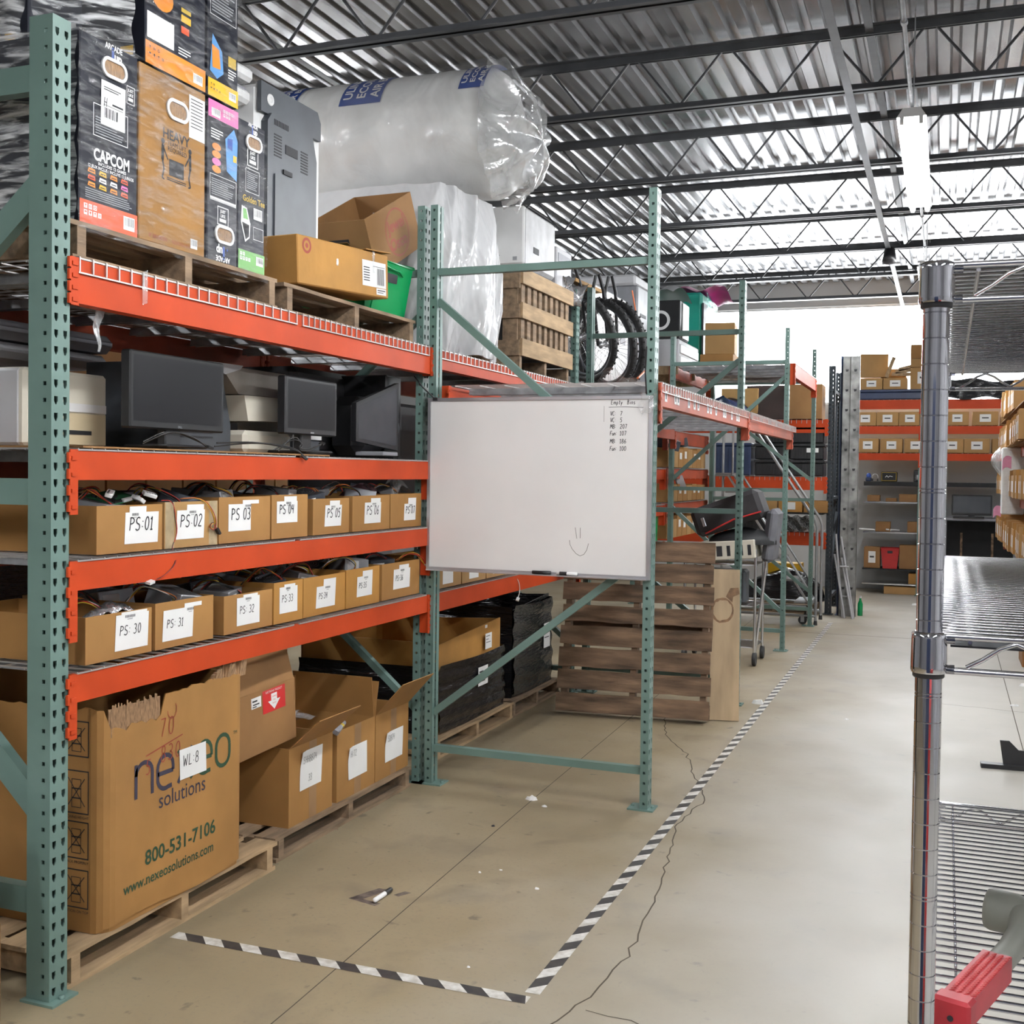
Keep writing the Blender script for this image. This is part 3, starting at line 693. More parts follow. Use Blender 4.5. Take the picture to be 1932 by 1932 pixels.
# long row
rack_frame('heavy green upright frame beside the large printed carton, punched with teardrop holes', XA, 2.742, D1, [0.305, 1.58, 2.85], [(0.60, 1.45), (2.52, 1.75)], wx=0.09, h=3.02, bh=0.082)
rack_frame('green upright frame of the long row just behind the whiteboard edge', XA - 0.045, 5.44, D1, [0.19, 1.4, 2.71], [(0.39, 1.25), (2.48, 1.6)])
rack_frame('green upright frame of the long row beside the wooden crate', XA - 0.045, 8.06, D1, [0.19, 1.4, 2.71], [(0.39, 1.25), (2.48, 1.6)], h=3.02)
# row in the aisle
rack_frame('green upright frame that carries the whiteboard', XB, 5.44, 1.215, [0.19, 1.40, 2.71], [(1.26, 0.38), (1.60, 2.56)])
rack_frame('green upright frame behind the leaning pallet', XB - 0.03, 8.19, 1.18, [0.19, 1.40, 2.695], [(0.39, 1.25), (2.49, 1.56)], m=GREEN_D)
rack_frame('green upright frame standing beside the rolling ladder', XB - 0.06, 10.9, 1.14, [0.19, 1.526, 2.74], [(0.37, 1.34), (2.60, 1.62)])
rack_frame('green upright frame at the far end of the aisle row', XB - 0.02, 12.84, 1.16, [0.19, 1.40, 2.70], [(0.39, 1.25), (1.62, 2.45)])
LV = [2.307, 1.71, 1.36, 1.005]
nm = ['top', 'second', 'third', 'lowest']
for b, (ya, yb, h) in enumerate([(2.795, 5.395, 0.137), (5.49, 8.02, 0.10)]):
    bay = ['bay of power supply bins', 'bay behind the whiteboard'][b]
    for i, z in enumerate(LV):
        if b == 1 and i == 1: continue
        rack_rail('%s orange front rail of the %s' % (nm[i], bay), XA + 0.005, ya, yb, z, [h, .092, .09, .088][i] if b == 0 else 0.1, clen=[.145, .2, .25, .2][i])
        rack_rail('%s orange rear rail of the %s' % (nm[i], bay), XA - D1 + 0.05, ya, yb, z, 0.11, m=ORANGE_W)
    half = (ya + yb) / 2
    for i, z in enumerate(LV):
        if b == 1 and i == 1: continue
        for j, (p, q) in enumerate(((ya + 0.01, half - 0.02), (half + 0.02, yb - 0.03))):
            wire_deck('%s half of the %s wire deck, %s' % (['nearer', 'further'][j], nm[i], bay), XA + 0.006, p, q, z, D1 - 0.06, lip=(i == 0), pitch=0.058 if j == 0 else 0.046)
# aisle row, one level at two metres, plus the high level of its last bay
rack_rail('orange rail with a line of small white location tags', XB + 0.01, 5.50, 8.14, 2.112, 0.112, m=ORANGE_W, tags=14)
rack_rail('orange front rail ending at the ladder side upright', XB - 0.02, 8.25, 10.85, 2.112, 0.115, m=ORANGE_W)
rack_rail('high orange rail of the last aisle bay', XB - 0.02, 10.97, 12.80, 2.727, 0.125, m=ORANGE)
rack_rail('rear orange rail behind the top edge of the whiteboard', XA + 0.07, 5.49, 8.14, 2.112, 0.11, m=ORANGE)
rack_rail('rear orange rail of the middle aisle bay', XA + 0.07, 8.25, 10.85, 2.112, 0.11, m=ORANGE_W)
rack_rail('high rear orange rail of the last aisle bay', XA + 0.02, 10.97, 12.80, 2.727, 0.11, m=ORANGE_W)
for j, (p, q, z) in enumerate([(5.50, 6.80, 2.112), (6.83, 8.13, 2.112), (8.26, 9.54, 2.112), (9.57, 10.84, 2.112), (10.98, 11.87, 2.727), (11.9, 12.79, 2.727)]):
    wire_deck('wire deck %s' % ['resting above the top edge of the whiteboard', 'above the open floor behind the whiteboard', 'above the wire cart, nearer half', 'above the wire cart, further half', 'high on the last aisle bay, nearer half', 'high on the last aisle bay, further half'][j], XB + 0.012 if j < 4 else XB - 0.018, p, q, z, 1.12, lip=j < 4, nlong=9, pitch=0.058)
# shelves of the long row past the crate: only rails in the far bay are seen
for i, (z, h) in enumerate([(2.10, 0.13), (1.72, 0.10), (1.37, 0.10), (2.30, 0.1)]):
    ya, yb = (10.95, 12.95) if i < 3 else (8.12, 10.85)
    rack_rail('%s orange rail of the far bin bay seen past the ladder side upright' % ['upper', 'middle', 'lower', 'top'][i] if i < 3 else 'top orange rail under the printers and bicycles', XA - 0.03, ya, yb, z, h, m=ORANGE_W)
    wire_deck(['wire deck of the upper far bin level', 'wire deck of the middle far bin level', 'wire deck of the lower far bin level', 'wire deck under the printers and bicycles'][i], XA - 0.02, ya, yb, z, 1.0, lip=False)
for i, (z, h) in enumerate([(1.71, .1), (1.36, .1), (1.005, .1)]):
    rack_rail('%s orange rail of the bay beyond the crate' % ['upper', 'middle', 'lower'][i], XA - 0.03, 8.12, 10.85, z, h)
    wire_deck('%s wire deck of the bay beyond the crate' % ['upper', 'middle', 'lower'][i], XA - 0.02, 8.12, 10.85, z, 1.0, lip=False)
# back to back row seen through the first bay
rack_rail('orange rail of the row behind, seen through the first bay', -4.62, 2.2, 7.6, 1.50, 0.1, m=ORANGE_W)
wire_deck('wire deck of the row behind, seen through the first bay', -4.61, 2.2, 7.6, 1.50, 0.6, lip=False, pitch=0.1)
# ------------------------------------------------------------------ makers
def pallet(label, loc, L, D, h=0.11, m=WOOD, nb=7, rz=0, rot=None, seed=1, group=None, name='wooden_pallet', bw=0.09):
    """deck boards along Y (length L), stringers along X (depth D); front edge at x=0, rests on z=0"""
    q = rn(seed); t = thing(name, label, 'pallet', loc, rz, group, rot)
    tb = 0.016
    for i in range(nb):
        w = bw + q.uniform(-.01, .02); x = -D + w / 2 + (D - w) * i / (nb - 1)
        g = G(); e0, e1 = q.uniform(-.012, .006), q.uniform(-.006, .012)
        n = 8; 
        top = [(x - w / 2 + q.uniform(-.003, .003), L * k / n) for k in range(n + 1)]; bot = [(x + w / 2 + q.uniform(-.004, .004), L * k / n) for k in range(n, -1, -1)]
        top[0] = (top[0][0], e0); bot[-1] = (bot[-1][0], e0); top[-1] = (top[-1][0], L + e1); bot[0] = (bot[0][0], L + e1)
        g.prism([(a, b, h - tb) for a, b in bot + top], (0, 0, tb)); g.build('deck_board', m, t)
    for i in range(3):
        y = 0.02 + (L - 0.08) * i / 2; g = G(); g.box(-D, 0.0, y, y + 0.04, tb, h - tb); g.build('stringer', m, t)
    for i in range(3):
        x = -D + 0.05 + (D - 0.1) * i / 2; g = G(); g.box(x - 0.05, x + 0.05, 0, L, 0, tb); g.build('bottom_board', m, t)
    return t
def carton(label, loc, w, d, h, m=CARD, opened=True, rz=0, flaps=(), group=None, name='cardboard_box', cat='cardboard box', rot=None, tapes=True, th=.004, fill=0.0):
    t = thing(name, label, cat, loc, rz, group, rot); g = G()
    if opened:
        g.box(-th, 0, 0, w, 0, h); g.box(-d, -d + th, 0, w, 0, h); g.box(-d + th, -th, 0, th, 0, h); g.box(-d + th, -th, w - th, w, 0, h); g.box(-d + th, -th, th, w - th, 0, th)
    else:
        g.bbox(-d, 0, 0, w, 0, h, 0.004)
    g.build('carton_body', m, t)
    for side, ang, ln in flaps:
        a = radians(ang); s_, c_ = sin(a) * ln, cos(a) * ln; g = G()
        if side == 'f': g.prism([(0, 0.004, h), (0, w - 0.004, h), (s_, w - 0.004, h + c_), (s_, 0.004, h + c_)], (-th * cos(a), 0, th * sin(a)))
        if side == 'b': g.prism([(-d, 0.004, h), (-d, w - 0.004, h), (-d - s_, w - 0.004, h + c_), (-d - s_, 0.004, h + c_)], (th * cos(a), 0, th * sin(a)))
        if side == 'r': g.prism([(-.004, w, h), (-d + .004, w, h), (-d + .004, w + s_, h + c_), (-.004, w + s_, h + c_)], (0, -th * cos(a), th * sin(a)))
        if side == 'l': g.prism([(-.004, 0, h), (-d + .004, 0, h), (-d + .004, -s_, h + c_), (-.004, -s_, h + c_)], (0, th * cos(a), th * sin(a)))
        g.build('flap', m, t)
    return t
def paper(parent, P, u0, u1, v0, v1, txt=None, th=None, tab=None, tilt=0.0, lines=(), hw=None, name='paper_label', curl=0):
    """sheet of paper with handwriting on plane P"""
    g = G(); o = 0.0012
    Pt = lambda u, v: P(u + (v - v0) * tilt, v)
    g.rect(Pt, u0, u1, v0, v1, 0)
    if tab: g.rect(Pt, tab[0], tab[1], v1, v1 + max(.008, tab[2]), 0)
    pl = g.build(name, PAPER, parent)
    if txt or lines or tab:
        q = G(); b = P(0, 0); c = Vector(P(0, 0)); 
        nrm = (Vector(P(1, 0)) - c).cross(Vector(P(0, 1)) - c).normalized() * 0.0009
        Q = lambda u, v: tuple(Vector(Pt(u, v)) + nrm)
        if txt:
            for i, tx in enumerate(txt.split('\n')):
                q.hand(Q, tx, u0 + (u1 - u0) * 0.12, v0 + (v1 - v0) * (0.42 - 0.42 * i), th or (v1 - v0) * 0.3, w=hw, mi=0)
        for a, bb, c_, d_ in lines: q.rect(Q, u0 + (u1 - u0) * a, u0 + (u1 - u0) * bb, v0 + (v1 - v0) * c_, v0 + (v1 - v0) * d_, 0)
        if tab:
            k = tab[0] + (tab[1] - tab[0]) * 0.15; ww = (tab[1] - tab[0]) * 0.4
            for i in range(7): q.rect(Q, k + ww * i / 7, k + ww * (i + .55) / 7, v1 - 0.012, v1 - 0.003, 1)
            q.rect(Q, k + ww * .2, k + ww * .7, v1 - 0.018, v1 - 0.0165, 1)
        q.build('handwriting' if txt else 'barcode', [INK, INKG], pl)
    return pl
def psu(label, loc, rot, m=PSU, dims=(0.15, 0.14, 0.086), group=None):
    t = thing('power_supply', label, 'power supply', loc, 0, group, rot); a, b, h = dims
    G().bbox(-a / 2, a / 2, -b / 2, b / 2, 0, h, 0.003).build('casing', m, t)
    g = G(); P = lambda u, v: (u, v, h + 0.0008)
    for r_ in (0.058, 0.046, 0.034, 0.022): g.disc(P, 0, 0, r_, 0, 20, r_ - 0.004)
    g.disc(P, 0, 0, 0.012, 0, 12)
    for k in range(4): g.line(P, [(0.01 * cos(k * pi / 2 + .8), 0.01 * sin(k * pi / 2 + .8)), (0.058 * cos(k * pi / 2 + .8), 0.058 * sin(k * pi / 2 + .8))], 0.003)
    g.build('fan_grille', GALV, t)
    g = G(); P = PX(a / 2 + 0.0008); g.rect(P, -0.055, 0.01, 0.02, 0.07, 0); g.build('rating_label', PAPER, t)
    return t
def cable(label, pts, cols=('black', 'red', 'yellow', 'orange'), r=0.0022, conn=True, spread=0.006, seed=0, conncol=WHITEPL, group=None):
    """bundle of thin wires along a rough path ending in a plug"""
    q = rn(seed); p0 = Vector(pts[0]); t = thing('cable_bundle', label, 'cable', p0, 0, group)
    P3 = [Vector(p) - p0 for p in pts]
    def smooth(L):
        for _ in range(2):
            N = [L[0]]
            for a, b in zip(L, L[1:]): N += [a * .75 + b * .25, a * .25 + b * .75]
            L = N + [L[-1]]
        return L
    for k, c in enumerate(cols):
        off = [Vector((q.uniform(-1, 1), q.uniform(-1, 1), q.uniform(-.5, 1))) * spread for _ in P3]
        off[-1] *= 0.3
        G().tube(smooth([a + b for a, b in zip(P3, off)]), r, 5).build('wire', WIRES[c], t)
    if conn:
        d = (P3[-1] - P3[-2]).normalized(); G().bar(P3[-1] - d * 0.005, P3[-1] + d * 0.022, 0.02, 0.009, (0.2, 0.3, 0.9)).build('plug', conncol, t)
    return t

# ------------------------------------------------------------------ whiteboard
t = thing('whiteboard', 'large whiteboard headed Empty Bins with a drawn smile, hung on the upright frame', 'whiteboard', (-2.545, 5.386, 1.142), 0, None, (0, radians(0.0), 0))
WBW, WBH = 1.203, 0.902
G().box(0.014, WBW - 0.014, -0.008, 0.008, 0.014, WBH - 0.014).build('writing_surface', BOARDW, t)
g = G()
g.box(0, WBW, -0.014, 0.012, 0, 0.018); g.box(0, WBW, -0.014, 0.012, WBH - 0.016, WBH); g.box(0, 0.016, -0.014, 0.012, 0.018, WBH - 0.016); g.box(WBW - 0.016, WBW, -0.014, 0.012, 0.018, WBH - 0.016)
g.box(0.01, WBW - 0.01, -0.04, -0.014, 0.0, 0.006)
g.build('aluminium_frame', ALU, t)
g = G(); P = PY(-0.0088)
U = lambda px: (px - 816) / 410.0 * WBW
Vv = lambda py: WBH * (1 - (py - 757) / 325.0)
hh = 0.021; ww = 0.0027
for tx, px, py in (('Empty', 1155, 772), ('Bins', 1183, 772)): g.hand(P, tx, U(px), Vv(py), hh, ww)
g.line(P, [(U(1151), Vv(777)), (U(1180), Vv(776.5)), (U(1211), Vv(778))], 0.0022)
for i, (a, b, py) in enumerate([('VC:', '7', 792), ('VC:', '5', 803.5), ('MB:', '207', 815), ('Fan:', '107', 827), ('MB:', '186', 841), ('Fan:', '100', 854)]):
    g.hand(P, a, U(1154), Vv(py), hh, ww, gap=0.15); g.hand(P, b, U(1171), Vv(py), hh, ww, gap=0.3)
g.build('handwriting', INK, t)
g = G(); 
g.line(P, [(U(1143), Vv(775)), (U(1143), Vv(803))], 0.0014)
g.line(P, [(U(1095), Vv(993)), (U(1098), Vv(1013))], 0.0024); g.line(P, [(U(1104), Vv(993)), (U(1104), Vv(1012))], 0.0024)
g.line(P, [(U(1085), Vv(1016)), (U(1086), Vv(1024)), (U(1090), Vv(1032)), (U(1097), Vv(1040)), (U(1104), Vv(1044)), (U(1111), Vv(1041)), (U(1116), Vv(1033)), (U(1119), Vv(1021))], 0.0024)
g.build('drawn_smile', mat('grey_pen', (0.16, 0.15, 0.14), 0.6, 0, 0.1), t)
G().box(0.03, 0.055, -0.018, 0.014, WBH - 0.014, WBH + 0.003).build('frame_clip', BLACK, t)
for k, (a, b, m2, c2, lb) in enumerate([(0.60, 0.70, BLACK, WHITE, 'black capped whiteboard marker on the whiteboard ledge'), (0.73, 0.84, WHITE, BLACK, 'white whiteboard marker on the whiteboard ledge')]):
    q = thing('marker', lb, 'marker', (-2.545 + a, 5.386 - 0.028, 1.142 + 0.0155))
    L = b - a
    G().lathe([(0.0, 0), (0.009, 0.001), (0.009, L * .6)], (0, 0, 0), (1, 0, 0), 12).build('barrel', m2 if k == 0 else WHITE, q)
    G().lathe([(0.0095, L * .58), (0.0095, L * .98), (0, L)], (0, 0, 0), (1, 0, 0), 12).build('cap', BLACK if k == 0 else WHITE, q)
    if k: G().lathe([(0.0093, L * .15), (0.0093, L * .5)], (0, 0, 0), (1, 0, 0), 12).build('sleeve', BLACK, q)
tag(G().tube([(-2.62, 5.36, 2.16), (-2.57, 5.36, 2.10), (-2.515, 5.385, 2.045)], 0.004, 6).build('hanging_strap', BLACK), 'thin black strap tying the whiteboard corner to the orange rail', 'strap')
tag(G().tube([(-1.37, 5.36, 2.28), (-1.375, 5.36, 2.15), (-1.372, 5.38, 2.05)], 0.004, 6).build('hanging_strap', BLACK), 'thin black strap tying the whiteboard corner to its own frame post', 'strap')

# ------------------------------------------------------------------ two rows of power supply bins
UP = [  # y0, y1, h, text, paper u0,u1, v0, v1, tab (a, b, rise), material
 (2.948, 3.279, .16, 'PS:01', .40, .92, .028, .135, (.46, .72, .02), CARD), (3.286, 3.598, .166, 'PS.02', .20, .72, .03, .135, (.38, .70, .02), CARD2),
 (3.612, 3.961, .178, 'PS 03', .17, .60, .045, .15, (.44, .76, .015), CARD), (3.966, 4.245, .182, 'PS 04', .13, .70, .065, .155, (.33, .68, .02), CARD),
 (4.297, 4.617, .160, 'PS 05', .30, .76, .035, .13, (.42, .70, .02), CARD), (4.642, 5.018, .168, 'PS 06', .30, .74, .035, .135, (.46, .72, .02), CARD), (5.035, 5.388, .172, 'PS 07', .42, .80, .035, .12, (.54, .80, .03), CARD)]
LO = [
 (2.899, 3.225, .155, 'PS: 30', .42, .93, .025, .145, (.5, .9, .0), CARD), (3.239, 3.575, .165, 'PS: 31', .11, .62, .025, .135, (.46, .76, .015), CARD),
 (3.648, 3.982, .150, 'PS: 32', .25, .72, .025, .135, (.38, .68, .01), CARD), (3.988, 4.212, .172, 'PS:33', .18, .80, .04, .15, (.34, .72, .01), CARD4),
 (4.224, 4.585, .172, 'PS:34', .28, .74, .03, .125, (.44, .74, .03), CARD4), (4.590, 4.917, .180, 'PS:35', .30, .76, .045, .14, (.46, .76, .025), CARD4), (4.952, 5.376, .180, 'PS-36', .28, .72, .045, .145, (.42, .68, .02), CARD)]
XF = -2.585
for row, (bins, zz, nmr) in enumerate(((UP, 1.372, 'upper'), (LO, 1.017, 'lower'))):
    for i, (y0, y1, h, tx, a, b, v0, v1, tab, m) in enumerate(bins):
        w = y1 - y0; yaw = rn(row * 10 + i).uniform(-.02, .02)
        where = 'first' if i == 0 else ('last' if i == 6 else ORD[i])
        feat = ['next to the punched post', 'patched with clear tape', 'with a wide paper tab', 'between two wider bins', 'with a visible gap beside it', 'beside the end bin', 'against the whiteboard end post'][i] if row == 0 else ['holding a silver bag', 'with bright wires inside', 'with a dark steel unit on top', 'narrow, sheet askew', 'with white wires over its rim', 'plain and filled low', 'against the end post'][i]
        t = carton('%s bin of the %s power supply row, %s' % (where, nmr, feat), (XF + 0.004 * (i % 2), y0, zz), w, 0.60, h, m, group='power supply bins of the %s row' % nmr, name='cardboard_bin', cat='cardboard bin')
        paper(t, PX(0.0015), a * w, b * w, v0, v1, tx, (v1 - v0) * (.42 if row == 0 else .27), (tab[0] * w, tab[1] * w, tab[2]), tilt=[.05, .06, .0, .0, .08, .05, .06][i], hw=0.0048 if row == 0 else 0.0032)
        if row == 0 and i == 1:
            CT = mat('clear_tape', (0.46, 0.36, 0.22), 0.18, 0, 0.12, 20); [G().rect(PX(0.0006), e, e + .05, 0.0, h, 0).build('packing_tape', CT, t) for e in (.004, w - .054)]
        q = rn(100 + row * 10 + i)
        lab = 'the %s %s bin' % (where, nmr)
        # contents
        if not (row == 1 and i == 0):
            for k in range(3):
                mm = [PSU, PSUD, PSU][(i + k + row) % 3]
                psu('%s steel power supply unit %s in %s' % (['grey', 'dark', 'grey'][(i + k + row) % 3], ['at the front', 'tilted in the middle', 'at the back'][k], lab),
                    (XF - 0.11 - 0.18 * k, y0 + w * (0.32 + 0.36 * ((k + i) % 2)), zz + h - 0.075 + q.uniform(0, .02)), (q.uniform(-.25, .25), q.uniform(-.3, .3), q.uniform(-.6, .6)), mm, (0.15, min(0.14, w * .42), 0.086))
        sets = [('black', 'yellow', 'red', 'orange'), ('black', 'black', 'red', 'yellow'), ('orange', 'yellow', 'black', 'white'), ('black', 'black', 'black', 'red')]
        for k in range(3):
            ya = y0 + w * (0.2 + 0.3 * k); x0 = XF - 0.05 - 0.1 * k; zt = zz + h
            pts = [(x0 - .1, ya - .05, zt - .02), (x0 - .06, ya - .02 + q.uniform(-.03, .03), zt + .03 + q.uniform(0, .03)), (x0 - .02, ya + q.uniform(-.06, .06), zt + .025 + q.uniform(0, .04)), (x0 + .02 * (k == 0), ya + .06 + q.uniform(-.04, .04), zt + q.uniform(.0, .02)), (x0, ya + .10, zt - .015)]
            cable('tangle of thin %s leads %s in %s' % (['coloured', 'dark', 'looped'][k], ['over the front edge', 'in the middle', 'towards the back'][k], lab), pts, sets[(i + k + row) % 4], seed=row * 50 + i * 5 + k, spread=0.009, conncol=WHITEPL if (i + k) % 3 else BLACK)
# pieces one can tell apart on the bins
t = thing('circuit_board', 'green circuit board lying on top of the first upper bin', 'circuit board', (XF - 0.03, 3.06, 1.53), 0, None, (radians(8), radians(14), 0.1))
G().box(-0.12, 0, 0, 0.16, 0, 0.002).build('board', PCB, t)
g = G()
for k in range(5): g.box(-0.10 + 0.02 * k, -0.088 + 0.02 * k, 0.02, 0.05 + 0.02 * (k % 3), 0.002, 0.009)
g.build('chip', BLACK, t); G().box(-0.012, 0.0, 0.06, 0.15, 0.002, 0.012).build('socket', WHITEPL, t)
for k, (y, z, rr, lb) in enumerate([(3.03, 1.565, .3, 'white cable connector sticking up over the first upper bin'), (3.17, 1.545, .5, 'square white plug block over the front edge of the first upper bin'), (3.23, 1.56, -.4, 'long white connector on the far corner of the first upper bin')]):
    t = thing('plug_connector', lb, 'connector', (XF - 0.02, y, z), 0, None, (0.3, rr, 0.6 + k)); G().bbox(-.012, .012, -.025, .025, 0, .014, .002).build('shell', WHITEPL, t)
    g = G(); [g.box(-.008, -.002, -.02 + .01 * j, -.014 + .01 * j, .0142, .0146) for j in range(4)]; g.build('pin_socket', BLACK, t)
cable('cable hanging from the second upper bin down to the rail below it', [(XF - .02, 3.30, 1.545), (XF + .012, 3.32, 1.545), (XF + .012, 3.335, 1.48), (XF + .012, 3.345, 1.42), (XF + .013, 3.31, 1.37), (XF + .05, 3.30, 1.33), (XF + .052, 3.235, 1.285), (XF + .052, 3.16, 1.27)], ('black', 'red'), r=.0014, spread=.003, seed=5)
cable('coloured loop of leads hanging on the face of the second upper bin', [(XF - .03, 3.42, 1.545), (XF + .012, 3.50, 1.55), (XF + .016, 3.555, 1.49), (XF + .014, 3.575, 1.445), (XF + .014, 3.56, 1.425), (XF + .016, 3.53, 1.44), (XF + .014, 3.555, 1.46), (XF + .014, 3.58, 1.43)], ('black', 'yellow', 'orange', 'red'), r=.0016, spread=.004, seed=6, conncol=BLACK)
t = tag(G().surf(lambda u, v: (XF - 0.02 - 0.07 * v, 2.925 + 0.28 * u, 1.017 + 0.13 + 0.055 * sin(pi * u) * sin(pi * min(1, v + .15)) + .008 * sin(23 * u + 9 * v)), 16, 10).build('antistatic_bag', FOIL), 'crinkled silver antistatic bag in the first lower bin', 'bag')
t = tag(G().surf(lambda u, v: (XF - 0.03 - 0.17 * v, 5.09 + 0.26 * u, 1.372 + 0.15 + 0.12 * (1 - abs(2 * u - 1.2)) * sin(pi * min(1, v + .2)) + .01 * sin(17 * u + 11 * v)), 14, 10).build('poly_bag', FILM_B), 'clear plastic bag standing up in the last upper bin', 'bag')
t = tag(G().surf(lambda u, v: (XF - 0.06 - 0.2 * v, 4.80 + 0.30 * u, 1.372 + 0.14 + 0.085 * sin(pi * u) * sin(pi * min(1, v + .2)) + .008 * sin(19 * u + 7 * v)), 14, 10).build('antistatic_bag', mat('mauve_antistatic_film', (0.20, 0.10, 0.12), 0.25, 0.2, 0.2, 9, bump=.6, bscale=15)), 'mauve antistatic bag bulging out of the sixth upper bin', 'bag')
cable('orange and red leads hanging off the end of the last lower bin', [(XF - .05, 5.22, 1.20), (XF - .02, 5.28, 1.235), (XF, 5.34, 1.225), (XF + .012, 5.385, 1.19), (XF + .02, 5.40, 1.165)], ('orange', 'orange', 'red', 'yellow'), seed=8, spread=.012)
# printed cardboard and black mat sheets under the second level
t = tag(G().box(-3.5, XA + 0.01, 2.83, 4.35, 1.72, 1.726).build('cardboard_sheet', CARD3), 'thin cardboard sheet lying along the second level under the monitors', 'cardboard sheet')

# ------------------------------------------------------------------ large printed carton on its pallet
pallet('pale wooden pallet under the large printed carton by the punched post', (-2.565, 2.80, 0), 1.19, 1.05, 0.115, WOODP, seed=2)
t = thing('bulk_carton', 'large torn bulk carton printed with a phone number and website, on a pale pallet', 'bulk carton', (-2.555, 2.955, 0.115), 0)
BW, BD, BH = 0.80, 1.0, 0.745
q = rn(11)
def ring(b=0.055):
    pts = []
    for cx, cyy, a0 in ((-b, BW - b, 0), (-BD + b, BW - b, 90), (-BD + b, b, 180), (-b, b, 270)):
        for k in range(5): a = radians(a0 + 90 * k / 4); pts.append((cx + b * cos(a), cyy + b * sin(a)))
    out = []
    for (a, c), (a2, c2) in zip(pts, pts[1:] + pts[:1]):
        d = sqrt((a2 - a) ** 2 + (c2 - c) ** 2); n = max(1, int(d / 0.025))
        for k in range(n): out.append((a + (a2 - a) * k / n, c + (c2 - c) * k / n))
    return out
rg = ring(); n = len(rg); g = G()
tops = []
for x, y in rg:
    z = BH + q.uniform(-.006, .006)
    if x > -0.06 and 0.03 < y < 0.29: z = BH - 0.075 + q.uniform(-.012, .012)
    if x > -0.06 and 0.29 <= y < 0.62: z = BH + 0.005 + q.uniform(-.006, .006)
    tops.append(z)
v = [(x, y, .002 + (0.010 * (1 + sin(9 * y)) if x > -.03 else 0)) for x, y in rg] + [(x, y, z) for (x, y), z in zip(rg, tops)]
ins = [(-BD / 2 + (x + BD / 2) * .988, BW / 2 + (y - BW / 2) * .985) for x, y in rg]
v += [(x, y, z) for (x, y), z in zip(ins, tops)] + [(x, y, 0) for x, y in ins]
f = []
for k in range(n):
    l = (k + 1) % n
    f += [(k, l, n + l, n + k), (n + k, n + l, 2 * n + l, 2 * n + k), (2 * n + k, 2 * n + l, 3 * n + l, 3 * n + k)]
g.add(v, f); g.add(v[3 * n:], [tuple(range(n))])
g.build('carton_body', CARD, t)
g = G()   # bared fluting where the top edge tore
yy = 0.035
while yy < 0.285:
    z0 = BH - 0.085 + q.uniform(-.012, .012); g.prism([(-.004, yy, z0), (-.001, yy + .003, z0), (-.004, yy + .006, z0)], (-0.002, 0, 0.085 + q.uniform(-.004, .006))); yy += 0.0072
g.box(-.012, -.008, 0.03, 0.29, BH - 0.10, BH - 0.002)
g.build('torn_fluting', CARDIN, t)
g = G()
for k in range(16):
    y = 0.585 + 0.0135 * k; h0 = 0.03 + 0.055 * (k / 16) + q.uniform(-.01, .012)
    g.add([(-.006, y, BH - .01), (-.006, y + .016, BH - .01), (0.012 * sin(k), y + .016, BH + h0), (0.012 * sin(k + 1), y, BH + h0 * .96), (-.012, y, BH - .01), (-.012, y + .016, BH - .01), (-.008 + 0.012 * sin(k), y + .016, BH + h0), (-.008, y, BH + h0 * .96)], [(0, 1, 2, 3), (7, 6, 5, 4), (0, 3, 7, 4), (1, 5, 6, 2), (3, 2, 6, 7)])
g.build('torn_flap', CARDIN, t)
g = G(); P = PX(0.0013); o = Vector((2.955, 0.115))
Y = lambda y: y - 2.955
Z = lambda z: z - 0.115
# company lettering: rounded strokes
xh, lw = 0.118, 0.0155
def glyphn(u, v): return [[(u, v), (u, v + xh)], [(u, v + xh * .72)] + arc(u + xh * .36, v + xh * .66, xh * .36, xh * .34, 180, 0, 8) + [(u + xh * .72, v)]]
def glyphe(u, v): return [[(u, v + xh * .48), (u + xh * .72, v + xh * .48)] + arc(u + xh * .36, v + xh * .62, xh * .36, xh * .38, 0, 180, 8) + arc(u + xh * .36, v + xh * .36, xh * .36, xh * .36, 180, 290, 8)[1:] + [(u + xh * .66, v + 0.004)]]
def glypho(u, v): return [arc(u + xh * .36, v + xh * .64, xh * .36, xh * .36, 0, 180, 8) + arc(u + xh * .36, v + xh * .36, xh * .36, xh * .36, 180, 360, 8) + [(u + xh * .72, v + xh * .64)]]
u0, v0 = Y(3.11), Z(0.528)
for k, (gl, mi) in enumerate([(glyphn, 0), (glyphe, 0), (None, 0), (glyphe, 1), (glypho, 1)]):
    u = u0 + k * 0.113
    if gl is None: g.line(P, [(u, v0), (u + .08, v0 + xh)], lw, 0); g.line(P, [(u, v0 + xh), (u + .08, v0)], lw, 1); continue
    for pl in gl(u, v0): g.line(P, pl, lw, mi)
g.build('company_lettering', [NAVI, GRNI], t); g = G()
g.text(P, 'TM', u0 + 0.56, v0 + 0.105, 0.013, 1)
g.text(P, 'solutions', Y(3.228), Z(0.464), 0.056, 0, sx=0.93)
g.build('company_lettering', [NAVI, GRNI], t); g = G()
g.text(P, '800-531-7106', Y(3.158), Z(0.286), 0.050, 1, sx=1.0, bold=0.018)
g.build('phone_lettering', [NAVI, GRNI], t); g = G()
g.text(P, 'www.nexeosolutions.com', Y(3.05), Z(0.218), 0.037, 1, sx=0.9, bold=0.012)
g.build('web_lettering', [NAVI, GRNI], t)
g = G(); P2 = PX(0.0017)
g.hand(P2, '70', Y(3.235), Z(0.715), 0.062, 0.004, gap=.5); g.line(P2, [(Y(3.16), Z(0.665)), (Y(3.36), Z(0.70))], .004)
g.hand(P2, '5', Y(3.16), Z(0.60), 0.05, 0.004); g.hand(P2, '830', Y(3.24), Z(0.625), 0.055, 0.004, gap=.5); g.line(P2, arc(Y(3.30), Z(0.80), .025, .03, 180, 400), .003)
g.build('marker_scrawl', REDI, t)
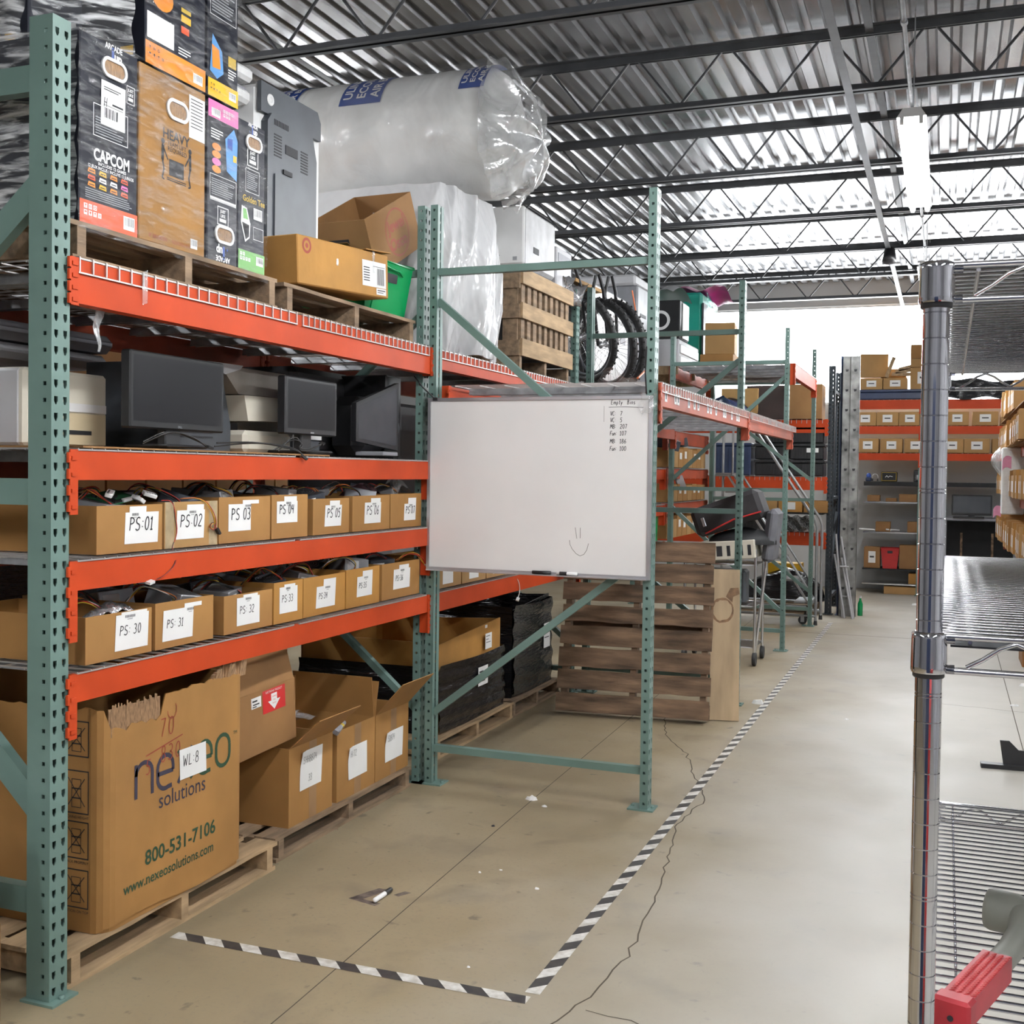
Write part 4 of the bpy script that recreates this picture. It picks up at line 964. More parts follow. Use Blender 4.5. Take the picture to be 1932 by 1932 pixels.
paper(t, PX(0.003), Y(3.345), Y(3.50), Z(0.535), Z(0.645), 'WL:8', 0.04, tilt=-.04, hw=.003)
g = G(); P = PY(-0.0013)   # handling marks on the side
for k, (zb, zt) in enumerate(((.70, .82), (.51, .655), (.36, .485), (.195, .325))):
    a, b = -0.165 + 2.555 - 2.555, -0.062
    g.frame(P, a, b, Z(zb) , Z(zt), .004, 0)
    c = (a + b) / 2; zc = (Z(zb) + Z(zt)) / 2; hh = (zt - zb)
    for j in range(3): g.frame(P, c - .02, c + .02, zc - hh * .36 + j * hh * .22, zc - hh * .36 + (j + 1) * hh * .22, .0022, 0)
    g.line(P, [(c - .035, zc - hh * .32), (c + .035, zc + hh * .32)], .003); g.line(P, [(c - .035, zc + hh * .32), (c + .035, zc - hh * .32)], .003)
    g.text(P, ['', 'STACKING HEIGHT', 'STACK PROPERLY', 'CAUTION ON TOP'][k], b, Z(zb) - .016, .009, 0, 'R')
g.build('handling_mark', INK, t)

# ------------------------------------------------------------------ second floor pallet: four open cartons
pallet('brown wooden pallet under the four open cartons', (-2.60, 4.05, 0), 1.28, 1.05, 0.105, WOOD, seed=4)
def lowbox(label, y0, y1, h, flaps, txt, pu, tilt, seed):
    w = y1 - y0
    t = carton(label, (-2.625, y0, 0.105), w, 0.46, h, CARD, flaps=flaps, group='open cartons on the floor pallet')
    P = PX(0.0016); a, b, c, d = pu
    g = G(); k = 8
    g.surf(lambda u, v: P((a + (b - a) * u) * w + tilt * (v - .5) * .04, c + (d - c) * v)[0:1] and (0.0016 + 0.012 * max(0, .25 - u) * max(0, v - .6) * 8 + 0.02 * max(0, .3 - v) * max(0, .35 - u), (a + (b - a) * u) * w + tilt * (v - .5) * .04, c + (d - c) * v), k, k)
    pl = g.build('paper_label', PAPER, t)
    if txt:
        q = G(); Q = PX(0.0048)
        for i, s in enumerate(txt.split('\n')): q.hand(Q, s, (a + (b - a) * (.12 if i == 0 else .35)) * w, c + (d - c) * (.68 - .5 * i), .030, .002, gap=.2)
        q.build('handwriting', INKG, pl)
    G().rect(PX(0.0005), w * .45, w * .62, 0, h, 0).build('packing_tape', mat('brown_tape', (0.30, 0.17, 0.08), 0.3, 0, .08), t)
    return t
lowbox('open carton with a wide flap raised, labelled with two lines of numbers', 4.185, 4.555, .345, [('f', 48, .20), ('b', -15, .2)], 'S4H8874\n33', (.24, .74, .14, .31), .3, 1)
lowbox('middle open carton of the floor pallet with parts on top of it', 4.597, 4.970, .335, [('r', -8, .2), ('b', -6, .18)], 'H:72', (.28, .78, .08, .235), -.1, 2)
lowbox('end carton of the floor pallet with its flap leaning on the post', 4.978, 5.345, .335, [('f', 42, .22), ('l', -12, .17)], '51874', (.28, .82, .075, .225), .2, 3)
t = carton('tall carton with a red arrow label, tilted on the open cartons', (-2.66, 3.86, 0.46), 0.40, 0.42, 0.27, CARD3, opened=False, rot=(radians(4.0), radians(0), radians(-4)))
G().prism([(0.0, 0.01, 0.268), (0.0, 0.39, 0.268), (-0.06, 0.41, 0.44), (-0.06, 0.02, 0.44)], (-.004, 0, 0)).build('flap', CARD3, t)
g = G(); P = PX(0.0012); g.rect(P, 0.17, 0.325, 0.16, 0.258, 0)
P2 = PX(0.002); c = 0.247
g.rect(P2, c - .02, c + .02, .205, .236, 1); g.add([P2(c - .042, .207), P2(c, .167), P2(c + .042, .207)], [(0, 1, 2)], 1); g.text(P2, 'ELECTRONIC PRODUCT', c, .243, .009, 1, 'C', sx=.8)
g.text(PX(.003), 'SIGNED', c, .22, .006, 2, 'C'); g.text(PX(.003), 'FOR', c, .205, .006, 2, 'C'); g.text(PX(.003), 'RECEIPT', c, .192, .005, 2, 'C')
g.build('red_arrow_label', [mat('label_red', (0.62, 0.03, 0.03), 0.4, 0, .04), WHITE, REDP], t)
paper(t, P, .095, .16, .20, .245, None, lines=[(.1, .6, .6, .75), (.15, .8, .3, .42), (.1, .5, .1, .2)])
tag(G().surf(lambda u, v: (-2.72 - 0.25 * v, 4.22 + 0.36 * u, 0.49 + 0.06 * sin(pi * u) + .02 * sin(14 * u + 5 * v)), 14, 8).build('bubble_bag', FILM_B), 'clear plastic wrapping spilling over the middle open cartons', 'bag')
cable('grey and yellow adaptor leads on the edge of the middle carton', [(-2.68, 4.60, .44), (-2.65, 4.63, .47), (-2.64, 4.66, .50), (-2.66, 4.70, .47), (-2.64, 4.64, .455)], ('black', 'white', 'yellow'), r=.005, spread=.012, seed=21)
t = thing('adaptor', 'grey and black power adaptor on the edge of the middle carton', 'adaptor', (-2.655, 4.63, .445), 0, None, (.3, .5, .3)); G().bbox(-.03, .03, -.05, .05, 0, .035, .006).build('case', GREYPL, t); G().bbox(-.031, .031, .0, .02, .001, .037, .004).build('band', WIRES['yellow'], t)
# behind the bins on the floor level
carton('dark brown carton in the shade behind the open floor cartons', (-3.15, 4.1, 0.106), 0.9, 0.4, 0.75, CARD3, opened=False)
# ------------------------------------------------------------------ shrink wrapped pallet of game cabinet cartons, top level
ZT = 2.318
pallet('grey wooden pallet under the shrink wrapped printed cartons', (-2.59, 2.84, ZT), 1.17, 1.0, 0.125, WOOD, seed=6)
ZB = ZT + 0.126
def ovalhole(parent, P, u, v, a=0.045, b=0.022, t=0.011):
    """oval white grip ring round a hole in the carton"""
    g = G(); n = 28
    def ring_(k, o): 
        q = 2 * pi * k / n; s = a - b
        return (u + (s if cos(q) > 0 else -s) + (b + o) * cos(q), v + (b + o) * sin(q))
    nr = Vector(P(1, 0)) - Vector(P(0, 0)); nr = nr.cross(Vector(P(0, 1)) - Vector(P(0, 0))).normalized()
    lift = lambda p, h: tuple(Vector(P(*p)) + nr * h)
    A = [lift(ring_(k, t), .0) for k in range(n)]; B = [lift(ring_(k, t), .006) for k in range(n)]; Cc = [lift(ring_(k, 0), .006) for k in range(n)]; D = [lift(ring_(k, 0), .0012) for k in range(n)]
    for X, Y_ in ((A, B), (B, Cc), (Cc, D)): g.add(X + Y_, [(k, (k + 1) % n, n + (k + 1) % n, n + k) for k in range(n)], 0)
    g.build('grip_ring', WHITEPL, parent)
    G().add(D, [tuple(range(n))]).build('grip_hole', CARDIN, parent)
def uplogo(g, P, u, v, s, W_, B_, flip=False):
    """two line arcade logo"""
    Q = (lambda a, b: P(2 * u - a, 2 * v - b)) if flip else P
    g.text(Q, 'ARCADE', u, v + s * .12, s * .40, W_, 'C', sx=.8, bold=.03)
    g.text(Q, 'up', u + s * .05, v - s * .55, s * .62, W_, 'L', sx=.9, bold=.04)
    g.text(Q, '1', u - s * .42, v - s * .62, s * .9, B_, 'L', bold=.05)
    g.rect(Q, u - s * .62, u - s * .48, v - s * .55, v - s * .4, B_)
def icons(g, P, u, v, s, rows, cols, W_, Bk):
    P0 = P; P = lambda x, y: tuple(Vector(P0(x, y)) + Vector((.0007, 0, 0)))
    for i in range(rows):
        for j in range(cols[i]):
            a = u + j * s * 1.35; b = v - i * s * 1.3; k = (i * 3 + j) % 5
            g.rect(P, a, a + s, b, b + s, W_)
            P2 = lambda x, y: tuple(Vector(P(x, y)) + Vector((.0004, 0, 0)))
            if k == 0: g.add([P2(a + .2 * s, b + .8 * s), P2(a + .8 * s, b + .8 * s), P2(a + .5 * s, b + .4 * s)], [(2, 1, 0)], Bk); g.rect(P2, a + .45 * s, a + .55 * s, b + .15 * s, b + .45 * s, Bk)
            elif k == 1: g.rect(P2, a + .25 * s, a + .4 * s, b + .2 * s, b + .8 * s, Bk); g.rect(P2, a + .6 * s, a + .75 * s, b + .2 * s, b + .8 * s, Bk)
            elif k == 2: g.disc(P2, a + .5 * s, b + .5 * s, s * .34, Bk, 12, s * .2)
            elif k == 3: g.rect(P2, a + .2 * s, a + .8 * s, b + .45 * s, b + .75 * s, Bk)
            else: g.disc(P2, a + .5 * s, b + .6 * s, s * .25, Bk, 10); g.rect(P2, a + .45 * s, a + .55 * s, b + .15 * s, b + .5 * s, Bk)
def barcode(g, P, u0, u1, v0, v1, W_, Bk, seed=1):
    P0 = P; P = lambda x, y: tuple(Vector(P0(x, y)) + Vector((.0007, 0, 0)))
    g.rect(P, u0, u1, v0, v1, W_); q = rn(seed); x = u0 + (u1 - u0) * .08
    P2 = lambda a, b: tuple(Vector(P(a, b)) + Vector((.0004, 0, 0)))
    while x < u1 - (u1 - u0) * .1:
        w = (u1 - u0) * q.choice((.02, .03, .05)); g.rect(P2, x, x + w, v0 + (v1 - v0) * .3, v1 - (v1 - v0) * .08, Bk); x += w + (u1 - u0) * q.choice((.05, .07, .09))
def finetext(g, P, u0, u1, v0, v1, n, mi, seed=2):
    q = rn(seed)
    for i in range(n):
        v = v1 - (v1 - v0) * (i + .5) / n; g.rect(P, u0, u0 + (u1 - u0) * q.uniform(.7, 1), v, v + (v1 - v0) / n * .45, mi)
def badge(g, P, u, v, w, h, W_, Bk):
    g.frame(P, u - w / 2, u + w / 2, v - h / 2, v + h / 2, w * .05, W_)
    g.text(P, 'JUST', u, v + h * .18, h * .16, W_, 'C', bold=.03); g.text(P, 'LIKE', u, v - h * .06, h * .16, W_, 'C', bold=.03)
    g.rect(P, u - w * .3, u + w * .3, v - h * .32, v - h * .14, W_)
PM = [BLKBOX, WHITE, REDP, GREYP, BLUP, ORGP, YELP, PINKP, GRNP, CYANP, INK, GOLDI, PAPER]
def pbox(label, y0, y1, z0, z1, m=BLKBOX, x=-2.6, d=0.92):
    t = thing('printed_carton', label, 'printed carton', (x, y0, z0)); w, h = y1 - y0, z1 - z0
    G().bbox(-d, 0, 0, w, 0, h, .004).build('carton_body', m, t); return t, w, h
P = PX(0.0012); Pb = PX(0.0022)
t, w, h = pbox('black game cabinet carton printed CAPCOM with a red band at its foot', 2.88, 3.155, ZB, ZB + 0.61)
g = G(); z = lambda a: a - ZB; y = lambda a: a - 2.88
g.rect(P, 0, w, 0, .075, 2)
uplogo(g, P, y(3.035), z(3.030), .046, 1, 4)
g.frame(P, y(2.94), y(3.105), z(2.735), z(2.84), .0025, 1); finetext(g, P, y(2.95), y(3.09), z(2.74), z(2.80), 7, 3)
g.text(P, 'CAPCOM', y(2.942), z(2.658), .037, 1, 'L', sx=.78, bold=.035)
g.text(P, 'INCLUDES 12 GAMES', y(3.03), z(2.643), .010, 1, 'C', bold=.02); g.text(P, '12 JEUX INCLUS / INCLUYE 12 JUEGOS', y(3.025), z(2.629), .010, 1, 'C', sx=.9, bold=.02)
q = rn(4)
for i in range(3):
    for j in range(4):
        u, v = y(2.915) + .052 * j, z(2.612) - .022 * i; g.add([P(u, v), P(u + .036, v - .003), P(u + .034, v + .012), P(u + .005, v + .014)], [(0, 1, 2, 3)], [5, 2, 1, 6, 2, 7, 5, 1][(i * 4 + j * 3) % 8]); g.rect(Pb, u + .006, u + .03, v + .003, v + .006, 10)
finetext(g, P, y(2.905), y(3.13), z(2.525), z(2.56), 5, 3, 5)
icons(g, P, y(2.898), z(2.492), .016, 2, (3, 4), 1, 2); barcode(g, P, y(3.085), y(3.14), z(2.46), z(2.505), 1, 10)
badge(g, P, y(3.118), z(2.915), .04, .06, 1, 10)
g.build('printed_face', PM, t)
ovalhole(t, P, y(3.035), z(2.974), .05, .023, .011)
paper(t, PX(.003), y(2.972), y(3.088), z(2.78), z(2.925), 'H', .03, tilt=.02, lines=[(.1, .8, .85, .87), (.1, .7, .8, .82), (.45, .9, .5, .54), (.1, .9, .45, .46), (.15, .17, .18, .4), (.2, .24, .18, .4), (.27, .29, .18, .4), (.33, .37, .18, .4), (.4, .42, .18, .4), (.46, .5, .18, .4), (.55, .57, .18, .4), (.62, .68, .18, .4)])
t, w, h = pbox('tall plain brown carton marked HEAVY with a two person lift drawing', 3.165, 3.532, ZB, ZB + 0.605, CARD)
y = lambda a: a - 3.165
g = G(); g.text(P, 'HEAVY', y(3.362), z(2.826), .034, 0, 'C', bold=.02); g.text(P, 'TEAM LIFT', y(3.365), z(2.805), .016, 0, 'C'); g.text(P, 'REQUIRED', y(3.367), z(2.785), .016, 0, 'C')
for s, u in ((1, y(3.288)), (-1, y(3.44))):
    g.disc(P, u, z(2.812), .0095, 0); g.line(P, [(u, z(2.802)), (u - s * .002, z(2.745))], .014); g.line(P, [(u, z(2.795)), (u + s * .028, z(2.752))], .006)
    g.line(P, [(u - s * .002, z(2.748)), (u + s * .006, z(2.715)), (u - s * .003, z(2.682))], .008); g.line(P, [(u - s * .003, z(2.682)), (u + s * .009, z(2.68))], .006)
g.rect(P, y(3.322), y(3.405), z(2.70), z(2.758), 0); finetext(g, P, y(3.31), y(3.42), z(2.678), z(2.692), 2, 0)
g.text(P, 'IF BROKEN', y(3.215), z(2.462), .014, 1); g.text(P, 'NZXOGU B V 1 0', y(3.34), z(2.462), .012, 1)
barcode(g, P, y(3.445), y(3.485), z(2.465), z(2.50), 2, 0)
g.build('printed_face', [INK, REDI, PAPER], t)
ovalhole(t, P, y(3.365), z(2.938), .050, .026, .012)
paper(t, PX(.002), y(3.432), y(3.525), z(2.865), z(3.02), None, lines=[(.1, .85, .9 - .08 * k, .92 - .08 * k) for k in range(9)])
t, w, h = pbox('narrow black carton with a pink band at the top, between the brown and green ones', 3.548, 3.738, ZB, ZB + 0.60)
y = lambda a: a - 3.548
g = G(); g.rect(P, 0, w, h - .065, h, 7); icons(g, P, y(3.64), z(3.015), .012, 2, (4, 3), 1, 7); barcode(g, Pb, y(3.565), y(3.62), z(2.985), z(3.015), 1, 10)
g.add([P(y(3.665), z(2.80)), P(y(3.73), z(2.775)), P(y(3.735), z(2.93)), P(y(3.71), z(2.97)), P(y(3.655), z(2.92)), P(y(3.66), z(2.86))], [(0, 1, 2, 3, 4, 5)], 9)
g.add([Pb(y(3.668), z(2.89)), Pb(y(3.70), z(2.885)), Pb(y(3.70), z(2.93)), Pb(y(3.668), z(2.925))], [(0, 1, 2, 3)], 4); g.rect(Pb, y(3.705), y(3.728), z(2.845), z(2.87), 6)
finetext(g, P, y(3.565), y(3.64), z(2.90), z(2.94), 4, 1); 
for k, mi in enumerate((5, 5, 7, 5)): g.disc(P, y(3.60), z(2.875 - .028 * k), .014, mi, 12, 0, 2.0)
g.frame(P, y(3.56), y(3.728), z(2.675), z(2.77), .002, 1); finetext(g, P, y(3.57), y(3.715), z(2.69), z(2.755), 8, 3); g.rect(P, y(3.56), y(3.728), z(2.672), z(2.685), 1)
badge(g, P, y(3.643), z(2.622), .07, .07, 1, 10); uplogo(g, P, y(3.645), z(2.475), .05, 1, 4, True)
g.build('printed_face', PM, t); ovalhole(t, P, y(3.65), z(2.552), .05, .024, .011)
t, w, h = pbox('black carton printed Golden Tee with a green band at its foot', 3.745, 3.925, ZB, ZB + 0.585)
y = lambda a: a - 3.745
g = G(); g.rect(P, 0, w, 0, .078, 8); icons(g, P, y(3.755), z(2.50), .014, 2, (2, 4), 1, 8); barcode(g, P, y(3.865), y(3.915), z(2.475), z(2.51), 1, 10)
uplogo(g, P, y(3.838), z(3.010), .036, 1, 4); badge(g, P, y(3.838), z(2.895), .075, .075, 1, 10)
g.frame(P, y(3.79), y(3.885), z(2.755), z(2.848), .002, 1); finetext(g, P, y(3.80), y(3.875), z(2.765), z(2.835), 9, 3)
g.text(P, 'Golden Tee', y(3.772), z(2.716), .024, 11, 'L', sx=.92, bold=.02)
g.add([P(y(3.76), z(2.63)), P(y(3.79), z(2.555)), P(y(3.82), z(2.575)), P(y(3.825), z(2.63)), P(y(3.80), z(2.69)), P(y(3.765), z(2.695))], [(0, 1, 2, 3, 4, 5)], 1)
g.add([Pb(y(3.768), z(2.63)), Pb(y(3.792), z(2.565)), Pb(y(3.815), z(2.58)), Pb(y(3.815), z(2.625))], [(0, 1, 2, 3)], 10); g.add([Pb(y(3.775), z(2.645)), Pb(y(3.808), z(2.645)), Pb(y(3.795), z(2.685)), Pb(y(3.773), z(2.685))], [(0, 1, 2, 3)], 8)
barcode(g, P, y(3.845), y(3.905), z(2.655), z(2.70), 1, 10); g.frame(P, y(3.845), y(3.915), z(2.575), z(2.625), .002, 1)
g.build('printed_face', PM, t); ovalhole(t, P, y(3.842), z(2.952), .045, .021, .010)
ZU = ZB + 0.612
t, w, h = pbox('upper black carton with an orange band and white label, second tier', 3.192, 3.528, ZU, ZU + 0.62)
y = lambda a: a - 3.192; z = lambda a: a - ZU
g = G(); g.rect(P, 0, w, 0, .078, 5); icons(g, Pb, y(3.205), z(3.105), .017, 2, (3, 4), 5, 10); barcode(g, P, y(3.455), y(3.51), z(3.07), z(3.105), 1, 10); g.rect(P, y(3.20), y(3.345), z(3.145), z(3.235), 1)
g.disc(P, y(3.28), z(3.31), .05, 5, 16, 0, 1.2); g.rect(P, y(3.385), y(3.44), z(3.265), z(3.29), 6); g.rect(P, y(3.385), y(3.43), z(3.225), z(3.25), 2); g.rect(P, y(3.385), y(3.44), z(3.30), z(3.315), 11); finetext(g, P, y(3.37), y(3.44), z(3.14), z(3.17), 3, 1)
g.build('printed_face', PM, t)
g = G(); Q = PY(-.0015); [g.rect(Q, -.36 + .085 * k, -.305 + .085 * k, .03, .062, 6) for k in range(4)]; g.rect(Q, -.33, -.295, .08, .34, 6); g.build('yellow_side_print', PM, t)
t, w, h = pbox('upper black carton with a yellow band, second tier', 3.545, 3.735, ZU, ZU + 0.62)
y = lambda a: a - 3.545
g = G(); g.rect(P, 0, w, 0, .066, 6); icons(g, Pb, y(3.555), z(3.095), .013, 2, (2, 4), 6, 10); barcode(g, P, y(3.675), y(3.72), z(3.075), z(3.105), 1, 10)
g.add([P(y(3.555), z(3.15)), P(y(3.60), z(3.13)), P(y(3.64), z(3.16)), P(y(3.63), z(3.24)), P(y(3.57), z(3.29))], [(0, 1, 2, 3, 4)], 9); g.add([Pb(y(3.57), z(3.165)), Pb(y(3.62), z(3.17)), Pb(y(3.61), z(3.24)), Pb(y(3.565), z(3.25))], [(0, 1, 2, 3)], 5)
g.rect(P, y(3.67), y(3.72), z(3.20), z(3.24), 11); finetext(g, P, y(3.67), y(3.72), z(3.15), z(3.19), 4, 1); g.frame(P, y(3.555), y(3.72), z(3.36), z(3.48), .002, 1); finetext(g, P, y(3.565), y(3.71), z(3.37), z(3.47), 9, 3)
g.build('printed_face', PM, t)
t, w, h = pbox('upper black carton edged with yellow squares, set back on the stack', 2.93, 3.18, ZU, ZU + 0.5, x=-2.86, d=.66)
g = G(); Q = PY(-.0012)
for k in range(9): g.rect(Q, -.62 + .065 * k, -.575 + .065 * k, .02, .045, 0)
g.rect(Q, -.35, -.32, .02, .3, 0); g.rect(Q, -.62, -.5, .2, .24, 1); g.build('printed_face', [YELP, ORGP], t)
q = rn(9)
def wrapsheet(name, fn, nu, nv, m, label): return tag(G().surf(fn, nu, nv).build(name, m), label, 'stretch film')
wrapsheet('stretch_wrap', lambda u, v: (-2.592 + .004 * sin(40 * v + 7 * u), 2.865 + 1.07 * u, ZB - .03 + (.67 - .08 * u) * v), 40, 40, FILM, 'clear stretch film drawn round the lower tier of printed cartons')
wrapsheet('stretch_wrap', lambda u, v: (-2.588 + .006 * sin(30 * v + 9 * u), 3.18 + .565 * u, ZU - .05 + .66 * v), 30, 30, FILM, 'clear stretch film drawn round the upper tier of printed cartons')
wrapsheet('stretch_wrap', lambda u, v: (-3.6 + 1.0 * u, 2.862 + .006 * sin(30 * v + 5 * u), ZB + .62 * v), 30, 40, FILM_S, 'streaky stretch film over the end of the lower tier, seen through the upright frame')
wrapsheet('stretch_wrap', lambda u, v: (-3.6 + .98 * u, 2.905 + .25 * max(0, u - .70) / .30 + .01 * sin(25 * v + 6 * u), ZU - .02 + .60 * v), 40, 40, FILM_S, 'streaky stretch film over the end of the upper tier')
tag(G().surf(lambda u, v: (-2.53 + .003 * u, 3.10 + .022 * u, 2.315 - .11 * v + .01 * u), 2, 6).build('film_strand', FILM_B), 'loose strand of film hanging over the top orange rail', 'film strand')
tag(G().surf(lambda u, v: (-2.62, 2.99 + .05 * (u - .5) * (1 - .8 * v) + .01 * sin(9 * v), 2.20 - .16 * v), 4, 8).build('film_strand', FILM_B), 'torn scrap of film hanging below the top orange rail', 'film strand')

# ------------------------------------------------------------------ second top pallet: cartons, tote, big printer
pallet('grey wooden pallet under the bullseye carton and green tote', (-2.60, 4.08, ZT), 1.24, 1.0, 0.125, WOOD, seed=8)
t = thing('cardboard_box', 'long brown carton with a red bullseye mark and a shipping label', 'cardboard box', (-2.60, 4.185, ZB + .012), rot=(radians(3.2), 0, radians(-3)))
w, h, d = 0.76, 0.21, 0.20
G().bbox(-d, 0, 0, w, 0, h, .005).build('carton_body', CARD4, t)
g = G(); g.prism([(-d, w - .15, h), (0.012, w - .22, h + .002), (.016, w + .006, h + .008), (-d, w + .006, h + .012)], (0, 0, .004)); g.build('lifted_flap', CARD4, t)
g = G(); g.disc(P, .068, .168, .034, 0, 28, .022); g.disc(P, .068, .168, .011, 0, 20); g.build('bullseye_mark', REDI, t)
paper(t, P, .52, .735, .045, .165, None, lines=[(.05, .3, .7 - .1 * k, .74 - .1 * k) for k in range(6)] + [(.45, .95, .8, .82)] + [(.62 + .045 * k, .64 + .045 * k + .008 * (k % 2), .1, .75) for k in range(7)], name='shipping_label')
paper(t, P, .645, .735, -.0 + .012, .042, None, lines=[(.1, .9, .6, .75), (.1, .7, .3, .4)], name='shipping_label')
g = G(); g.rect(P, .30, .315, .11, .14, 0); g.rect(PX(.003), .61, .632, .11, .215, 0); g.build('tape_strip', FILM_B, t)
g = G(); g.surf(lambda u, v: (-.30 + .05 * u, -.003 - .02 * sin(3 * v), h + .005 - .12 * v + .02 * u), 3, 6); g.build('torn_paper_tape', CARD4, t)
# grocery carton lying tilted on top
t = carton('open grocery tote carton with oval store lettering, tipped on the green tote', (-2.80, 5.285, 2.675), .535, .36, .305, CARD3, rot=(radians(28), 0, radians(-3)), th=.006)
P_ = PX(.0012)
g = G(); g.disc(P_, .30, .15, .128, 0, 36, .120); g.text(P_, 'Jewel', .30, .165, .062, 0, 'C', bold=.02); g.text(P_, 'Osco.', .30, .07, .062, 0, 'C', bold=.02); g.build('store_lettering', REDI, t)
for Q, sgn in ((PY(-.0012), 1), (PY(.535 - .0072), 1)):
    g = G(); g.rect(Q, -.26, -.12, .18, .21, 0); g.build('hand_slot', INK if Q(0, 0)[1] < 0 else BUBBLE, t)
    y_ = Q(0, 0)[1]; g = G(); g.prism([(-.26, y_, .18), (-.12, y_, .18), (-.12, y_ - .02, .198), (-.26, y_ - .02, .198)], (0, 0, .004)); g.build('slot_flap', CARD3, t)
# green corrugated plastic tote
t = thing('plastic_tote', 'green corrugated plastic tote with a curved handle hole', 'tote', (-2.70, 4.93, ZB), rz=radians(-6))
g = G(); W_, D_, H_ = .40, .42, .27
A = [(-D_, .02), (0, .02), (0, W_ - .02), (-D_, W_ - .02)]; B = [(-D_ - .02, -.01), (.035, -.01), (.035, W_ + .01), (-D_ - .02, W_ + .01)]
g.add([(x, y_, 0) for x, y_ in A] + [(x, y_, H_) for x, y_ in B] + [(x * .98 + .0, y_ * .97 + .006, .004) for x, y_ in A] + [(x * .975, y_ * .97 + .006, H_) for x, y_ in B], [(0, 1, 2, 3), (0, 4, 5, 1), (1, 5, 6, 2), (2, 6, 7, 3), (3, 7, 4, 0), (8, 9, 13, 12), (9, 10, 14, 13), (10, 11, 15, 14), (11, 8, 12, 15), (4, 12, 13, 5), (5, 13, 14, 6), (6, 14, 15, 7), (7, 15, 12, 4)])
g.build('tote_body', GRNBIN, t)
g = G(); g.tube([(-D_ - .02, -.012, H_), (.037, -.012, H_), (.037, W_ + .012, H_), (-D_ - .02, W_ + .012, H_)], .009, 6, closed=True); g.build('rim', GRNBIN, t)
g = G(); Q = lambda u, v: (.003 + .035 * v / H_ - .001, u, v); g.rect(lambda u, v: tuple(Vector(Q(u, v)) + Vector((.003, 0, 0))), .13, .27, .17, .215); g.build('handle_hole', INK, t)
g = G(); g.tube([(.03, .06, .262), (.036, .09, .255), (.043, .13, .245), (.046, .2, .235), (.043, .27, .232), (.038, .31, .215)], .006, 6); g.tube([(.026, .02, .23), (.03, .06, .235), (.034, .10, .25)], .006, 6); g.build('handle_weld', GRNBIN, t)
g = G(); g.prism([(.004, .06, .012), (.004, W_ - .05, .012), (.010, W_ - .08, .09), (.016, W_ - .09, .16), (.016, .1, .16)], (.004, 0, 0)); g.build('folded_corner', GRNBIN, t)
# tall copier standing back to the aisle
t = thing('office_copier', 'big white copier with a black vented back panel, standing by the bubble wrap rolls', 'copier', (-2.80, 4.21, ZB))
G().bbox(-.62, -.03, .0, .535, 0, .90, .02).build('cabinet', WHITEPL, t)
g = G(); g.prism([(-.03, .03, .10), (-.03, .44, .10), (-.03, .44, .66), (-.03, .40, .78), (-.03, .06, .78), (-.03, .03, .74)], (.035, 0, 0))
g.box(-.03, .012, .08, .36, .12, .52); g.prism([(-.03, .0, .775), (-.03, .50, .775), (-.03, .50, .86), (-.03, .47, .905), (-.03, .0, .905)], (.02, 0, 0)); g.build('back_panel', SLATE, t)
g = G()
for k in range(10): g.box(.004, .0065, .08 + .012 * k, .086 + .012 * k, .735, .76)
for k in range(8): g.box(.004, .0065, .08, .14, .60 + .013 * k, .606 + .013 * k); g.box(.004, .0065, .30, .36, .58 + .013 * k, .586 + .013 * k)
g.box(.005, .008, .17, .27, .63, .67); g.box(.005, .012, .15, .22, .535, .555); g.build('vent', INK, t)
g = G(); g.lathe([(.026, 0), (.024, .004), (.012, .004), (.011, -.002)], (-.009, .07, .84), (1, 0, 0), 18); g.build('round_port', WHITEPL, t)
g = G(); g.rect(PX(.0135), .26, .31, .14, .185, 0); g.build('warning_sticker', PAPER, t)
G().bbox(-.62, -.06, -.12, .02, .90, .96, .015).build('scanner_lid', WHITEPL, t)
g = G(); g.bbox(-.30, -.06, -.2, .0, .80, .86, .015); g.tube([(-.1, -.02, .70), (-.1, -.10, .72), (-.1, -.13, .80)], .022, 8); g.build('control_arm', WHITEPL, t)
g = G(); g.bbox(-.28, -.08, -.19, -.01, .86, .875, .004); g.build('control_screen', GREYPL, t)

# ------------------------------------------------------------------ two big rolls of bubble wrap in clear bags
def roll(label, x0, x1, y_, z_, R_, loc_top=True):
    t = thing('bubble_wrap_roll', label, 'bubble wrap roll', (x0, y_, z_)); L = x1 - x0; q = rn(5); n = 40
    g = G(); pr = [(R_ * .2, 0), (R_ * .9, 0), (R_, .05)] + [(R_ * (1 + .008 * sin(9 * k)), .05 + (L - .15) * k / 12) for k in range(1, 13)] + [(R_ * .97, L - .05), (R_ * .88, L), (R_ * .2, L)]
    g.lathe(pr, (0, 0, 0), (1, 0, 0), n); g.build('wrap_body', BUBBLE, t)
    return t
R1 = 0.385
t = roll('upper white bubble wrap roll with blue printed panels, in a clear bag', -3.98, -2.50, 6.36, 3.70, R1)
g = G()
def onroll(u, a, lift=.004): return (u, -(R1 + lift) * cos(a), (R1 + lift) * sin(a))
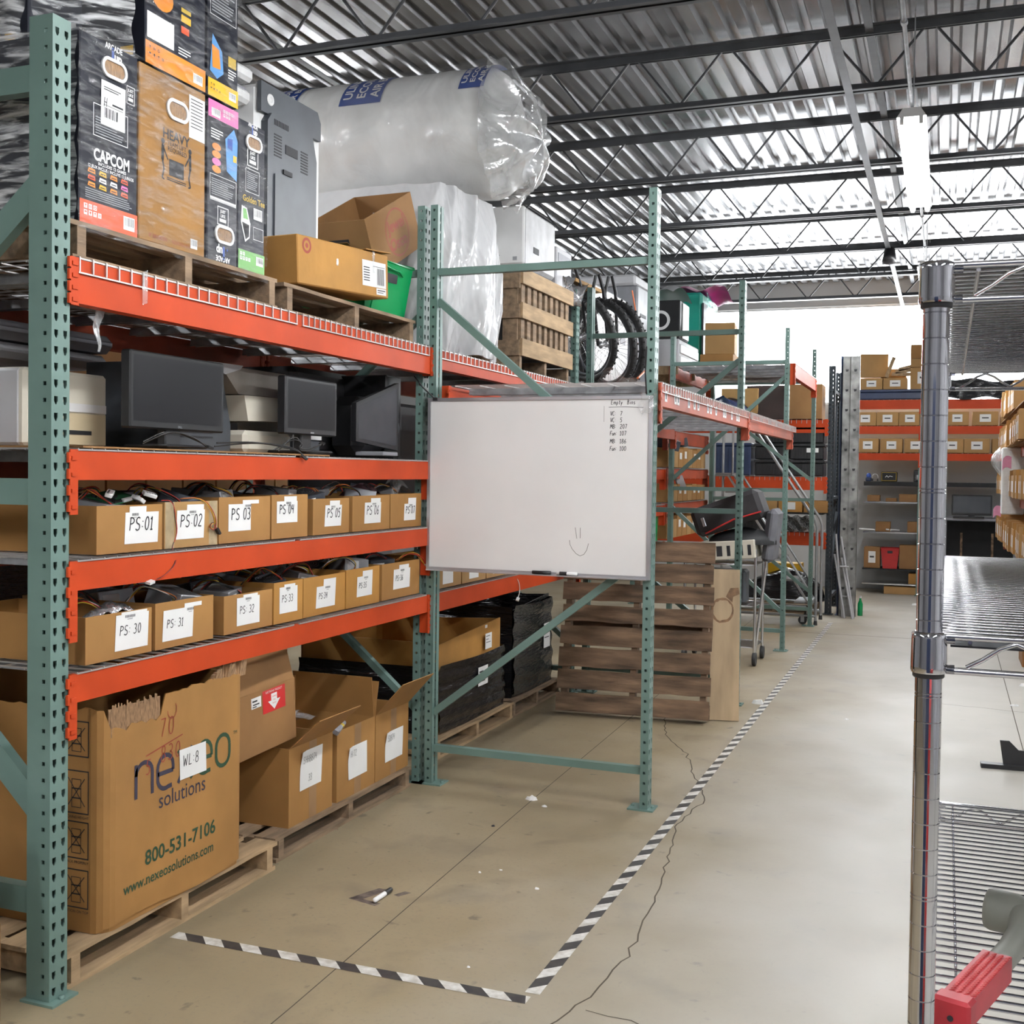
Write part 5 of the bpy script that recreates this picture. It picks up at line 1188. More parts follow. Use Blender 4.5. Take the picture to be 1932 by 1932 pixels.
for k, (u0, u1, a0, a1) in enumerate([(-.0, .20, 20, 92), (.52, .80, 22, 96), (1.30, 1.46, 26, 94)]):
    def Pr(a, b, u0=u0, u1=u1, a0=a0, a1=a1): return onroll(u0 + (u1 - u0) * a, radians(a0 + (a1 - a0) * b))
    v = [Pr(a / 6, b / 10) for b in range(11) for a in range(7)]
    g = G(); g.add(v, [(j * 7 + i, j * 7 + i + 1, (j + 1) * 7 + i + 1, (j + 1) * 7 + i) for j in range(10) for i in range(6)], 0)
    for s, off in (('ULINE', .06), ('ECONOMY', .38), ('AIR BUBBLE', .70)):
        def Pt(p, q_, u0=u0, u1=u1, a0=a0, a1=a1, off=off): return onroll(u0 + (u1 - u0) * (off + .22 - q_), radians(a0 + (a1 - a0) * (.08 + p * .8)), .0075)
        g.text(Pt, s, 0, 0, .20, 1, 'L', sx=.78, bold=.02)
    g.build('printed_panel', [BLUP, WHITE, GREYP], t)
g = G()
for k in range(3):
    g.add([onroll(.42 + .03 * k, radians(74), .005), onroll(.435 + .03 * k, radians(74), .005), onroll(.435 + .03 * k, radians(88), .005), onroll(.42 + .03 * k, radians(88), .005)], [(0, 1, 2, 3)], 2)
    g.add([onroll(1.0 + .03 * k, radians(74), .005), onroll(1.018 + .03 * k, radians(74), .005), onroll(1.018 + .03 * k, radians(88), .005), onroll(1.0 + .03 * k, radians(88), .005)], [(0, 1, 2, 3)], 2)
g.build('grey_printing', [BLUP, WHITE, GREYP], t)
def rdg(x, y, z): return 1 - 2 * abs(noise.noise(Vector((x, y, z))))
def baggy(u, v):
    a = radians(-70 + 200 * v); bul = 1.0 + .05 * sin(5 * a + 3 * u) * u
    e = max(0, (u - .62) / .38); k = 1.03 + .07 * e - .25 * max(0, e - .75) * 4 * .4
    k += .035 * (rdg(3 * u + 4 * v, 2.5 * v, 5.5) - .4) * (.4 + e) + .018 * (rdg(9 * u - 6 * v, 9 * v, 2.5) - .4)
    return (.25 + 1.42 * u + .03 * sin(7 * a) * e, -R1 * (bul + .01) * k * cos(a), R1 * (bul + .01) * k * sin(a))
g = G(); g.surf(baggy, 90, 110); g.build('clear_bag', FILM_C, t)
def endcap(u, v):
    a = 2 * pi * v; r_ = R1 * 1.05 * (1 - u) ** .75 * (1 + .05 * sin(9 * a) * (1 - u) + .10 * max(0, -sin(a)) )
    r_ *= 1 + .16 * (rdg(2.2 * cos(a), 2.2 * sin(a), 2 * u) - .4) * (u < .98)
    return (1.46 + .24 * sin(u * pi / 2) + .03 * sin(7 * a) * u * (1 - u) * 4, -r_ * cos(a), r_ * sin(a) - .06 * u)
g = G(); g.surf(endcap, 26, 110); g.build('bag_end', FILM_B, t)
t = roll('lower white bubble wrap roll under the printed one, its bag trailing to the shelf', -3.98, -2.90, 6.30, ZT + .012 + .41, .41)
PLAN = [(-3.75, 5.84), (-3.2, 5.81), (-2.92, 5.80), (-2.72, 5.83), (-2.62, 5.93), (-2.57, 6.10), (-2.56, 6.3), (-2.62, 6.52)]
def along(u):
    k = min(len(PLAN) - 2, int(u * (len(PLAN) - 1))); f = u * (len(PLAN) - 1) - k
    (a, b), (c, d) = PLAN[k], PLAN[k + 1]; return a + (c - a) * f, b + (d - b) * f
def rdg(x, y, z): return 1 - 2 * abs(noise.noise(Vector((x, y, z))))
def drape(u, v):
    x, y = along(u)
    fold = .030 * sin(17 * u + 2.2 * v + sin(5 * v)) * (.15 + v) + .055 * (rdg(6 * u + 1.2 * v, .9 * v - 2 * u, 3.1) - .5) + .022 * (rdg(13 * u + 3.5 * v, 1.5 * v, 7.7) - .5) + .004 * (rdg(30 * u - 9 * v, 5 * v, 1.2) - .5)
    nx, ny = (0, -1) if u < .45 else (.8, -.6)
    bul = .05 * sin(pi * v) - .10 * max(0, .35 - v) * (1 if u < .5 else 1.6)
    z = 3.30 - (.97 - .10 * sin(7 * u)) * v - .10 * max(0, u - .5)
    z = max(z, ZT + .012 + .008 * sin(30 * u))
    return (x + nx * (fold + bul) + 3.98, y + ny * (fold + bul) - 6.30, z - (ZT + .422))
g = G(); g.surf(drape, 170, 100); g.build('trailing_bag', BAG, t)

# ------------------------------------------------------------------ second level: copiers and monitors
Z2 = 1.726
t = thing('laser_printer', 'cream and grey laser printer behind the punched post', 'laser printer', (-2.88, 2.94, Z2 + .002))
G().bbox(-.45, 0, 0, .40, 0, .265, .012).build('case', CREAM, t)
G().bbox(-.452, -.02, -.004, .06, .002, .262, .01).build('side_panel', LGREY, t)
g = G(); g.box(0, .004, .10, .385, .01, .12); g.build('paper_tray', CREAMD, t); g = G(); g.box(0, .006, .10, .385, .125, .155); g.build('slot_cover', WHITEPL, t)
g = G(); g.box(.003, .006, .20, .31, .045, .06); g.box(.004, .0065, .105, .115, .05, .07); g.build('tray_grip', INK, t)
t = thing('copier', 'grey copier with an overhanging scanner head, behind the first monitor', 'copier', (-3.36, 3.23, Z2 + .002))
g = G(); g.bbox(-.6, -.1, .0, .75, 0, .20, .02); g.build('base_unit', SLATE, t)
g = G(); g.bbox(-.6, .02, -.15, .70, .415, .49, .03); g.build('scanner_lid', GREYPL, t); g = G(); g.bbox(-.6, .0, -.15, .68, .345, .407, .025); g.build('scanner_bed', LGREY, t)
g = G(); g.prism([(-.05, .40, .30), (-.05, .56, .30), (-.05, .72, .20), (-.05, .72, .0), (-.05, .60, 0.), (-.05, .60, .17), (-.05, .5, .23), (-.05, .40, .25)], (-.2, 0, 0)); g.build('side_arm', LGREY, t)
def monitor(label, y0, y1, z0, z1, x, m=BLACKM, sw=.30, curve=0, logo=None, stand=True):
    t = thing('computer_monitor', label, 'monitor', (x, (y0 + y1) / 2, Z2 + .008)); w = y1 - y0; a, b = z0 - Z2 - .008, z1 - Z2 - .008
    G().bbox(-.045, 0, -w / 2, w / 2, a, b, .006).build('bezel', m, t)
    G().bbox(-.09, -.04, -w / 3, w / 3, a + .05, b - .05, .012).build('back_housing', BLACK, t)
    g = G(); g.rect(PX(.0008), -w / 2 + .018, w / 2 - .018, a + .026, b - .016); g.build('screen', SCREEN, t)
    g = G(); g.text(PX(.0012), logo or 'DELL', 0, a + .008, .008, 0, 'C') if logo != '-' else g.rect(PX(.0012), -.015, .015, a + .008, a + .014); g.build('badge', GREYP, t)
    G().bbox(-.07, -.03, -.045, .045, .005, a + .1, .005).build('stand_neck', BLACK, t)
    G().bbox(-.16, .04, -.12, .12, 0, .012, .005).build('stand_foot', BLACK, t)
    return t
monitor('large black monitor with a small badge, on the second level', 3.21, 3.76, 1.80, 2.075, -2.67)
monitor('smaller dark grey monitor with a white strip badge, on the second level', 4.205, 4.645, 1.815, 2.068, -2.67, BLACK, logo='-')
t = thing('beige_printer', 'beige and grey multi-piece printer between the two monitors', 'printer', (-2.85, 3.70, Z2 + .002))
g = G(); g.prism([(-.45, 0, 0), (-.45, .43, 0), (-.45, .43, .12), (-.45, .36, .36), (-.45, .0, .36)], (.40, 0, 0)); g.build('dark_body', SLATE, t)
g = G(); g.bbox(-.40, .03, .43, .80, 0, .10, .02); g.build('base_unit', CREAM, t)
g = G(); g.prism([(.02, .46, .14), (.02, .80, .15), (.02, .80, .255), (.02, .43, .25)], (-.35, 0, 0)); g.build('tray_front', CREAM, t)
g = G(); g.prism([(-.01, .43, .255), (-.01, .80, .26), (-.01, .80, .37), (-.01, .36, .37), (-.01, .32, .35)], (-.35, 0, 0)); g.build('cover', mat('taupe_plastic', (0.25, 0.22, 0.19), .5), t)
g = G(); g.prism([(0, .20, .375), (0, .45, .378), (0, .43, .36), (0, .32, .33)], (-.35, 0, 0)); g.build('top_edge', LGREY, t)
g = G(); [g.box(-.048, -.045, .05 + 0 * k, .3, .06 + .02 * k, .066 + .02 * k) for k in range(4)]; g.build('vent', INK, t)
t = thing('white_printer', 'white printer with a rounded corner behind the smaller monitor', 'printer', (-2.82, 4.50, Z2 + .002)); 
g = G(); g.prism([(0, 0, .075)] + [(0, .26, .075)] + [(0, .26, .17)] + [(0, .26 - .04 * (1 - cos(radians(a))), .17 + .04 * sin(radians(a))) for a in range(0, 91, 15)] + [(0, 0, .21)], (-.3, 0, 0)); g.build('front_cover', WHITEPL, t); G().bbox(-.3, -.005, .0, .26, 0, .075, .01).build('base_unit', SLATE, t)
t = thing('projection_set', 'bulky black rear housing of a large screen at the end of the second level', 'television', (-2.95, 4.72, Z2 + .008)); G().bbox(-.5, 0, 0, .58, .0, .43, .03).build('housing', BLACK, t)
G().bbox(-.3, .02, .1, .5, -.0, .02, .004).build('foot', BLACK, t)
t = thing('computer_monitor', 'old dark screen turned aside, next to the smaller monitor', 'monitor', (-2.72, 4.92, Z2 + .008), rz=radians(-12))
g = G(); g.prism([(0, 0, .07), (0, .33, 0.03), (0, .33, .38), (0, .0, .26)], (-.03, 0, 0)); g.build('bezel', BLACK, t); g = G(); g.add([(.001, .015, .085), (.001, .315, .055), (.001, .315, .35), (.001, .015, .245)], [(0, 1, 2, 3)]); g.build('screen', mat('grey_screen', (.045, .045, .052), .25), t); G().bbox(-.25, -.03, .05, .3, 0.0, .3, .05).build('tube_housing', BLACK, t)
t = thing('black_speaker', 'black speaker cabinet at the end of the second level by the post', 'speaker', (-2.70, 5.20, Z2 + .008)); G().bbox(-.3, 0, 0, .17, 0, .42, .008).build('cabinet', BLACK, t); g = G(); g.lathe([(.06, 0), (.055, .004), (.02, -.0)], (.001, .085, .15), (1, 0, 0), 20); g.build('cone', SLATE, t)
tag(G().bbox(-2.78, -2.62, 5.02, 5.18, Z2 + .008, Z2 + .03, .004).build('router', GREYPL), 'flat grey plastic device lying in front of the turned screen', 'device')
for k, pts in enumerate([[(-2.64, 3.66, 1.75), (-2.60, 3.82, 1.765), (-2.58, 3.98, 1.755), (-2.545, 4.10, 1.735), (-2.53, 4.12, 1.716)], [(-2.66, 4.12, 1.74), (-2.62, 4.2, 1.80), (-2.61, 4.26, 1.77), (-2.60, 4.18, 1.745), (-2.61, 4.3, 1.74), (-2.62, 4.42, 1.775)], [(-2.66, 3.28, 1.745), (-2.62, 3.36, 1.79), (-2.61, 3.46, 1.77), (-2.6, 3.56, 1.742)]]):
    cable('black power lead %s' % ['trailing over the second rail', 'coiled before the smaller monitor', 'looped before the large monitor'][k], pts, ('black', 'black'), r=.0032, spread=.01, seed=30 + k, conncol=BLACK)
# ------------------------------------------------------------------ crate, white printer and pallets on top of the bay behind the whiteboard
t = thing('wooden_crate', 'slatted wooden crate built from pallets, on the top level beside the bubble wrap', 'crate', (-2.56, 6.76, ZT))
q = rn(12); g = G()
for z0, hh in ((.09, .11), (.33, .10), (.55, .10)): g = G(); g.box(0, .018, 0, 1.04, z0, z0 + hh); g.build('face_board', WOODP, t)
for k in range(9): g = G(); y0 = .02 + .112 * k; g.box(-.022, 0, y0, y0 + .062 + q.uniform(-.01, .01), .10, .63); g.build('upright_slat', WOOD, t)
for z0, hh in ((.09, .10), (.33, .09), (.52, .12)): g = G(); g.box(-.95, 0, -.018, 0, z0, z0 + hh); g.build('side_board', WOOD, t)
for x0 in (-.95, -.72, -.38, -.12): g = G(); g.box(x0, x0 + .1, 0, .022, .09, .63); g.build('side_slat', WOOD, t)
for k in range(3): g = G(); g.box(-.95, 0, .0 + .48 * k, .04 + .48 * k, 0, .09); g.build('stringer', WOOD, t)
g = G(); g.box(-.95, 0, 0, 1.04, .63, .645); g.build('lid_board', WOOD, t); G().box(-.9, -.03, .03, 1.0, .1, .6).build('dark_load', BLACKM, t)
t = thing('office_printer', 'white office printer with grey side standing on the wooden crate', 'printer', (-2.60, 6.93, ZT + .646))
G().bbox(-.62, 0, 0, .62, .05, .44, .02).build('case', mat('grey_white_plastic', (.55, .55, .56), .45), t)
g = G(); g.bbox(-.62, -.005, -.006, .04, .06, .44, .01); g.build('white_cover', WHITEPL, t); G().bbox(-.6, -.01, .02, .6, 0, .05, .01).build('base_tray', SLATE, t)
g = G(); g.box(0, .004, .17, .27, .16, .20); g.build('handle_recess', INK, t); g = G(); g.rect(PY(-.0075), -.08, -.05, .085, .11, 0); [g.rect(PY(-.0075), -.4 + .05 * k, -.37 + .05 * k, .12, .126, 0) for k in range(5)]; g.build('port_marking', GREYP, t)
t = thing('parts_printer', 'grey printer unit on the crate behind the white one', 'printer', (-2.60, 7.58, ZT + .646)); G().bbox(-.5, 0, 0, .34, 0, .30, .01).build('case', LGREY, t); g = G(); g.box(0, .004, .03, .3, .2, .26); g.build('panel', GREYPL, t)
tag(G().surf(lambda u, v: (-2.55 - .25 * v + .03 * sin(17 * u), 7.72 + .45 * u, 2.98 + .10 * sin(9 * u + 7 * v) - .55 * max(0, u - .5) * v), 18, 14).build('foil_wrap', FOIL), 'crumpled silver foil wrap between the crate and the white cabinet', 'foil')
for k, (y, z, yaw, m, lb) in enumerate([(8.10, 3.20, .1, BLACK, 'flat black tray lying above the crate end'), (8.5, 3.22, -.05, CARD2, 'pale cardboard sheet folded on top of the tall white cabinet')]):
    t = thing('flat_tray', lb, 'tray', (-2.75, y, z - .05), yaw); G().bbox(-.4, 0, 0, .62, 0, .03, .004).build('tray_body', m, t)
# ------------------------------------------------------------------ top level beyond the crate: cabinet, bicycle wheels, copiers
ZT3 = 2.312
t = thing('white_cabinet', 'tall white copier cabinet with straps, behind the bicycle wheels', 'copier', (-2.76, 9.07, ZT3))
G().bbox(-.7, 0, 0, .62, 0, .70, .02).build('lower_case', WHITEPL, t); G().bbox(-.7, -.01, .0, 1.02, .70, .94, .02).build('scanner_head', WHITEPL, t); G().bbox(-.5, .0, .62, 1.04, 0, .70, .02).build('side_door', WHITEPL, t)
g = G(); g.box(0.002, .005, .75, .92, .52, .60); g.build('grey_window', GREYPL, t); g = G(); g.tube([(.0, .02, .76), (.04, .3, .80), (.04, .6, .74), (.03, .95, .78)], .008, 6); g.build('hose', GREYPL, t)
tag(G().tube([(-2.62, 9.70, 3.28), (-2.57, 9.79, 2.9), (-2.35, 9.3, 2.75), (-1.9, 7.6, 2.42), (-1.45, 5.50, 2.14)], .006, 6).build('orange_strap', mat('orange_strap', (.75, .16, .03), .5)), 'thin orange strap running from the white cabinet down to the whiteboard post', 'strap')
def bicycle(label, c, tilt, R_=.345, yaw=0.0):
    t = thing('bicycle', label, 'bicycle', c, rot=(0, tilt, yaw)); g = G(); n = 40
    g.tube([(R_ * cos(2 * pi * k / n), R_ * sin(2 * pi * k / n), 0) for k in range(n)], .028, 10, closed=True)
    for k in range(n * 2):
        a = pi * k / n; g.bar(((R_ + .022) * cos(a), (R_ + .022) * sin(a), -.02 * (-1) ** k), ((R_ + .032) * cos(a), (R_ + .032) * sin(a), -.012 * (-1) ** k), .014, .01)
    w_ = g.build('front_wheel', RUBBER, t)
    G().tube([((R_ - .035) * cos(2 * pi * k / n), (R_ - .035) * sin(2 * pi * k / n), 0) for k in range(n)], .013, 6, closed=True).build('rim', SLATE, w_)
    g = G()
    for k in range(28): a = 2 * pi * k / 28; g.tube([(.02 * cos(a + 1), .02 * sin(a + 1), .02 * (-1) ** k), ((R_ - .04) * cos(a), (R_ - .04) * sin(a), 0)], .0014, 4)
    g.build('spoke', CHROME_R, w_); G().lathe([(.012, -.05), (.03, -.03), (.018, -.02), (.018, .02), (.03, .03), (.012, .05)], (0, 0, 0), (0, 0, 1), 14).build('hub', GALV, w_)
    g = G(); g.tube([(0, 0, .055), (-.42, -.04, .06), (-.55, -.06, .02)], .014, 8); g.tube([(0, 0, -.055), (-.42, -.04, -.06), (-.55, -.06, -.02)], .014, 8); g.build('fork', BLACK, t)
    return t
bicycle('first bicycle, its front wheel leaning behind the pair of crate posts', (-2.75, 8.67, 2.755), radians(72), .345, radians(62))
bicycle('second bicycle, its front wheel leaning between the other two', (-2.60, 8.76, 2.70), radians(76), .345, radians(60))
bicycle('third bicycle, its front wheel closest to the orange strap', (-2.55, 8.86, 2.70), radians(80), .35, radians(60))
tag(G().surf(lambda u, v: (-2.45 + .35 * u - .2 * v, 8.4 + .2 * v, 2.32 + .16 * (1 - u) * (1 - v) + .02 * sin(12 * u + 6 * v)), 14, 10).build('poly_sheet', FILM_B), 'clear plastic sheet spilling over the deck below the bicycle tyres', 'plastic sheet')
t = thing('grey_server', 'tall slate grey machine with a white side panel behind the aisle post', 'machine', (-2.70, 10.2, ZT3))
G().bbox(-.75, 0, 0, .66, .12, 1.10, .015).build('case', mat('slate_grey_plastic', (.20, .205, .225), .45), t); G().box(-.7, -.02, 0, .64, 0, .12).build('pallet_base', WOOD, t)
g = G(); g.bbox(-.01, .012, .42, .65, .14, .80, .004); g.build('white_panel', WHITEPL, t); g = G(); g.box(0, .004, .1, .3, .82, .85); g.box(0.0, .004, .45, .6, .83, .98); g.build('slot', INK, t)
g = G(); [g.rect(PX(.0135), 0.45, .62, .2 + .12 * k, .205 + .12 * k) for k in range(4)]; g.disc(PX(.0135), .54, .5, .05, 0, 18, .044); g.build('panel_line', GREYP, t)
G().bbox(-.6, -.02, -.02, .66, 1.10, 1.20, .02).build('top_head', LGREY, t)
t = thing('loudspeaker', 'black speaker cabinet with a white ring and white front, on the far machines', 'speaker', (-2.55, 11.3, 3.03)); G().bbox(-.45, 0, 0, .40, 0, .40, .01).build('cabinet', BLACKM, t); g = G(); g.bbox(0, .012, .1, .38, .02, .38, .004); g.build('front_panel', WHITEPL, t); g = G(); g.disc(PY(-.002), -.2, .2, .1, 0, 24, .07); g.build('port_ring', WHITEPL, t)
t = thing('far_copier', 'pale copier with stacked paper trays on the far top level', 'copier', (-2.52, 11.15, 2.74)); G().bbox(-.7, 0, 0, .95, .0, .28, .012).build('case', LGREY, t)
for k in range(2): G().bbox(-.01, .012, .04, .9, .02 + .12 * k, .11 + .12 * k, .006).build('paper_tray', WHITEPL, t)
t = thing('wrapped_load', 'teal machine wrapped in green film on the far top level', 'wrapped machine', (-2.50, 12.15, 2.74)); G().bbox(-.7, 0, 0, .55, 0, .9, .03).build('machine', TEAL, t); g = G(); g.box(.0, .02, .0, .22, .02, .78); g.build('dark_side', SLATE, t)
g = G(); g.surf(lambda u, v: (.035 + .012 * sin(9 * v + 5 * u), .05 + .6 * u, .9 * v * (1 - .08 * u)), 14, 18); g.build('green_film', FILM_G, t)
t = thing('pallet_base', 'pale pallet under the far machines, by the high rail', 'pallet', (-2.50, 11.0, 2.655)); [G().box(-.8, 0, .0 + .8 * k, .05 + .8 * k, 0, .08).build('stringer', WOODP, t) for k in range(3)]
tag(G().surf(lambda u, v: (-2.8 + .5 * v, 12.1 + .9 * u, 3.66 + .05 * sin(5 * u) + .03 * sin(9 * v)), 10, 8).build('pink_sheet', mat('magenta_plastic', (.65, .03, .28), .4)), 'bright magenta plastic sheet lying high on the far machines', 'plastic sheet')
tag(G().surf(lambda u, v: (-2.6 - .5 * v, 11.2 + .9 * u, 3.50 + .10 * sin(3.1 * u) + .03 * sin(9 * v)), 10, 8).build('grey_cover', LGREY), 'crumpled grey cover lying over the far machines', 'cover')
for k, (x, y, z, w, d, h, m, lb, rz) in enumerate([(-2.05, 11.55, 2.73, .42, .34, .17, CARD, 'low brown carton under the tall one on the high aisle deck', 0), (-2.05, 11.62, 2.905, .40, .30, .32, CARD2, 'tall pale carton stacked on the high aisle deck', .1), (-1.88, 12.1, 2.73, .3, .25, .12, CARD3, 'small brown carton beside the tall pale one, high aisle deck', -.2), (-1.62, 12.2, 2.73, .22, .2, .09, CARD3, 'small open parts box high on the aisle deck', .3), (-1.5, 12.45, 2.73, .24, .2, .04, CYANP, 'flat pale blue box on the high aisle deck by the upright', 0)]):
    carton(lb, (x, y, z), w, d, h, m, opened=(k == 3), rz=rz)
# ------------------------------------------------------------------ leaning pallet and board
pallet('weathered wooden pallet leaning upright against the rack frame behind the whiteboard', (-2.49, 7.36, 0.012), 1.03, 1.19, 0.12, WOODX, nb=8, rot=(0, 0, 0), seed=15, bw=.122)
pl = bpy.data.objects['wooden_pallet'] if False else [o for o in C.objects if o.get('label', '').startswith('weathered wooden pallet')][0]
# local x (depth, negative) -> up, local y -> along +X, local z -> towards the camera
lean = radians(13)
upv = Vector((0, sin(lean), cos(lean))); alongv = Vector((1, 0.10, 0)).normalized()
upv = (upv - alongv * upv.dot(alongv)).normalized()
M = Matrix((tuple(-upv), tuple(alongv), tuple((-upv).cross(alongv)))).transposed()
pl.rotation_euler = M.to_euler()
pl.location = (-2.475, 7.42, 0.01)
# keep the lower edge on the floor
t = thing('flat_board', 'pale board with a round brown water stain, leaning beside the pallet', 'board', (-1.465, 7.60, 0.0), rot=(radians(-13), 0, radians(12)))
G().box(0, .195, -.018, 0.0, 0, 1.03).build('board_panel', PLY, t)
g = G(); q = rn(3); P = PY(-.0186)
n = 24; o = [(.078 + (.078 + q.uniform(-.004, .004)) * cos(2 * pi * k / n), .745 + (.088 + q.uniform(-.004, .004)) * sin(2 * pi * k / n)) for k in range(n)]
i_ = [(.078 + (.066 + q.uniform(-.006, .003)) * cos(2 * pi * k / n), .745 + (.074 + q.uniform(-.008, .003)) * sin(2 * pi * k / n)) for k in range(n)]
g.add([P(max(.001, a), b) for a, b in o] + [P(max(.001, a), b) for a, b in i_], [(k, (k + 1) % n, n + (k + 1) % n, n + k) for k in range(n)])
g.add([P(.10, .84), P(.13, .90), P(.185, .905), P(.193, .86), P(.15, .84), P(.145, .80)], [(5, 4, 3, 2, 1, 0)]); g.build('water_stain', mat('brown_stain', (.25, .14, .07), .7, 0, .2, 30), t)
# ------------------------------------------------------------------ film wrapped bulk cartons in the bay behind the whiteboard
def wrapped(label, y0, y1, h, band, seed, plabel):
    w = y1 - y0
    pallet('pallet under the %s film wrapped carton' % plabel, (-2.70, y0 - .12, 0), w + .2, 1.0, .11, WOODP if seed == 1 else WOOD, seed=20 + seed)
    t = thing('wrapped_carton', label, 'wrapped carton', (-2.76, y0, .112)); q = rn(seed)
    g = G(); rg2 = [(0, .03), (0, w - .03), (-.03, w), (-.9, w), (-.93, w - .03), (-.93, .03), (-.9, 0), (-.03, 0)]; n = len(rg2)
    zt = [h - .02, h + .03, h + .02, h - .02, h, h, h, h - .01]
    v = [(x, y, 0) for x, y in rg2] + [(x, y, z) for (x, y), z in zip(rg2, zt)] + [(-.465 + (x + .465) * .985, w / 2 + (y - w / 2) * .985, z) for (x, y), z in zip(rg2, zt)] + [(-.465 + (x + .465) * .985, w / 2 + (y - w / 2) * .985, h * .5) for x, y in rg2]
    f = []
    for k in range(n): l = (k + 1) % n; f += [(k, l, n + l, n + k), (n + k, n + l, 2 * n + l, 2 * n + k), (2 * n + k, 2 * n + l, 3 * n + l, 3 * n + k)]
    g.add(v, f); g.add(v[3 * n:], [tuple(range(n))]); g.build('carton_body', CARD4 if band else BLKFILM, t)
    def fn(u, v_):
        s_ = u * 2.0
        x, y = (.008, w * s_) if s_ <= 1 else (.008 - .93 * (s_ - 1), w + .008)
        zz = (h - (.15 if band else -.005)) * v_
        return (x + .012 + .006 * sin(33 * v_ + 6 * u) + .006 * sin(7 * v_), y + (.006 * sin(25 * v_) if s_ > 1 else 0), zz + .012 * sin(8 * u + 2))
    g = G(); g.surf(fn, 40, 26); g.surf(lambda u, v_: (-.93 * (1 - u) + .008, -.008 + .005 * sin(30 * v_), (h - (.15 if band else -.005)) * v_), 10, 20); g.build('black_film', BLKFILM, t)
    return t, w, h
t, w, h = wrapped('open bulk carton with a bare cardboard rim above black film, under the diagonal brace', 5.98, 7.02, .55, True, 1, 'open rimmed')
paper(t, PX(.022), .70, .81, .41, .51, None, lines=[(.1, .7, .8, .84), (.1, .5, .6, .64), (.1, .8, .4, .44)]); paper(t, PX(.026), .58, .74, .19, .31, None, lines=[(.1, .5, .7, .78), (.55, .8, .6, .64), (.1, .7, .2, .25)])
paper(t, PX(.002), .74, .78, .54, .56, None)
t, w, h = wrapped('bulk carton fully wrapped in shiny black film, beyond the rimmed one', 7.20, 8.0, .62, False, 2, 'fully black')
paper(t, PX(.026), .60, .74, .26, .44, None, lines=[(.1, .7, .8, .84), (.1, .5, .6, .64), (.1, .8, .4, .44)])
for k in range(4):
    t = carton('%s brown bin peeking out under the lower edge of the whiteboard' % ORD[k], (-2.58, 5.56 + .37 * k, 1.017), .355, .5, .15, CARD2, name='cardboard_bin', cat='cardboard bin'); paper(t, PX(.0015), .1, .24, .02, .12)
cable('white lead hanging below the rail under the whiteboard', [(-2.60, 6.7, 1.02), (-2.53, 6.72, .98), (-2.525, 6.75, .90), (-2.525, 6.70, .86)], ('white',), r=.003, seed=50)
# ------------------------------------------------------------------ bins seen through the far bay
def slimbox(label, loc, w, h, d=.40, m=CARD, rz=0, group=None, lab=True):
    t = carton(label, loc, w, d, h, m, opened=True, rz=rz, group=group, name='cardboard_bin', cat='cardboard bin', th=.006)
    if lab: paper(t, PX(.0015), w * .3, w * .75, h * .45, h * .8)
    return t
XQ = -2.575
for r_, (z0, h, n, ya, yb, nmr) in enumerate([(1.735, .20, 8, 10.98, 12.85, 'upper'), (1.385, .17, 8, 10.98, 12.85, 'middle'), (1.02, .20, 7, 10.98, 12.6, 'lower')]):
    q = rn(60 + r_); y = ya
    for k in range(n):
        w = (yb - ya) / n - .012
        slimbox('small brown bin on the %s level of the far bay by the ladder' % nmr, (XQ, y, z0), w, h * q.uniform(.9, 1.1), m=[CARD, CARD2, CARD][k % 3], group='bins on the %s level of the far bay' % nmr, lab=k % 3 != 1)
        y += w + .012
psu('grey power supply on edge above the middle far bins', (-2.62, 11.6, 1.56), (0, radians(70), .3), LGREY, (.15, .14, .08)); psu('dark unit heaped on the upper far bins', (-2.72, 11.3, 1.95), (.2, .2, .5), PSUD, (.3, .3, .1)); psu('second dark unit heaped on the upper far bins', (-2.72, 11.9, 1.95), (.1, -.2, .2), SLATE, (.3, .4, .09))
t = carton('green plastic tote with a white sheet behind the whiteboard post', (-2.60, 10.3, 1.02), .4, .35, .24, GRNBIN, name='plastic_tote', cat='tote'); paper(t, PX(.002), .1, .3, .02, .14)
# ------------------------------------------------------------------ wire cart with a bag and a computer case
t = thing('wire_cart', 'chrome wire cart on casters holding a grey case, behind the rack frame', 'cart', (-2.15, 9.9, 0))
for z in (.16, .52, .88):
    g = G(); [g.tube([(.0, .45 * k / 14, z), (.62, .45 * k / 14, z)], .003, 4) for k in range(15)]; g.tube([(0, 0, z), (.62, 0, z), (.62, .45, z), (0, .45, z)], .007, 6, closed=True); g.build('wire_shelf', CHROME_R, t)
for x in (0, .62):
    for y in (0, .45):
        G().tube([(x, y, .12), (x, y, 1.02)], .0127, 10).build('corner_post', CHROME_R, t)
        c = thing('x', 'x', 'x') if False else None
        g = G(); g.lathe([(.055, -.016), (.06, -.01), (.06, .01), (.055, .016)], (x, y + .02, .06), (1, 0, 0), 16); g.build('caster', RUBBER, t)
t = thing('computer_case', 'beige computer case lying on the wire cart', 'computer case', (-2.02, 9.82, .905), rot=(radians(0), radians(-5), 0)); G().bbox(0, .50, 0, .42, 0, .16, .006).build('case', CREAM, t)
g = G(); P = PY(-.001); [g.rect(P, .08 + .09 * k, .08 + .09 * k + (.05 if k % 2 else .03), .03, .12) for k in range(5)]; g.build('port_cutout', INK, t)
t = thing('small_monitor', 'small dark screen unit on the lower wire cart shelf', 'monitor', (-2.0, 9.95, .53)); G().bbox(0, .38, 0, .2, 0, .3, .02).build('case', SLATE, t); g = G(); g.rect(PY(-.001), .03, .35, .05, .27); g.build('screen', SCREEN, t)
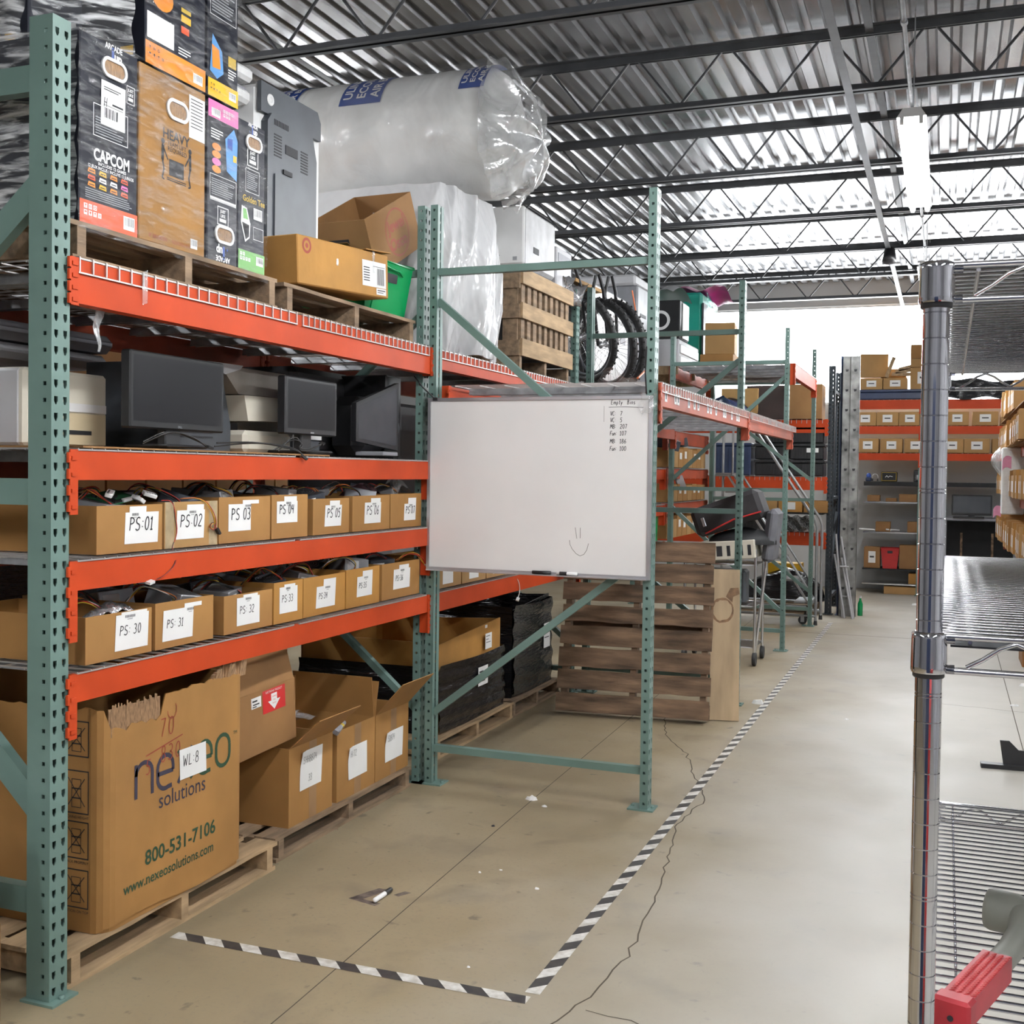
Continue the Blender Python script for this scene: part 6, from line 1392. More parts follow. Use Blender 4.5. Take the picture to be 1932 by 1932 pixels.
t = thing('equipment_case', 'dark grey padded case with a red strap lying tilted on the wire cart', 'case', (-2.03, 9.85, 1.10), rot=(0, radians(-20), 0)); G().bbox(0, .62, 0, .40, 0, .26, .04).build('case', mat('charcoal_cloth', (.028, .026, .028), .8), t); g = G(); g.tube([(.08, -.004, .02), (.35, -.006, .06), (.6, -.004, .05)], .008, 6); g.build('red_strap', REDBIN, t); g = G(); g.bbox(.08, .11, -.008, 0, .08, .16, .003); g.build('latch', GALV, t)
t = thing('black_bag', 'slumped black bag under the padded case on the wire cart', 'bag', (-1.95, 9.84, 1.06)); G().surf(lambda u, v: (.28 + .30 * cos(2 * pi * u) * sin(pi * (v * .5 + .02)) , .2 + .19 * sin(2 * pi * u) * sin(pi * (v * .5 + .02)), .13 * cos(pi * v * .5) * (1 + .12 * sin(8 * u))), 20, 8).build('bag_body', BLACKM, t)
t = thing('upholstered_chair', 'tall grey upholstered chair back standing by the cart', 'chair', (-1.50, 9.95, .9), rot=(0, radians(6), 0)); G().bbox(0, .10, 0, .4, 0, .48, .04).build('back_pad', mat('grey_cloth', (.13, .13, .145), .8), t); G().tube([(.05, .02, -.86), (.05, .02, .02)], .014, 8).build('leg', CHROME_R, t)
# ------------------------------------------------------------------ rolling warehouse ladder
t = thing('rolling_ladder', 'grey rolling warehouse ladder with handrails, parked past the aisle row', 'ladder', (-1.33, 12.95, 0)); LD = mat('ladder_grey_steel', (.40, .41, .42), .38, .6, .06)
for y in (0, .55):
    g = G(); g.tube([(0, y, .01), (0, y, 1.10), (-.03, y, 1.18), (-.74, y, 2.24), (-.78, y, 2.30), (-1.16, y, 2.30)], .016, 8); g.build('handrail', LD, t)
    g = G(); g.tube([(-.10, y, .42), (-.93, y, 1.66), (-1.16, y, 1.66)], .013, 8); g.build('mid_rail', LD, t)
    g = G(); g.bar((-.04, y, .18), (-1.0, y, 1.66), .018, .055, (0, 1, 0)); g.build('stringer', LD, t)
    g = G(); g.tube([(-1.16, y, .03), (-1.16, y, 2.30)], .015, 8); g.tube([(-.95, y, 1.66), (-.95, y, 2.28)], .012, 8); g.build('rear_post', LD, t)
    g = G(); g.tube([(0, y, .10), (-1.16, y, .10)], .015, 8); g.tube([(-.1, y, .20), (-1.16, y, .20)], .012, 8); g.build('base_rail', LD, t)
    g = G(); g.lathe([(.022, 0), (.018, .05)], (0, y, 0), (0, 0, 1), 10); g.build('rubber_foot', RUBBER, t)
    for x in (-.14, -1.1):
        g = G(); g.lathe([(.04, -.014), (.048, -.008), (.048, .008), (.04, .014)], (x, y, .05), (0, 1, 0), 16); c = g.build('caster', RUBBER, t)
        g = G(); g.box(x - .02, x + .02, y - .022, y - .016, .03, .1); g.box(x - .02, x + .02, y + .016, y + .022, .03, .1); g.build('fork', LD, c)
for k in range(6):
    z = .235 + .245 * k; x = -.08 - .158 * k; g = G(); g.box(x - .16, x + .02, .01, .54, z, z + .018); g.box(x + .015, x + .02, .01, .54, z - .03, z); g.build('tread', LD, t)
G().box(-1.18, -.93, .0, .55, 1.66, 1.69).build('platform', LD, t)
for z in (.9, 1.4): G().tube([(-1.16, 0, z), (-1.16, .55, z)], .012, 8).build('cross_bar', LD, t)
# ------------------------------------------------------------------ dark rack standing across the end of the row
def xrail(label, x0, x1, y, z, h, m=ORANGE): return rack_rail(label, x0, 0, x1 - x0, z, h, m=m, rz=radians(-90)) if False else None
def crossrail(label, x0, x1, y, ztop, h=.12, m=ORANGE):
    t = rack_rail(label, 0, 0, x1 - x0, ztop, h, m=m, clen=.2, step=True)
    t.location = (x1, y, ztop); t.rotation_euler = (0, 0, radians(-90)); 
    # local +Y runs towards -X... turn so the front faces the camera
    t.rotation_euler = (0, 0, radians(-90)); t.location = (x0, y, ztop)
    return t
for k, (z, nmr) in enumerate([(2.345, 'upper'), (1.655, 'middle'), (.985, 'lower')]):
    crossrail('%s orange rail of the cross rack that holds the black totes' % nmr, -3.65, -1.36, 14.0, z, .16)
    t = thing('wire_deck', 'wire deck on the %s level of the cross rack' % nmr, 'wire deck', (-2.5, 14.5, z)); g = G()
    [g.box(-1.1 + 2.2 * i / 36 - .0025, -1.1 + 2.2 * i / 36 + .0025, -.5, .45, 0, .005) for i in range(37)]; [g.box(-1.1 + 2.2 * i / 36 - .0025, -1.1 + 2.2 * i / 36 + .0025, -.505, -.5, -.045, .005) for i in range(37)]
    [g.box(-1.1, 1.1, -.5 + .95 * i / 8, -.495 + .95 * i / 8, -.005, 0) for i in range(9)]; g.build('wire_grid', WIREM, t)
rack_frame('dark slate upright frame of the cross rack', -1.30, 14.03, 1.0, [.2, 1.4, 2.7], [(.4, 1.2)], wx=.085, h=2.98, m=BLACKP, rz=0).rotation_euler = (0, 0, radians(-90))
rack_frame('navy blue upright frame beside the dark cross rack', -1.16, 14.02, 1.0, [.2, 1.4, 2.8], [(.4, 1.2)], wx=.085, h=3.09, m=NAVY).rotation_euler = (0, 0, radians(-90))
rack_frame('green upright frame at the hidden end of the cross rack', -3.72, 14.03, 1.0, [.2, 1.4, 2.7], [(.4, 1.2)], h=2.98).rotation_euler = (0, 0, radians(-90))
t = thing('grey_channel_post', 'wide galvanised channel post with paired slots at the aisle end', 'channel post', (-1.06, 13.93, 0))
g = G(); g.box(-.11, .085, 0, .004, 0, 3.09); g.box(-.11, -.106, 0, .07, 0, 3.09); g.box(.081, .085, 0, .07, 0, 3.09); g.box(-.016, -.010, -.012, 0, 0, 3.09); g.build('channel', mat('stained_galvanised', (.33, .33, .32), .6, .3, .3, 6, detail=8), t)
g = G(); P = PY(-.0015)
for k in range(12):
    for u in (-.06, .035): z = .35 + .235 * k; g.add([P(u - .018, z), P(u + .018, z), P(u + .012, z - .025), P(u - .012, z - .03)], [(3, 2, 1, 0)])
g.build('slot', INK, t)
def tote(label, x, y, z, w, h, m=BLACK, d=.4, group=None, sheet=False):
    t = thing('storage_tote', label, 'tote', (x, y, z), 0, group); G().bbox(0, w, 0, d, 0, h - .035, .012).build('tub', m, t); G().bbox(-.01, w + .01, -.01, d + .01, h - .035, h, .006).build('lid', m, t)
    g = G(); [g.box(.03 + (w - .06) * k / 9, .036 + (w - .06) * k / 9, -.006, 0, .02, h - .06) for k in range(10)]; g.build('rib', m, t)
    if sheet: paper(t, PY(-.012), w * .5, w * .85, h * .45, h * .72)
    return t
for i in range(2):
    for k in range(3): tote('%s black storage tote of the %s column, middle cross rack level' % (['bottom', 'middle', 'top'][k], ['inner', 'aisle side'][i]), -2.2 + .42 * i, 13.99 + .02, 1.662 + .20 * k, .40, .195, BLACK, sheet=(i == 1 and k == 1))
tote('dark blue tote on the middle cross rack level, behind the ladder rail', -2.75, 14.01, 1.662, .5, .40, NAVY)
for k, (x, y, z, w, d, h, m, lb, op) in enumerate([(-2.62, 14.0, 2.352, .45, .4, .38, CARD2, 'pale carton with handwriting on the upper cross rack level', False), (-1.83, 14.0, 2.352, .42, .4, .42, CARD3, 'large brown carton by the upright on the upper cross rack level', False), (-2.10, 14.0, 1.28, .0, 0, 0, CARD, '', True)]):
    if not w: continue
    t = carton(lb, (x, y, z), w, d, h, m, opened=op, rz=radians(-90)); t.location = (x, y, z)
t = thing('dark_panel', 'flat dark brown panel leaning on the upper cross rack level', 'panel', (-2.32, 13.99, 2.352), rot=(radians(-8), 0, 0)); G().bbox(0, .5, 0, .03, 0, .42, .004).build('panel_board', mat('dark_brown_board', (.035, .018, .016), .5), t)
t = thing('quilted_bag', 'shiny blue and black bag on the upper cross rack level', 'bag', (-2.75, 13.97, 2.352)); G().surf(lambda u, v: (.2 + .3 * cos(2 * pi * u) * sin(pi * (v * .5 + .02)), .15 * sin(2 * pi * u), .26 * cos(pi * v * .5) * (1 + .1 * sin(12 * u))), 20, 8).build('bag_body', mat('navy_plastic', (.02, .03, .08), .25), t)
for k in range(4):
    t = carton('%s brown carton under the middle cross rack rail' % ['first', 'second', 'third', 'fourth'][k], (-2.5 + .3 * k, 14.0, 1.225), .28, .4, .14, [CARD, CARD2, CARD4, CARD][k], rz=radians(-90)); 
    if k == 2: paper(t, PX(.002), .08, .2, .03, .12)
t = thing('cross_shelf', 'thin dark shelf board under the brown cartons of the cross rack', 'shelf', (-2.5, 14.2, 1.2)); G().box(-1.1, 1.12, -.2, .4, 0, .02).build('shelf_board', BLACKM, t)
tag(G().surf(lambda u, v: (-1.95 + .48 * u, 13.96 + .03 * sin(20 * u + 8 * v), 1.0 + .18 * v + .015 * sin(25 * u)), 24, 10).build('tangled_leads', mat('grey_tangle', (.2, .2, .2), .4, .3, .6, 60, bump=1, bscale=90)), 'tangle of grey leads spilling on the lower cross rack level', 'cable heap')
tote('black tote behind the tangle of leads on the lower cross rack level', -2.4, 14.0, .99, .44, .19, BLACK)
t = thing('wrapped_bundle', 'bundle in black plastic on the floor under the cross rack', 'bundle', (-2.3, 14.0, 0.14)); G().surf(lambda u, v: (.45 + .5 * cos(2 * pi * u) * sin(pi * (v * .5 + .02)), .2 + .22 * sin(2 * pi * u) * sin(pi * (v * .5 + .02)), .36 * cos(pi * v * .5) * (1 + .1 * sin(9 * u))), 24, 10).build('bundle_body', BLKFILM, t)
t = carton('yellow lidded box behind the black plastic bundle', (-2.05, 14.25, .42), .4, .3, .16, YELP, opened=False, rz=radians(-90))
pallet('pallet on the floor under the cross rack', (-1.4, 13.95, 0), .95, .9, .13, WOOD, rz=radians(-90), seed=31).location = (-2.4, 13.95, 0)
t = thing('folding_trestle', 'folded light grey metal trestle leaning on the channel post', 'trestle', (-1.05, 13.80, 0), rot=(0, 0, 0))
for k, (x0, x1, z1) in enumerate([(-.06, -.16, .98), (.07, -.10, .95), (-.03, -.17, .74), (.06, -.09, .70)]): G().tube([(x0, -.03 * k, .0), (x1, .1, z1)], .013, 8).build('tube_leg', LGREY, t)
for z in (.25, .6): G().tube([(-.10, .03, z), (.0, .03, z)], .01, 8).build('cross_tube', LGREY, t)
t = thing('green_bottle', 'small green bottle on the floor by the folded frame', 'bottle', (-.93, 14.1, 0)); G().lathe([(.03, 0), (.03, .14), (.012, .19), (.012, .21)], (0, 0, 0), (0, 0, 1), 14).build('bottle_body', GRNBIN, t); G().lathe([(.014, .21), (.014, .235)], (0, 0, 0), (0, 0, 1), 12).build('cap', WHITEPL, t)
# ------------------------------------------------------------------ orange rack against the far wall
YR = 16.8
for k, (z, h, nmr) in enumerate([(2.755, .13, 'top'), (2.386, .11, 'second'), (2.003, .10, 'third')]):
    for i, (a, b, s) in enumerate(((-1.30, -.36, 'side by the channel post'), (-.30, .95, 'side by the bin racking'))):
        crossrail('%s orange rail on the far wall rack, %s' % (nmr, s), a, b, YR, z, h, ORANGE)
    t = thing('shelf_deck', 'wire deck on the %s level of the far wall rack' % nmr, 'wire deck', (-.2, YR + .4, z)); g = G(); [g.box(-1.1 + 2.25 * i / 30 - .004, -1.1 + 2.25 * i / 30 + .004, -.4, .3, 0, .006) for i in range(31)]; [g.box(-1.1, 1.15, -.4 + .7 * i / 5, -.392 + .7 * i / 5, -.006, 0) for i in range(6)]; g.build('wire_grid', WIREM, t)
for x in (-1.38, -.33, 1.05):
    f_ = rack_frame('green upright frame of the far wall rack, %s' % {-1.38: 'by the channel post', -.33: 'behind the chrome shelving post', 1.05: 'behind the bin racking'}[x], x, YR + .02, .7, [.2, 1.6], [], h=2.9); f_.rotation_euler = (0, 0, radians(-90))
def facebox(label, x, z, w, h, d=.4, m=CARD2, lab=True, y=YR + .02, op=False, group=None, rz=0.0):
    t = carton(label, (x, y, z), w, d, h, m, opened=op, rz=radians(-90) + rz, group=group)
    if lab: paper(t, PX(.002), w * .28, w * .72, h * .25, h * .8, None, lines=[(.2, .8, .45, .6)])
    return t
for r_, (z, xs) in enumerate([(2.395, [-1.24, -.94, -.64, -.02, .32, .68]), (2.012, [-1.20, -.88, -.56, -.08, .22, .58])]):
    for k, x in enumerate(xs): facebox('%s labelled carton from the channel post, %s level of the far wall rack' % (ORD[k], ['second', 'third'][r_]), x, z, .295 if k != 4 else .33, .19 if r_ == 0 else .20, group='labelled cartons on the far wall rack')
tote('dark blue flat tray on the top level of the far wall rack', -1.22, YR, 2.762, .95, .14, NAVY, .5)
facebox('labelled carton on the dark blue tray, first from the channel post', -1.17, 2.905, .30, .16); facebox('labelled carton on the dark blue tray, second from the channel post', -.86, 2.905, .32, .16); facebox('open carton on the dark blue tray next to the chrome post', -.50, 2.905, .34, .30, op=True)
t = facebox('pale carton tipped up behind the labelled ones on the far wall rack', -1.18, 3.09, .38, .33, .2, CARD2, False, YR + .12, rz=.1); facebox('pale carton lying behind the tipped one on the far wall rack', -.90, 3.07, .34, .14, .3, CARD2, False, YR + .2)
facebox('brown carton high on the open carton by the chrome post', -.50, 3.21, .32, .12, .3, CARD2, False); facebox('topmost open carton by the chrome post on the far wall rack', -.50, 3.335, .34, .19, .3, CARD, False, op=True)
for k in range(4):
    t = thing('wood_offcut', 'pale wood strip stuck out between the cartons under the window', 'wood strip', (-.80 + .05 * k, YR + .05, 3.07 + .03 * k), rot=(0, radians(10 - 8 * k if k else -70), 0), group='wood strips between the cartons'); G().box(0, .3, 0, .03, 0, .05).build('strip', WOODP, t)
t = thing('blue_sack', 'crumpled blue and white sack beside the cartons under the window', 'sack', (-1.30, YR + .0, 2.90)); g = G(); g.surf(lambda u, v: (.08 * u + .14 * v * (.4), .05 * sin(6 * u), .26 * v + .02 * sin(9 * u)), 8, 8); g.build('sack_body', CYANP, t)
tag(G().surf(lambda u, v: (-.16 + 1.05 * u, YR - .03 + .12 * v + .02 * sin(15 * u), 2.765 + .30 * v - .07 * u * v + .02 * sin(13 * u + 8 * v)), 30, 10).build('black_sheeting', BLKFILM), 'heap of shiny black plastic sheeting on the top far wall level', 'plastic sheeting')
# bench shelves below
for k, (z, m, lb) in enumerate([(1.60, BLACKM, 'dark bench shelf holding the small electronics'), (1.315, CHROME_R, 'wire shelf with small brown cartons at the far wall'), (.885, CHROME_R, 'lower wire shelf with papers at the far wall'), (.36, BLACKM, 'dark shelf under the red bin'), (.15, CHROME_R, 'bottom wire shelf near the floor at the far wall')]):
    t = thing('bench_shelf', lb, 'shelf', (-1.0, YR + .1, z)); G().box(-.1, 1.0 if k else 2.0, 0, .5, -.02 if k != 0 else -.06, 0).build('shelf_board', m, t)
    if k == 0: pass
G().box(-.98 + .9, -.98 + .94, YR + .12, YR + .2, 0, .0)
t = thing('work_bench', 'dark work bench with a computer on it at the far wall', 'bench', (-.05, YR + .05, 0)); G().box(0, 1.0, 0, .6, 1.08, 1.11).build('bench_top', GREYPL, t)
for x in (.02, .94): G().box(x, x + .05, .02, .07, 0, 1.08).build('leg', GREYPL, t)
G().box(.05, .95, .5, .52, .3, 1.05).build('back_panel', BLACKM, t)
for k in (0, 1): G().box(.25 + .4 * k, .28 + .4 * k, .1, .13, 0, .9).build('wooden_strut', WOODX, t)
t = thing('computer_monitor', 'wide dark monitor on the work bench at the far wall', 'monitor', (.08, YR + .12, 1.112)); G().bbox(0, .52, 0, .04, .04, .32, .006).build('bezel', BLACK, t); g = G(); g.rect(PY(-.0012), .02, .50, .07, .30); g.build('screen', SLATE, t); G().box(.22, .3, -.02, .12, 0, .05).build('stand', BLACK, t)
tag(G().bbox(.1, .5, YR + .02, YR + .1, 1.112, 1.135, .004).build('keyboard', BLACK), 'black keyboard on the work bench at the far wall', 'keyboard')
t = thing('guitar_amplifier', 'small dark amplifier with a white script badge on the bench shelf', 'amplifier', (-.87, YR + .12, 1.602)); G().bbox(0, .22, 0, .15, 0, .14, .01).build('cabinet', BLACKM, t); g = G(); g.frame(PY(-.001), .01, .21, .01, .13, .005, 0); g.line(PY(-.001), [(.06, .06), (.08, .085), (.1, .06), (.12, .08), (.16, .07)], .007, 1); g.build('trim', [GOLDI, WHITE], t)
t = thing('coffee_maker', 'black coffee maker with a steel jug on the bench shelf', 'coffee maker', (-.43, YR + .12, 1.602)); G().bbox(0, .11, 0, .12, 0, .17, .008).build('housing', BLACK, t); g = G(); g.lathe([(.03, 0), (.035, .03), (.03, .07)], (.055, -.0, .03), (0, 0, 1), 14); g.build('jug', GALV, t)
t = thing('headset', 'white headset standing on the bench shelf', 'headset', (-.95, YR + .15, 1.602)); g = G(); g.tube([(-.035, 0, .03)] + [(.04 * cos(radians(180 - 20 * k)), 0, .06 + .045 * sin(radians(20 * k))) for k in range(10)] + [(.035, 0, .03)], .006, 6); g.build('band', WHITEPL, t); [G().lathe([(.02, -.01), (.02, .01)], (s * .036, 0, .025), (1, 0, 0), 12).build('ear_cup', BLACK, t) for s in (-1, 1)]
t = thing('toy_figure_stand', 'small dark blue gadget on the bench shelf by the channel post', 'gadget', (-1.08, YR + .15, 1.602)); G().bbox(0, .08, 0, .06, 0, .06, .01).build('base', NAVY, t); G().lathe([(.03, 0), (.035, .03), (.02, .055), (0, .06)], (.04, .03, .06), (0, 0, 1), 14).build('dome', BLUP, t)
for k, (x, z, w, h, m, lb) in enumerate([(-1.05, 1.316, .17, .09, CARD3, 'small brown carton first on the upper wire shelf'), (-.80, 1.316, .15, .05, CARD3, 'flat brown carton second on the upper wire shelf'), (-.62, 1.316, .24, .11, CARD3, 'taped brown carton third on the upper wire shelf'), (-.93, .886, .2, .14, CARD3, 'brown carton heaped among the papers on the lower wire shelf'), (-.50, .886, .22, .15, CARD3, 'brown carton by the chrome post on the lower wire shelf'), (-1.08, .362, .22, .30, CARD3, 'brown carton with a white sheet beside the red bin'), (-.60, .362, .36, .34, CARD3, 'wide taped brown carton on the other side of the red bin'), (-.47, .152, .2, .15, CARD4, 'small amber carton on the bottom wire shelf'), (-.8, 0.0, .5, .11, CARD2, 'flat pale carton on the floor under the bottom shelf')]):
    facebox(lb, x, z, w, h, .25, m, 'sheet' in lb, YR + .12)
t = thing('red_bin', 'red plastic bin with a slot handle on the far wall shelf', 'bin', (-.84, YR + .12, .362)); g = G(); g.add([(.02, 0, 0), (.21, 0, 0), (.21, .2, 0), (.02, .2, 0), (-.01, -.02, .29), (.24, -.02, .29), (.24, .22, .29), (-.01, .22, .29)], [(3, 2, 1, 0), (0, 1, 5, 4), (1, 2, 6, 5), (2, 3, 7, 6), (3, 0, 4, 7)]); g.build('bin_body', REDBIN, t); g = G(); g.rect(PY(-.022), .08, .15, .22, .255); g.build('handle_slot', INK, t); g = G(); g.tube([(-.01, -.02, .29), (.24, -.02, .29), (.24, .22, .29), (-.01, .22, .29)], .008, 6, closed=True); g.build('rim', REDBIN, t)
for k, (x, z, rz_) in enumerate([(-1.05, .9, .3), (-.8, .9, -.2), (-.72, .905, .5)]): t = tag(G().bbox(-.1, .1, -.06, .06, 0, .02, .004).build('paper_packet', PAPER, None, (x, YR + .2, z - .012 + .012), (0, .05, rz_)), '%s white packet on the lower wire shelf at the far wall' % ORD[k], 'packet')
# ------------------------------------------------------------------ slim bins on the racking along the other side of the aisle
def sidebin(m, h, w, d, sheet):
    g = G(); th = .006; g.box(0, th, 0, w, 0, h * .8); g.box(d - th, d, 0, w, 0, h); g.box(th, d - th, 0, th, 0, h); g.box(th, d - th, w - th, w, 0, h); g.box(th, d - th, th, w - th, 0, th); return g
XR0 = .64
for z, nmr in ((2.40, 'top'), (2.02, 'second'), (1.48, 'third'), (.93, 'lowest')):
    rack_rail('%s orange rail of the slim bin racking' % nmr, XR0 + .10, 10.2, 16.4, z - .01, .11, m=ORANGE_W).scale = (-1, 1, 1)
    t = thing('shelf_board', 'shelf board under the %s row of slim bins' % nmr, 'shelf', (XR0 + .02, 10.2, z - .012)); G().box(0, .8, 0, 6.2, 0, .01).build('board_panel', CARD3, t)
for y in (10.15, 13.3, 16.45): rack_frame('green upright frame of the slim bin racking, %s' % {10.15: 'closest one', 13.3: 'middle one', 16.45: 'one by the far wall'}[y], XR0 + .85, y, .38, [.3, 1.5, 2.6], [(.5, 1.3)], h=3.0)
protos = {}
for r_, (z, ya, yb, h, nmr) in enumerate([(2.40, 12.9, 15.0, .30, 'top'), (2.02, 10.4, 15.6, .27, 'second'), (1.48, 10.4, 15.9, .27, 'third'), (.93, 10.4, 15.9, .30, 'lowest')]):
    q = rn(70 + r_); y = ya; k = 0
    while y < yb:
        key = (r_, k % 3)
        if key not in protos:
            w = .15 + .03 * (k % 3); m = [CARD2, CARD, CARD4][k % 3]
            t = thing('cardboard_bin', 'slim brown bin on the %s row of the racking across the aisle' % nmr, 'cardboard bin', (XR0, y, z), 0, 'slim bins on the %s row' % nmr); sidebin(m, h, w, .42, 1).build('carton_body', m, t); G().rect(lambda u, v: (-.002, w - u, v), w * .2, w * .7, h * .2, h * .6).build('paper_label', PAPER, t); t['w'] = w; protos[key] = t
        else: t = dup(protos[key], (XR0 - q.uniform(0, .05), y, z)); w = protos[key]['w']
        y += w + q.uniform(.01, .03); k += 1
t = thing('foam_block', 'tall white foam block in a clear bag among the slim bins', 'foam block', (XR0 - .06, 13.2, 1.28)); G().bbox(-.02, .20, 0, .22, 0, .72, .01).build('foam', FOAM, t); g = G(); g.surf(lambda u, v: (-.05 - .1 * sin(3.1 * v) * abs(sin(5 * u)) + .05 * u, -.05 + .4 * u, .42 + .28 * v + .03 * sin(8 * u)), 14, 10); g.build('clear_bag', FILM_B, t)
for k, (y, z) in enumerate([(14.2, 1.22), (12.2, 1.76)]): tag(G().surf(lambda u, v: (XR0 - .04 - .08 * sin(3.1 * u), y + .22 * u, z + .12 * v * (1 - .3 * u) + .02 * sin(9 * u)), 10, 8).build('pink_bag', mat('pink_antistatic', (.62, .25, .36), .35)), 'pink bag poking out of the %s row of slim bins' % ['lowest', 'third'][k], 'bag')
for k, (y, z, w, h) in enumerate([(10.9, .0, .5, .32), (11.5, 0, .6, .24), (10.3, 0.0, .45, .26), (9.7, 0.0, .5, .18)]): carton('brown carton on the floor below the slim bins, %s' % ['tall one', 'wide one', 'squat one', 'flat one at the aisle edge'][k], (XR0 + .06 + .06 * k, y, z), w, .3, h, CARD3, rz=pi, opened=False).location = (XR0 + .02 + .04 * k, y + w, z)
# seen over the bins of the first bay: the row behind
for k in range(14): slimbox('brown bin with a white label in the row behind, seen over the power supply bins', (-4.64, 2.5 + .36 * k, 1.51), .34, .20, m=[CARD, CARD2][k % 2], group='bins of the row behind')
# stack of white foam trays at the near edge
for k in range(5):
    t = tag(G().bbox(-.28, 0, -.3, 0, 0, .055, .012).build('foam_tray', FOAM, None, (-2.60 + .004 * (k % 2), 2.555 + .004 * (k % 3), .30 + .064 * k)), 'white foam tray, %s of the stack beside the punched post' % ['lowest', 'second lowest', 'middle one', 'second highest', 'topmost'][k], 'foam tray')
carton('brown carton under the stack of foam trays', (-2.60, 2.24, 0), .33, .32, .298, CARD3, opened=False)

# ------------------------------------------------------------------ chrome wire shelving in front
SX0, SX1, SY0, SY1 = -.0125, .60, 1.20, 2.40
t = thing('wire_shelving', 'chrome wire shelving unit with ringed posts at the near end of the aisle', 'shelving unit', (0, 0, 0))
for j, (x, y) in enumerate(((SX0, SY0), (SX1, SY0), (SX0 + .001, SY1), (SX1, SY1))):
    g = G(); z = .02; R0 = .0127; g.lathe([(R0, 0), (R0, z - .0007)], (x, y, 0), (0, 0, 1), 28, cap=False)
    while z < 1.868:
        g.lathe([(R0, z - .0007), (R0 - .0009, z - .0002), (R0 - .0009, z + .0002), (R0, z + .0007)], (x, y, 0), (0, 0, 1), 28, cap=False, sm=False); z1 = z + .0007
        if int(round((z - .02) / .0254)) % 8 == 0:
            g.lathe([(R0, z1), (R0, z + .0028)], (x, y, 0), (0, 0, 1), 28, cap=False); g.lathe([(R0, z + .0028), (R0 - .0009, z + .0033), (R0 - .0009, z + .0037), (R0, z + .0042)], (x, y, 0), (0, 0, 1), 28, cap=False, sm=False); z1 = z + .0042
        g.lathe([(R0, z1), (R0, min(1.871, z + .0254 - .0007))], (x, y, 0), (0, 0, 1), 28, cap=False); z += .0254
    g.lathe([(.011, 1.8705), (.011, 1.872), (0, 1.8725)], (x, y, 0), (0, 0, 1), 28)
    g.build('ringed_post', CHROME, t)
SZ = [1.870, 1.503, 1.012, .30]
for i, z in enumerate(SZ):
    g = G(); n = 47
    for k in range(n + 1): yy = SY0 + .012 + (SY1 - SY0 - .024) * k / n; g.tube([(SX0 + .012, yy, z), (SX1 - .012, yy, z)], .0022, 5, cap=False)
    for x in (SX0 + .038, (SX0 + SX1) / 2, SX1 - .05): g.tube([(x, SY0, z - .005), (x, SY1, z - .005)], .0022, 6)
    g.build('wire_deck', CHROME if i > 1 else CHROME_R, t)
    g = G()
    for (xa, ya, xb, yb) in ((SX0, SY0, SX1, SY0), (SX0, SY1, SX1, SY1), (SX0, SY0, SX0, SY1), (SX1, SY0, SX1, SY1)):
        d = Vector((xb - xa, yb - ya, 0)); L = d.length; d.normalize(); a = Vector((xa, ya, 0)) + d * .012; b = Vector((xb, yb, 0)) - d * .012
        g.tube([a + Vector((0, 0, z)), b + Vector((0, 0, z))], .0036, 8); g.tube([a + Vector((0, 0, z - .034)), b + Vector((0, 0, z - .034))], .0036, 8)
        m_ = int(L / .095); pts = []
        for k in range(m_ * 6 + 1):
            s_ = .035 + (L - .07) * k / (m_ * 6); ph = (k % 6) / 6
            tri = 1 - abs(2 * ph - 1); pts.append(Vector((xa, ya, 0)) + d * s_ + Vector((0, 0, z - .030 + .026 * min(1, max(0, tri * 1.3 - .1)))))
        g.tube(pts, .0026, 6)
    g.build('edge_truss', CHROME_R, t)
    for (x, y) in ((SX0, SY0), (SX1, SY0), (SX0 + .001, SY1), (SX1, SY1)):
        zc = z - .037
        g = G(); g.lathe([(.0165, 0), (.0172, .002), (.0172, .006), (.0168, .034), (.0168, .039), (.0135, .041)], (x, y, zc), (0, 0, 1), 28)
        for s in (0, 1):
            for h_ in (.004, .034): g.tube([(x + (.014 if x < .3 else -.014), y, zc + h_), (x + (.024 if x < .3 else -.024), y, zc + h_)], .0046, 8)
        c = g.build('corner_collar', CHROME, t)
        g = G(); g.lathe([(.0142, -.005), (.0152, -.004), (.0152, 0)], (x, y, zc), (0, 0, 1), 24); g.build('black_sleeve', BLACK, c)
G().box(SX0 + .015, SX1 - .01, SY0 + .012, SY1 - .012, SZ[0] + .0025, SZ[0] + .004).build('grey_liner', LINER, t)
G().box(SX0 + .02, SX1 - .015, SY0 + .015, SY1 - .015, SZ[1] - .0125, SZ[1] - .0105).build('dark_liner', LINERD, t)
# dead blow hammer lying on the third shelf
t = thing('mallet', 'red handled dead blow mallet with a grey head, lying on the third wire shelf', 'mallet', (.0175, 1.395, SZ[2] + .003), rz=atan2(1.60 - 1.395, .085 - .0175) - pi / 2)
g = G(); g.bbox(-.022, .022, .0, .028, 0, .040, .004); g.prism([(-.018, .026, .004), (.018, .026, .004), (.018, .026, .036), (-.018, .026, .036)], (0, .155, 0)); g.build('grip', REDRUB, t)
g = G()
for k in range(22):
    for j in range(4): g.bar((-.013 + .0085 * j, .034 + .0065 * k, .0355), (-.008 + .0085 * j, .038 + .0065 * k, .0372), .0022, .0016)
g.build('grip_pattern', mat('worn_red_rubber', (.5, .06, .06), .5), t)
G().lathe([(.0035, 0), (.0035, .002)], (.0, -.0012, .018), (0, 1, 0), 12).build('hang_hole', INK, t)
g = G(); g.tube([(0, .18, .020), (0, .24, .021), (0, .29, .026), (0, .325, .033)], [.0165, .0165, .018, .026], 14); g.build('handle_neck', GREYRUB, t)
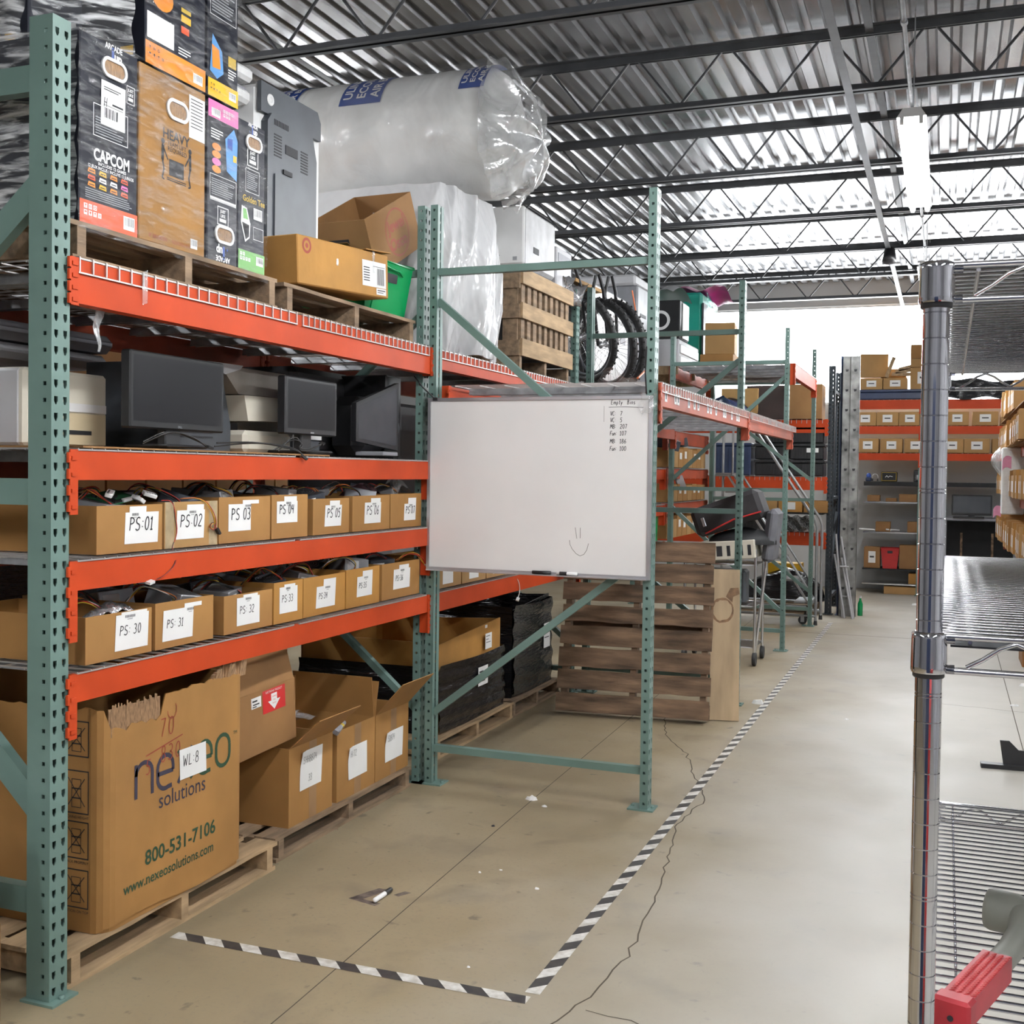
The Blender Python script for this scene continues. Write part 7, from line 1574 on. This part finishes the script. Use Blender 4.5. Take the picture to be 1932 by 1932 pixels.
g = G(); g.lathe([(.020, -.062), (.027, -.060), (.029, -.054), (.029, -.02), (.026, -.012), (.026, .012), (.029, .02), (.029, .054), (.027, .060), (.020, .062)], (0, .345, .031), (1, 0, 0), 26); g.build('head', GREYRUB, t)

# unseen cabinet and chest, added so the chrome has something to mirror
t = thing('reflection_cabinet', 'dark blue steel cabinet added unseen behind the camera for the chrome to mirror', 'cabinet', (-.55, -1.55, 0))
G().bbox(0, .95, 0, .45, .05, 1.95, .008).build('cabinet_body', NAVY, t)
for k in (0, 1): d_ = G().bbox(.01 + .47 * k, .465 + .47 * k, .45, .465, .08, 1.92, .004).build('door', NAVY, t); G().box(.41 + .09 * k, .43 + .09 * k, .465, .49, .9, 1.05).build('handle', CHROME_R, d_)
t = thing('reflection_chest', 'red rolling tool chest added unseen behind the camera for the chrome to mirror', 'tool chest', (.50, -1.35, 0)); G().bbox(0, .7, 0, .5, .12, 1.05, .01).build('chest_body', REDBIN, t)
for k in range(4): d_ = G().bbox(.02, .68, .5, .515, .16 + .22 * k, .36 + .22 * k, .004).build('drawer', REDBIN, t); G().box(.1, .6, .515, .53, .32 + .22 * k, .34 + .22 * k).build('handle', CHROME_R, d_)
for x in (.06, .64):
    for y in (.06, .44): G().lathe([(.05, -.02), (.055, -.012), (.055, .012), (.05, .02)], (x, y, .055), (1, 0, 0), 14).build('caster', RUBBER, t)
tag(G().surf(lambda u, v: (-1.40 + .075 * u + .01 * sin(9 * v), 5.360 - .012 * sin(7 * u + 5 * v), 2.05 - .11 * v * (1 - .4 * u) + .01 * sin(8 * u)), 8, 8).build('film_scrap', FILM_B), 'crumpled clear film caught on the upper corner of the whiteboard', 'film scrap')

# film wrapped stock of the row behind, then boxes added as dark backing
for k, (ya, yb, h) in enumerate([(2.4, 3.95, 1.32), (4.05, 5.6, 1.25), (5.7, 7.3, 1.36)]):
    t = thing('wrapped_load', 'black film wrapped load on the floor of the row behind, %s one' % ['near', 'middle', 'far'][k], 'wrapped load', (-4.75, ya, 0)); w = yb - ya
    G().bbox(-1.0, 0, 0, w, .12, h, .03).build('load_body', BLKFILM, t); G().box(-1.0, 0, 0, w, 0, .12).build('pallet_base', WOODX, t)
rack_rail('upper orange rail of the row behind, seen past the monitors', -4.62, 2.2, 7.6, 1.84, 0.1, m=ORANGE_W)
t = thing('shelf_board', 'dark shelf board above the bins of the row behind', 'shelf', (-4.65, 2.2, 1.842)); G().box(-1.0, 0, 0, 5.4, 0, .015).build('board_panel', BLACKM, t)
for k in range(4): carton('large carton added as dark backing in the row behind, %s from the punched post' % ORD[k], (-4.7, 2.3 + 1.3 * k, 1.858), 1.2, .9, .62, CARD3, opened=False)
t = thing('television', 'big black box added as dark backing behind the whiteboard end post', 'television', (-2.80, 5.52, 1.372)); G().bbox(-.7, 0, 0, 1.7, 0, .66, .02).build('cabinet', BLACKM, t); G().rect(PX(.001), .06, 1.64, .06, .6).build('screen', SCREEN, t)  # black box added as dark backing for the gap, not a known set
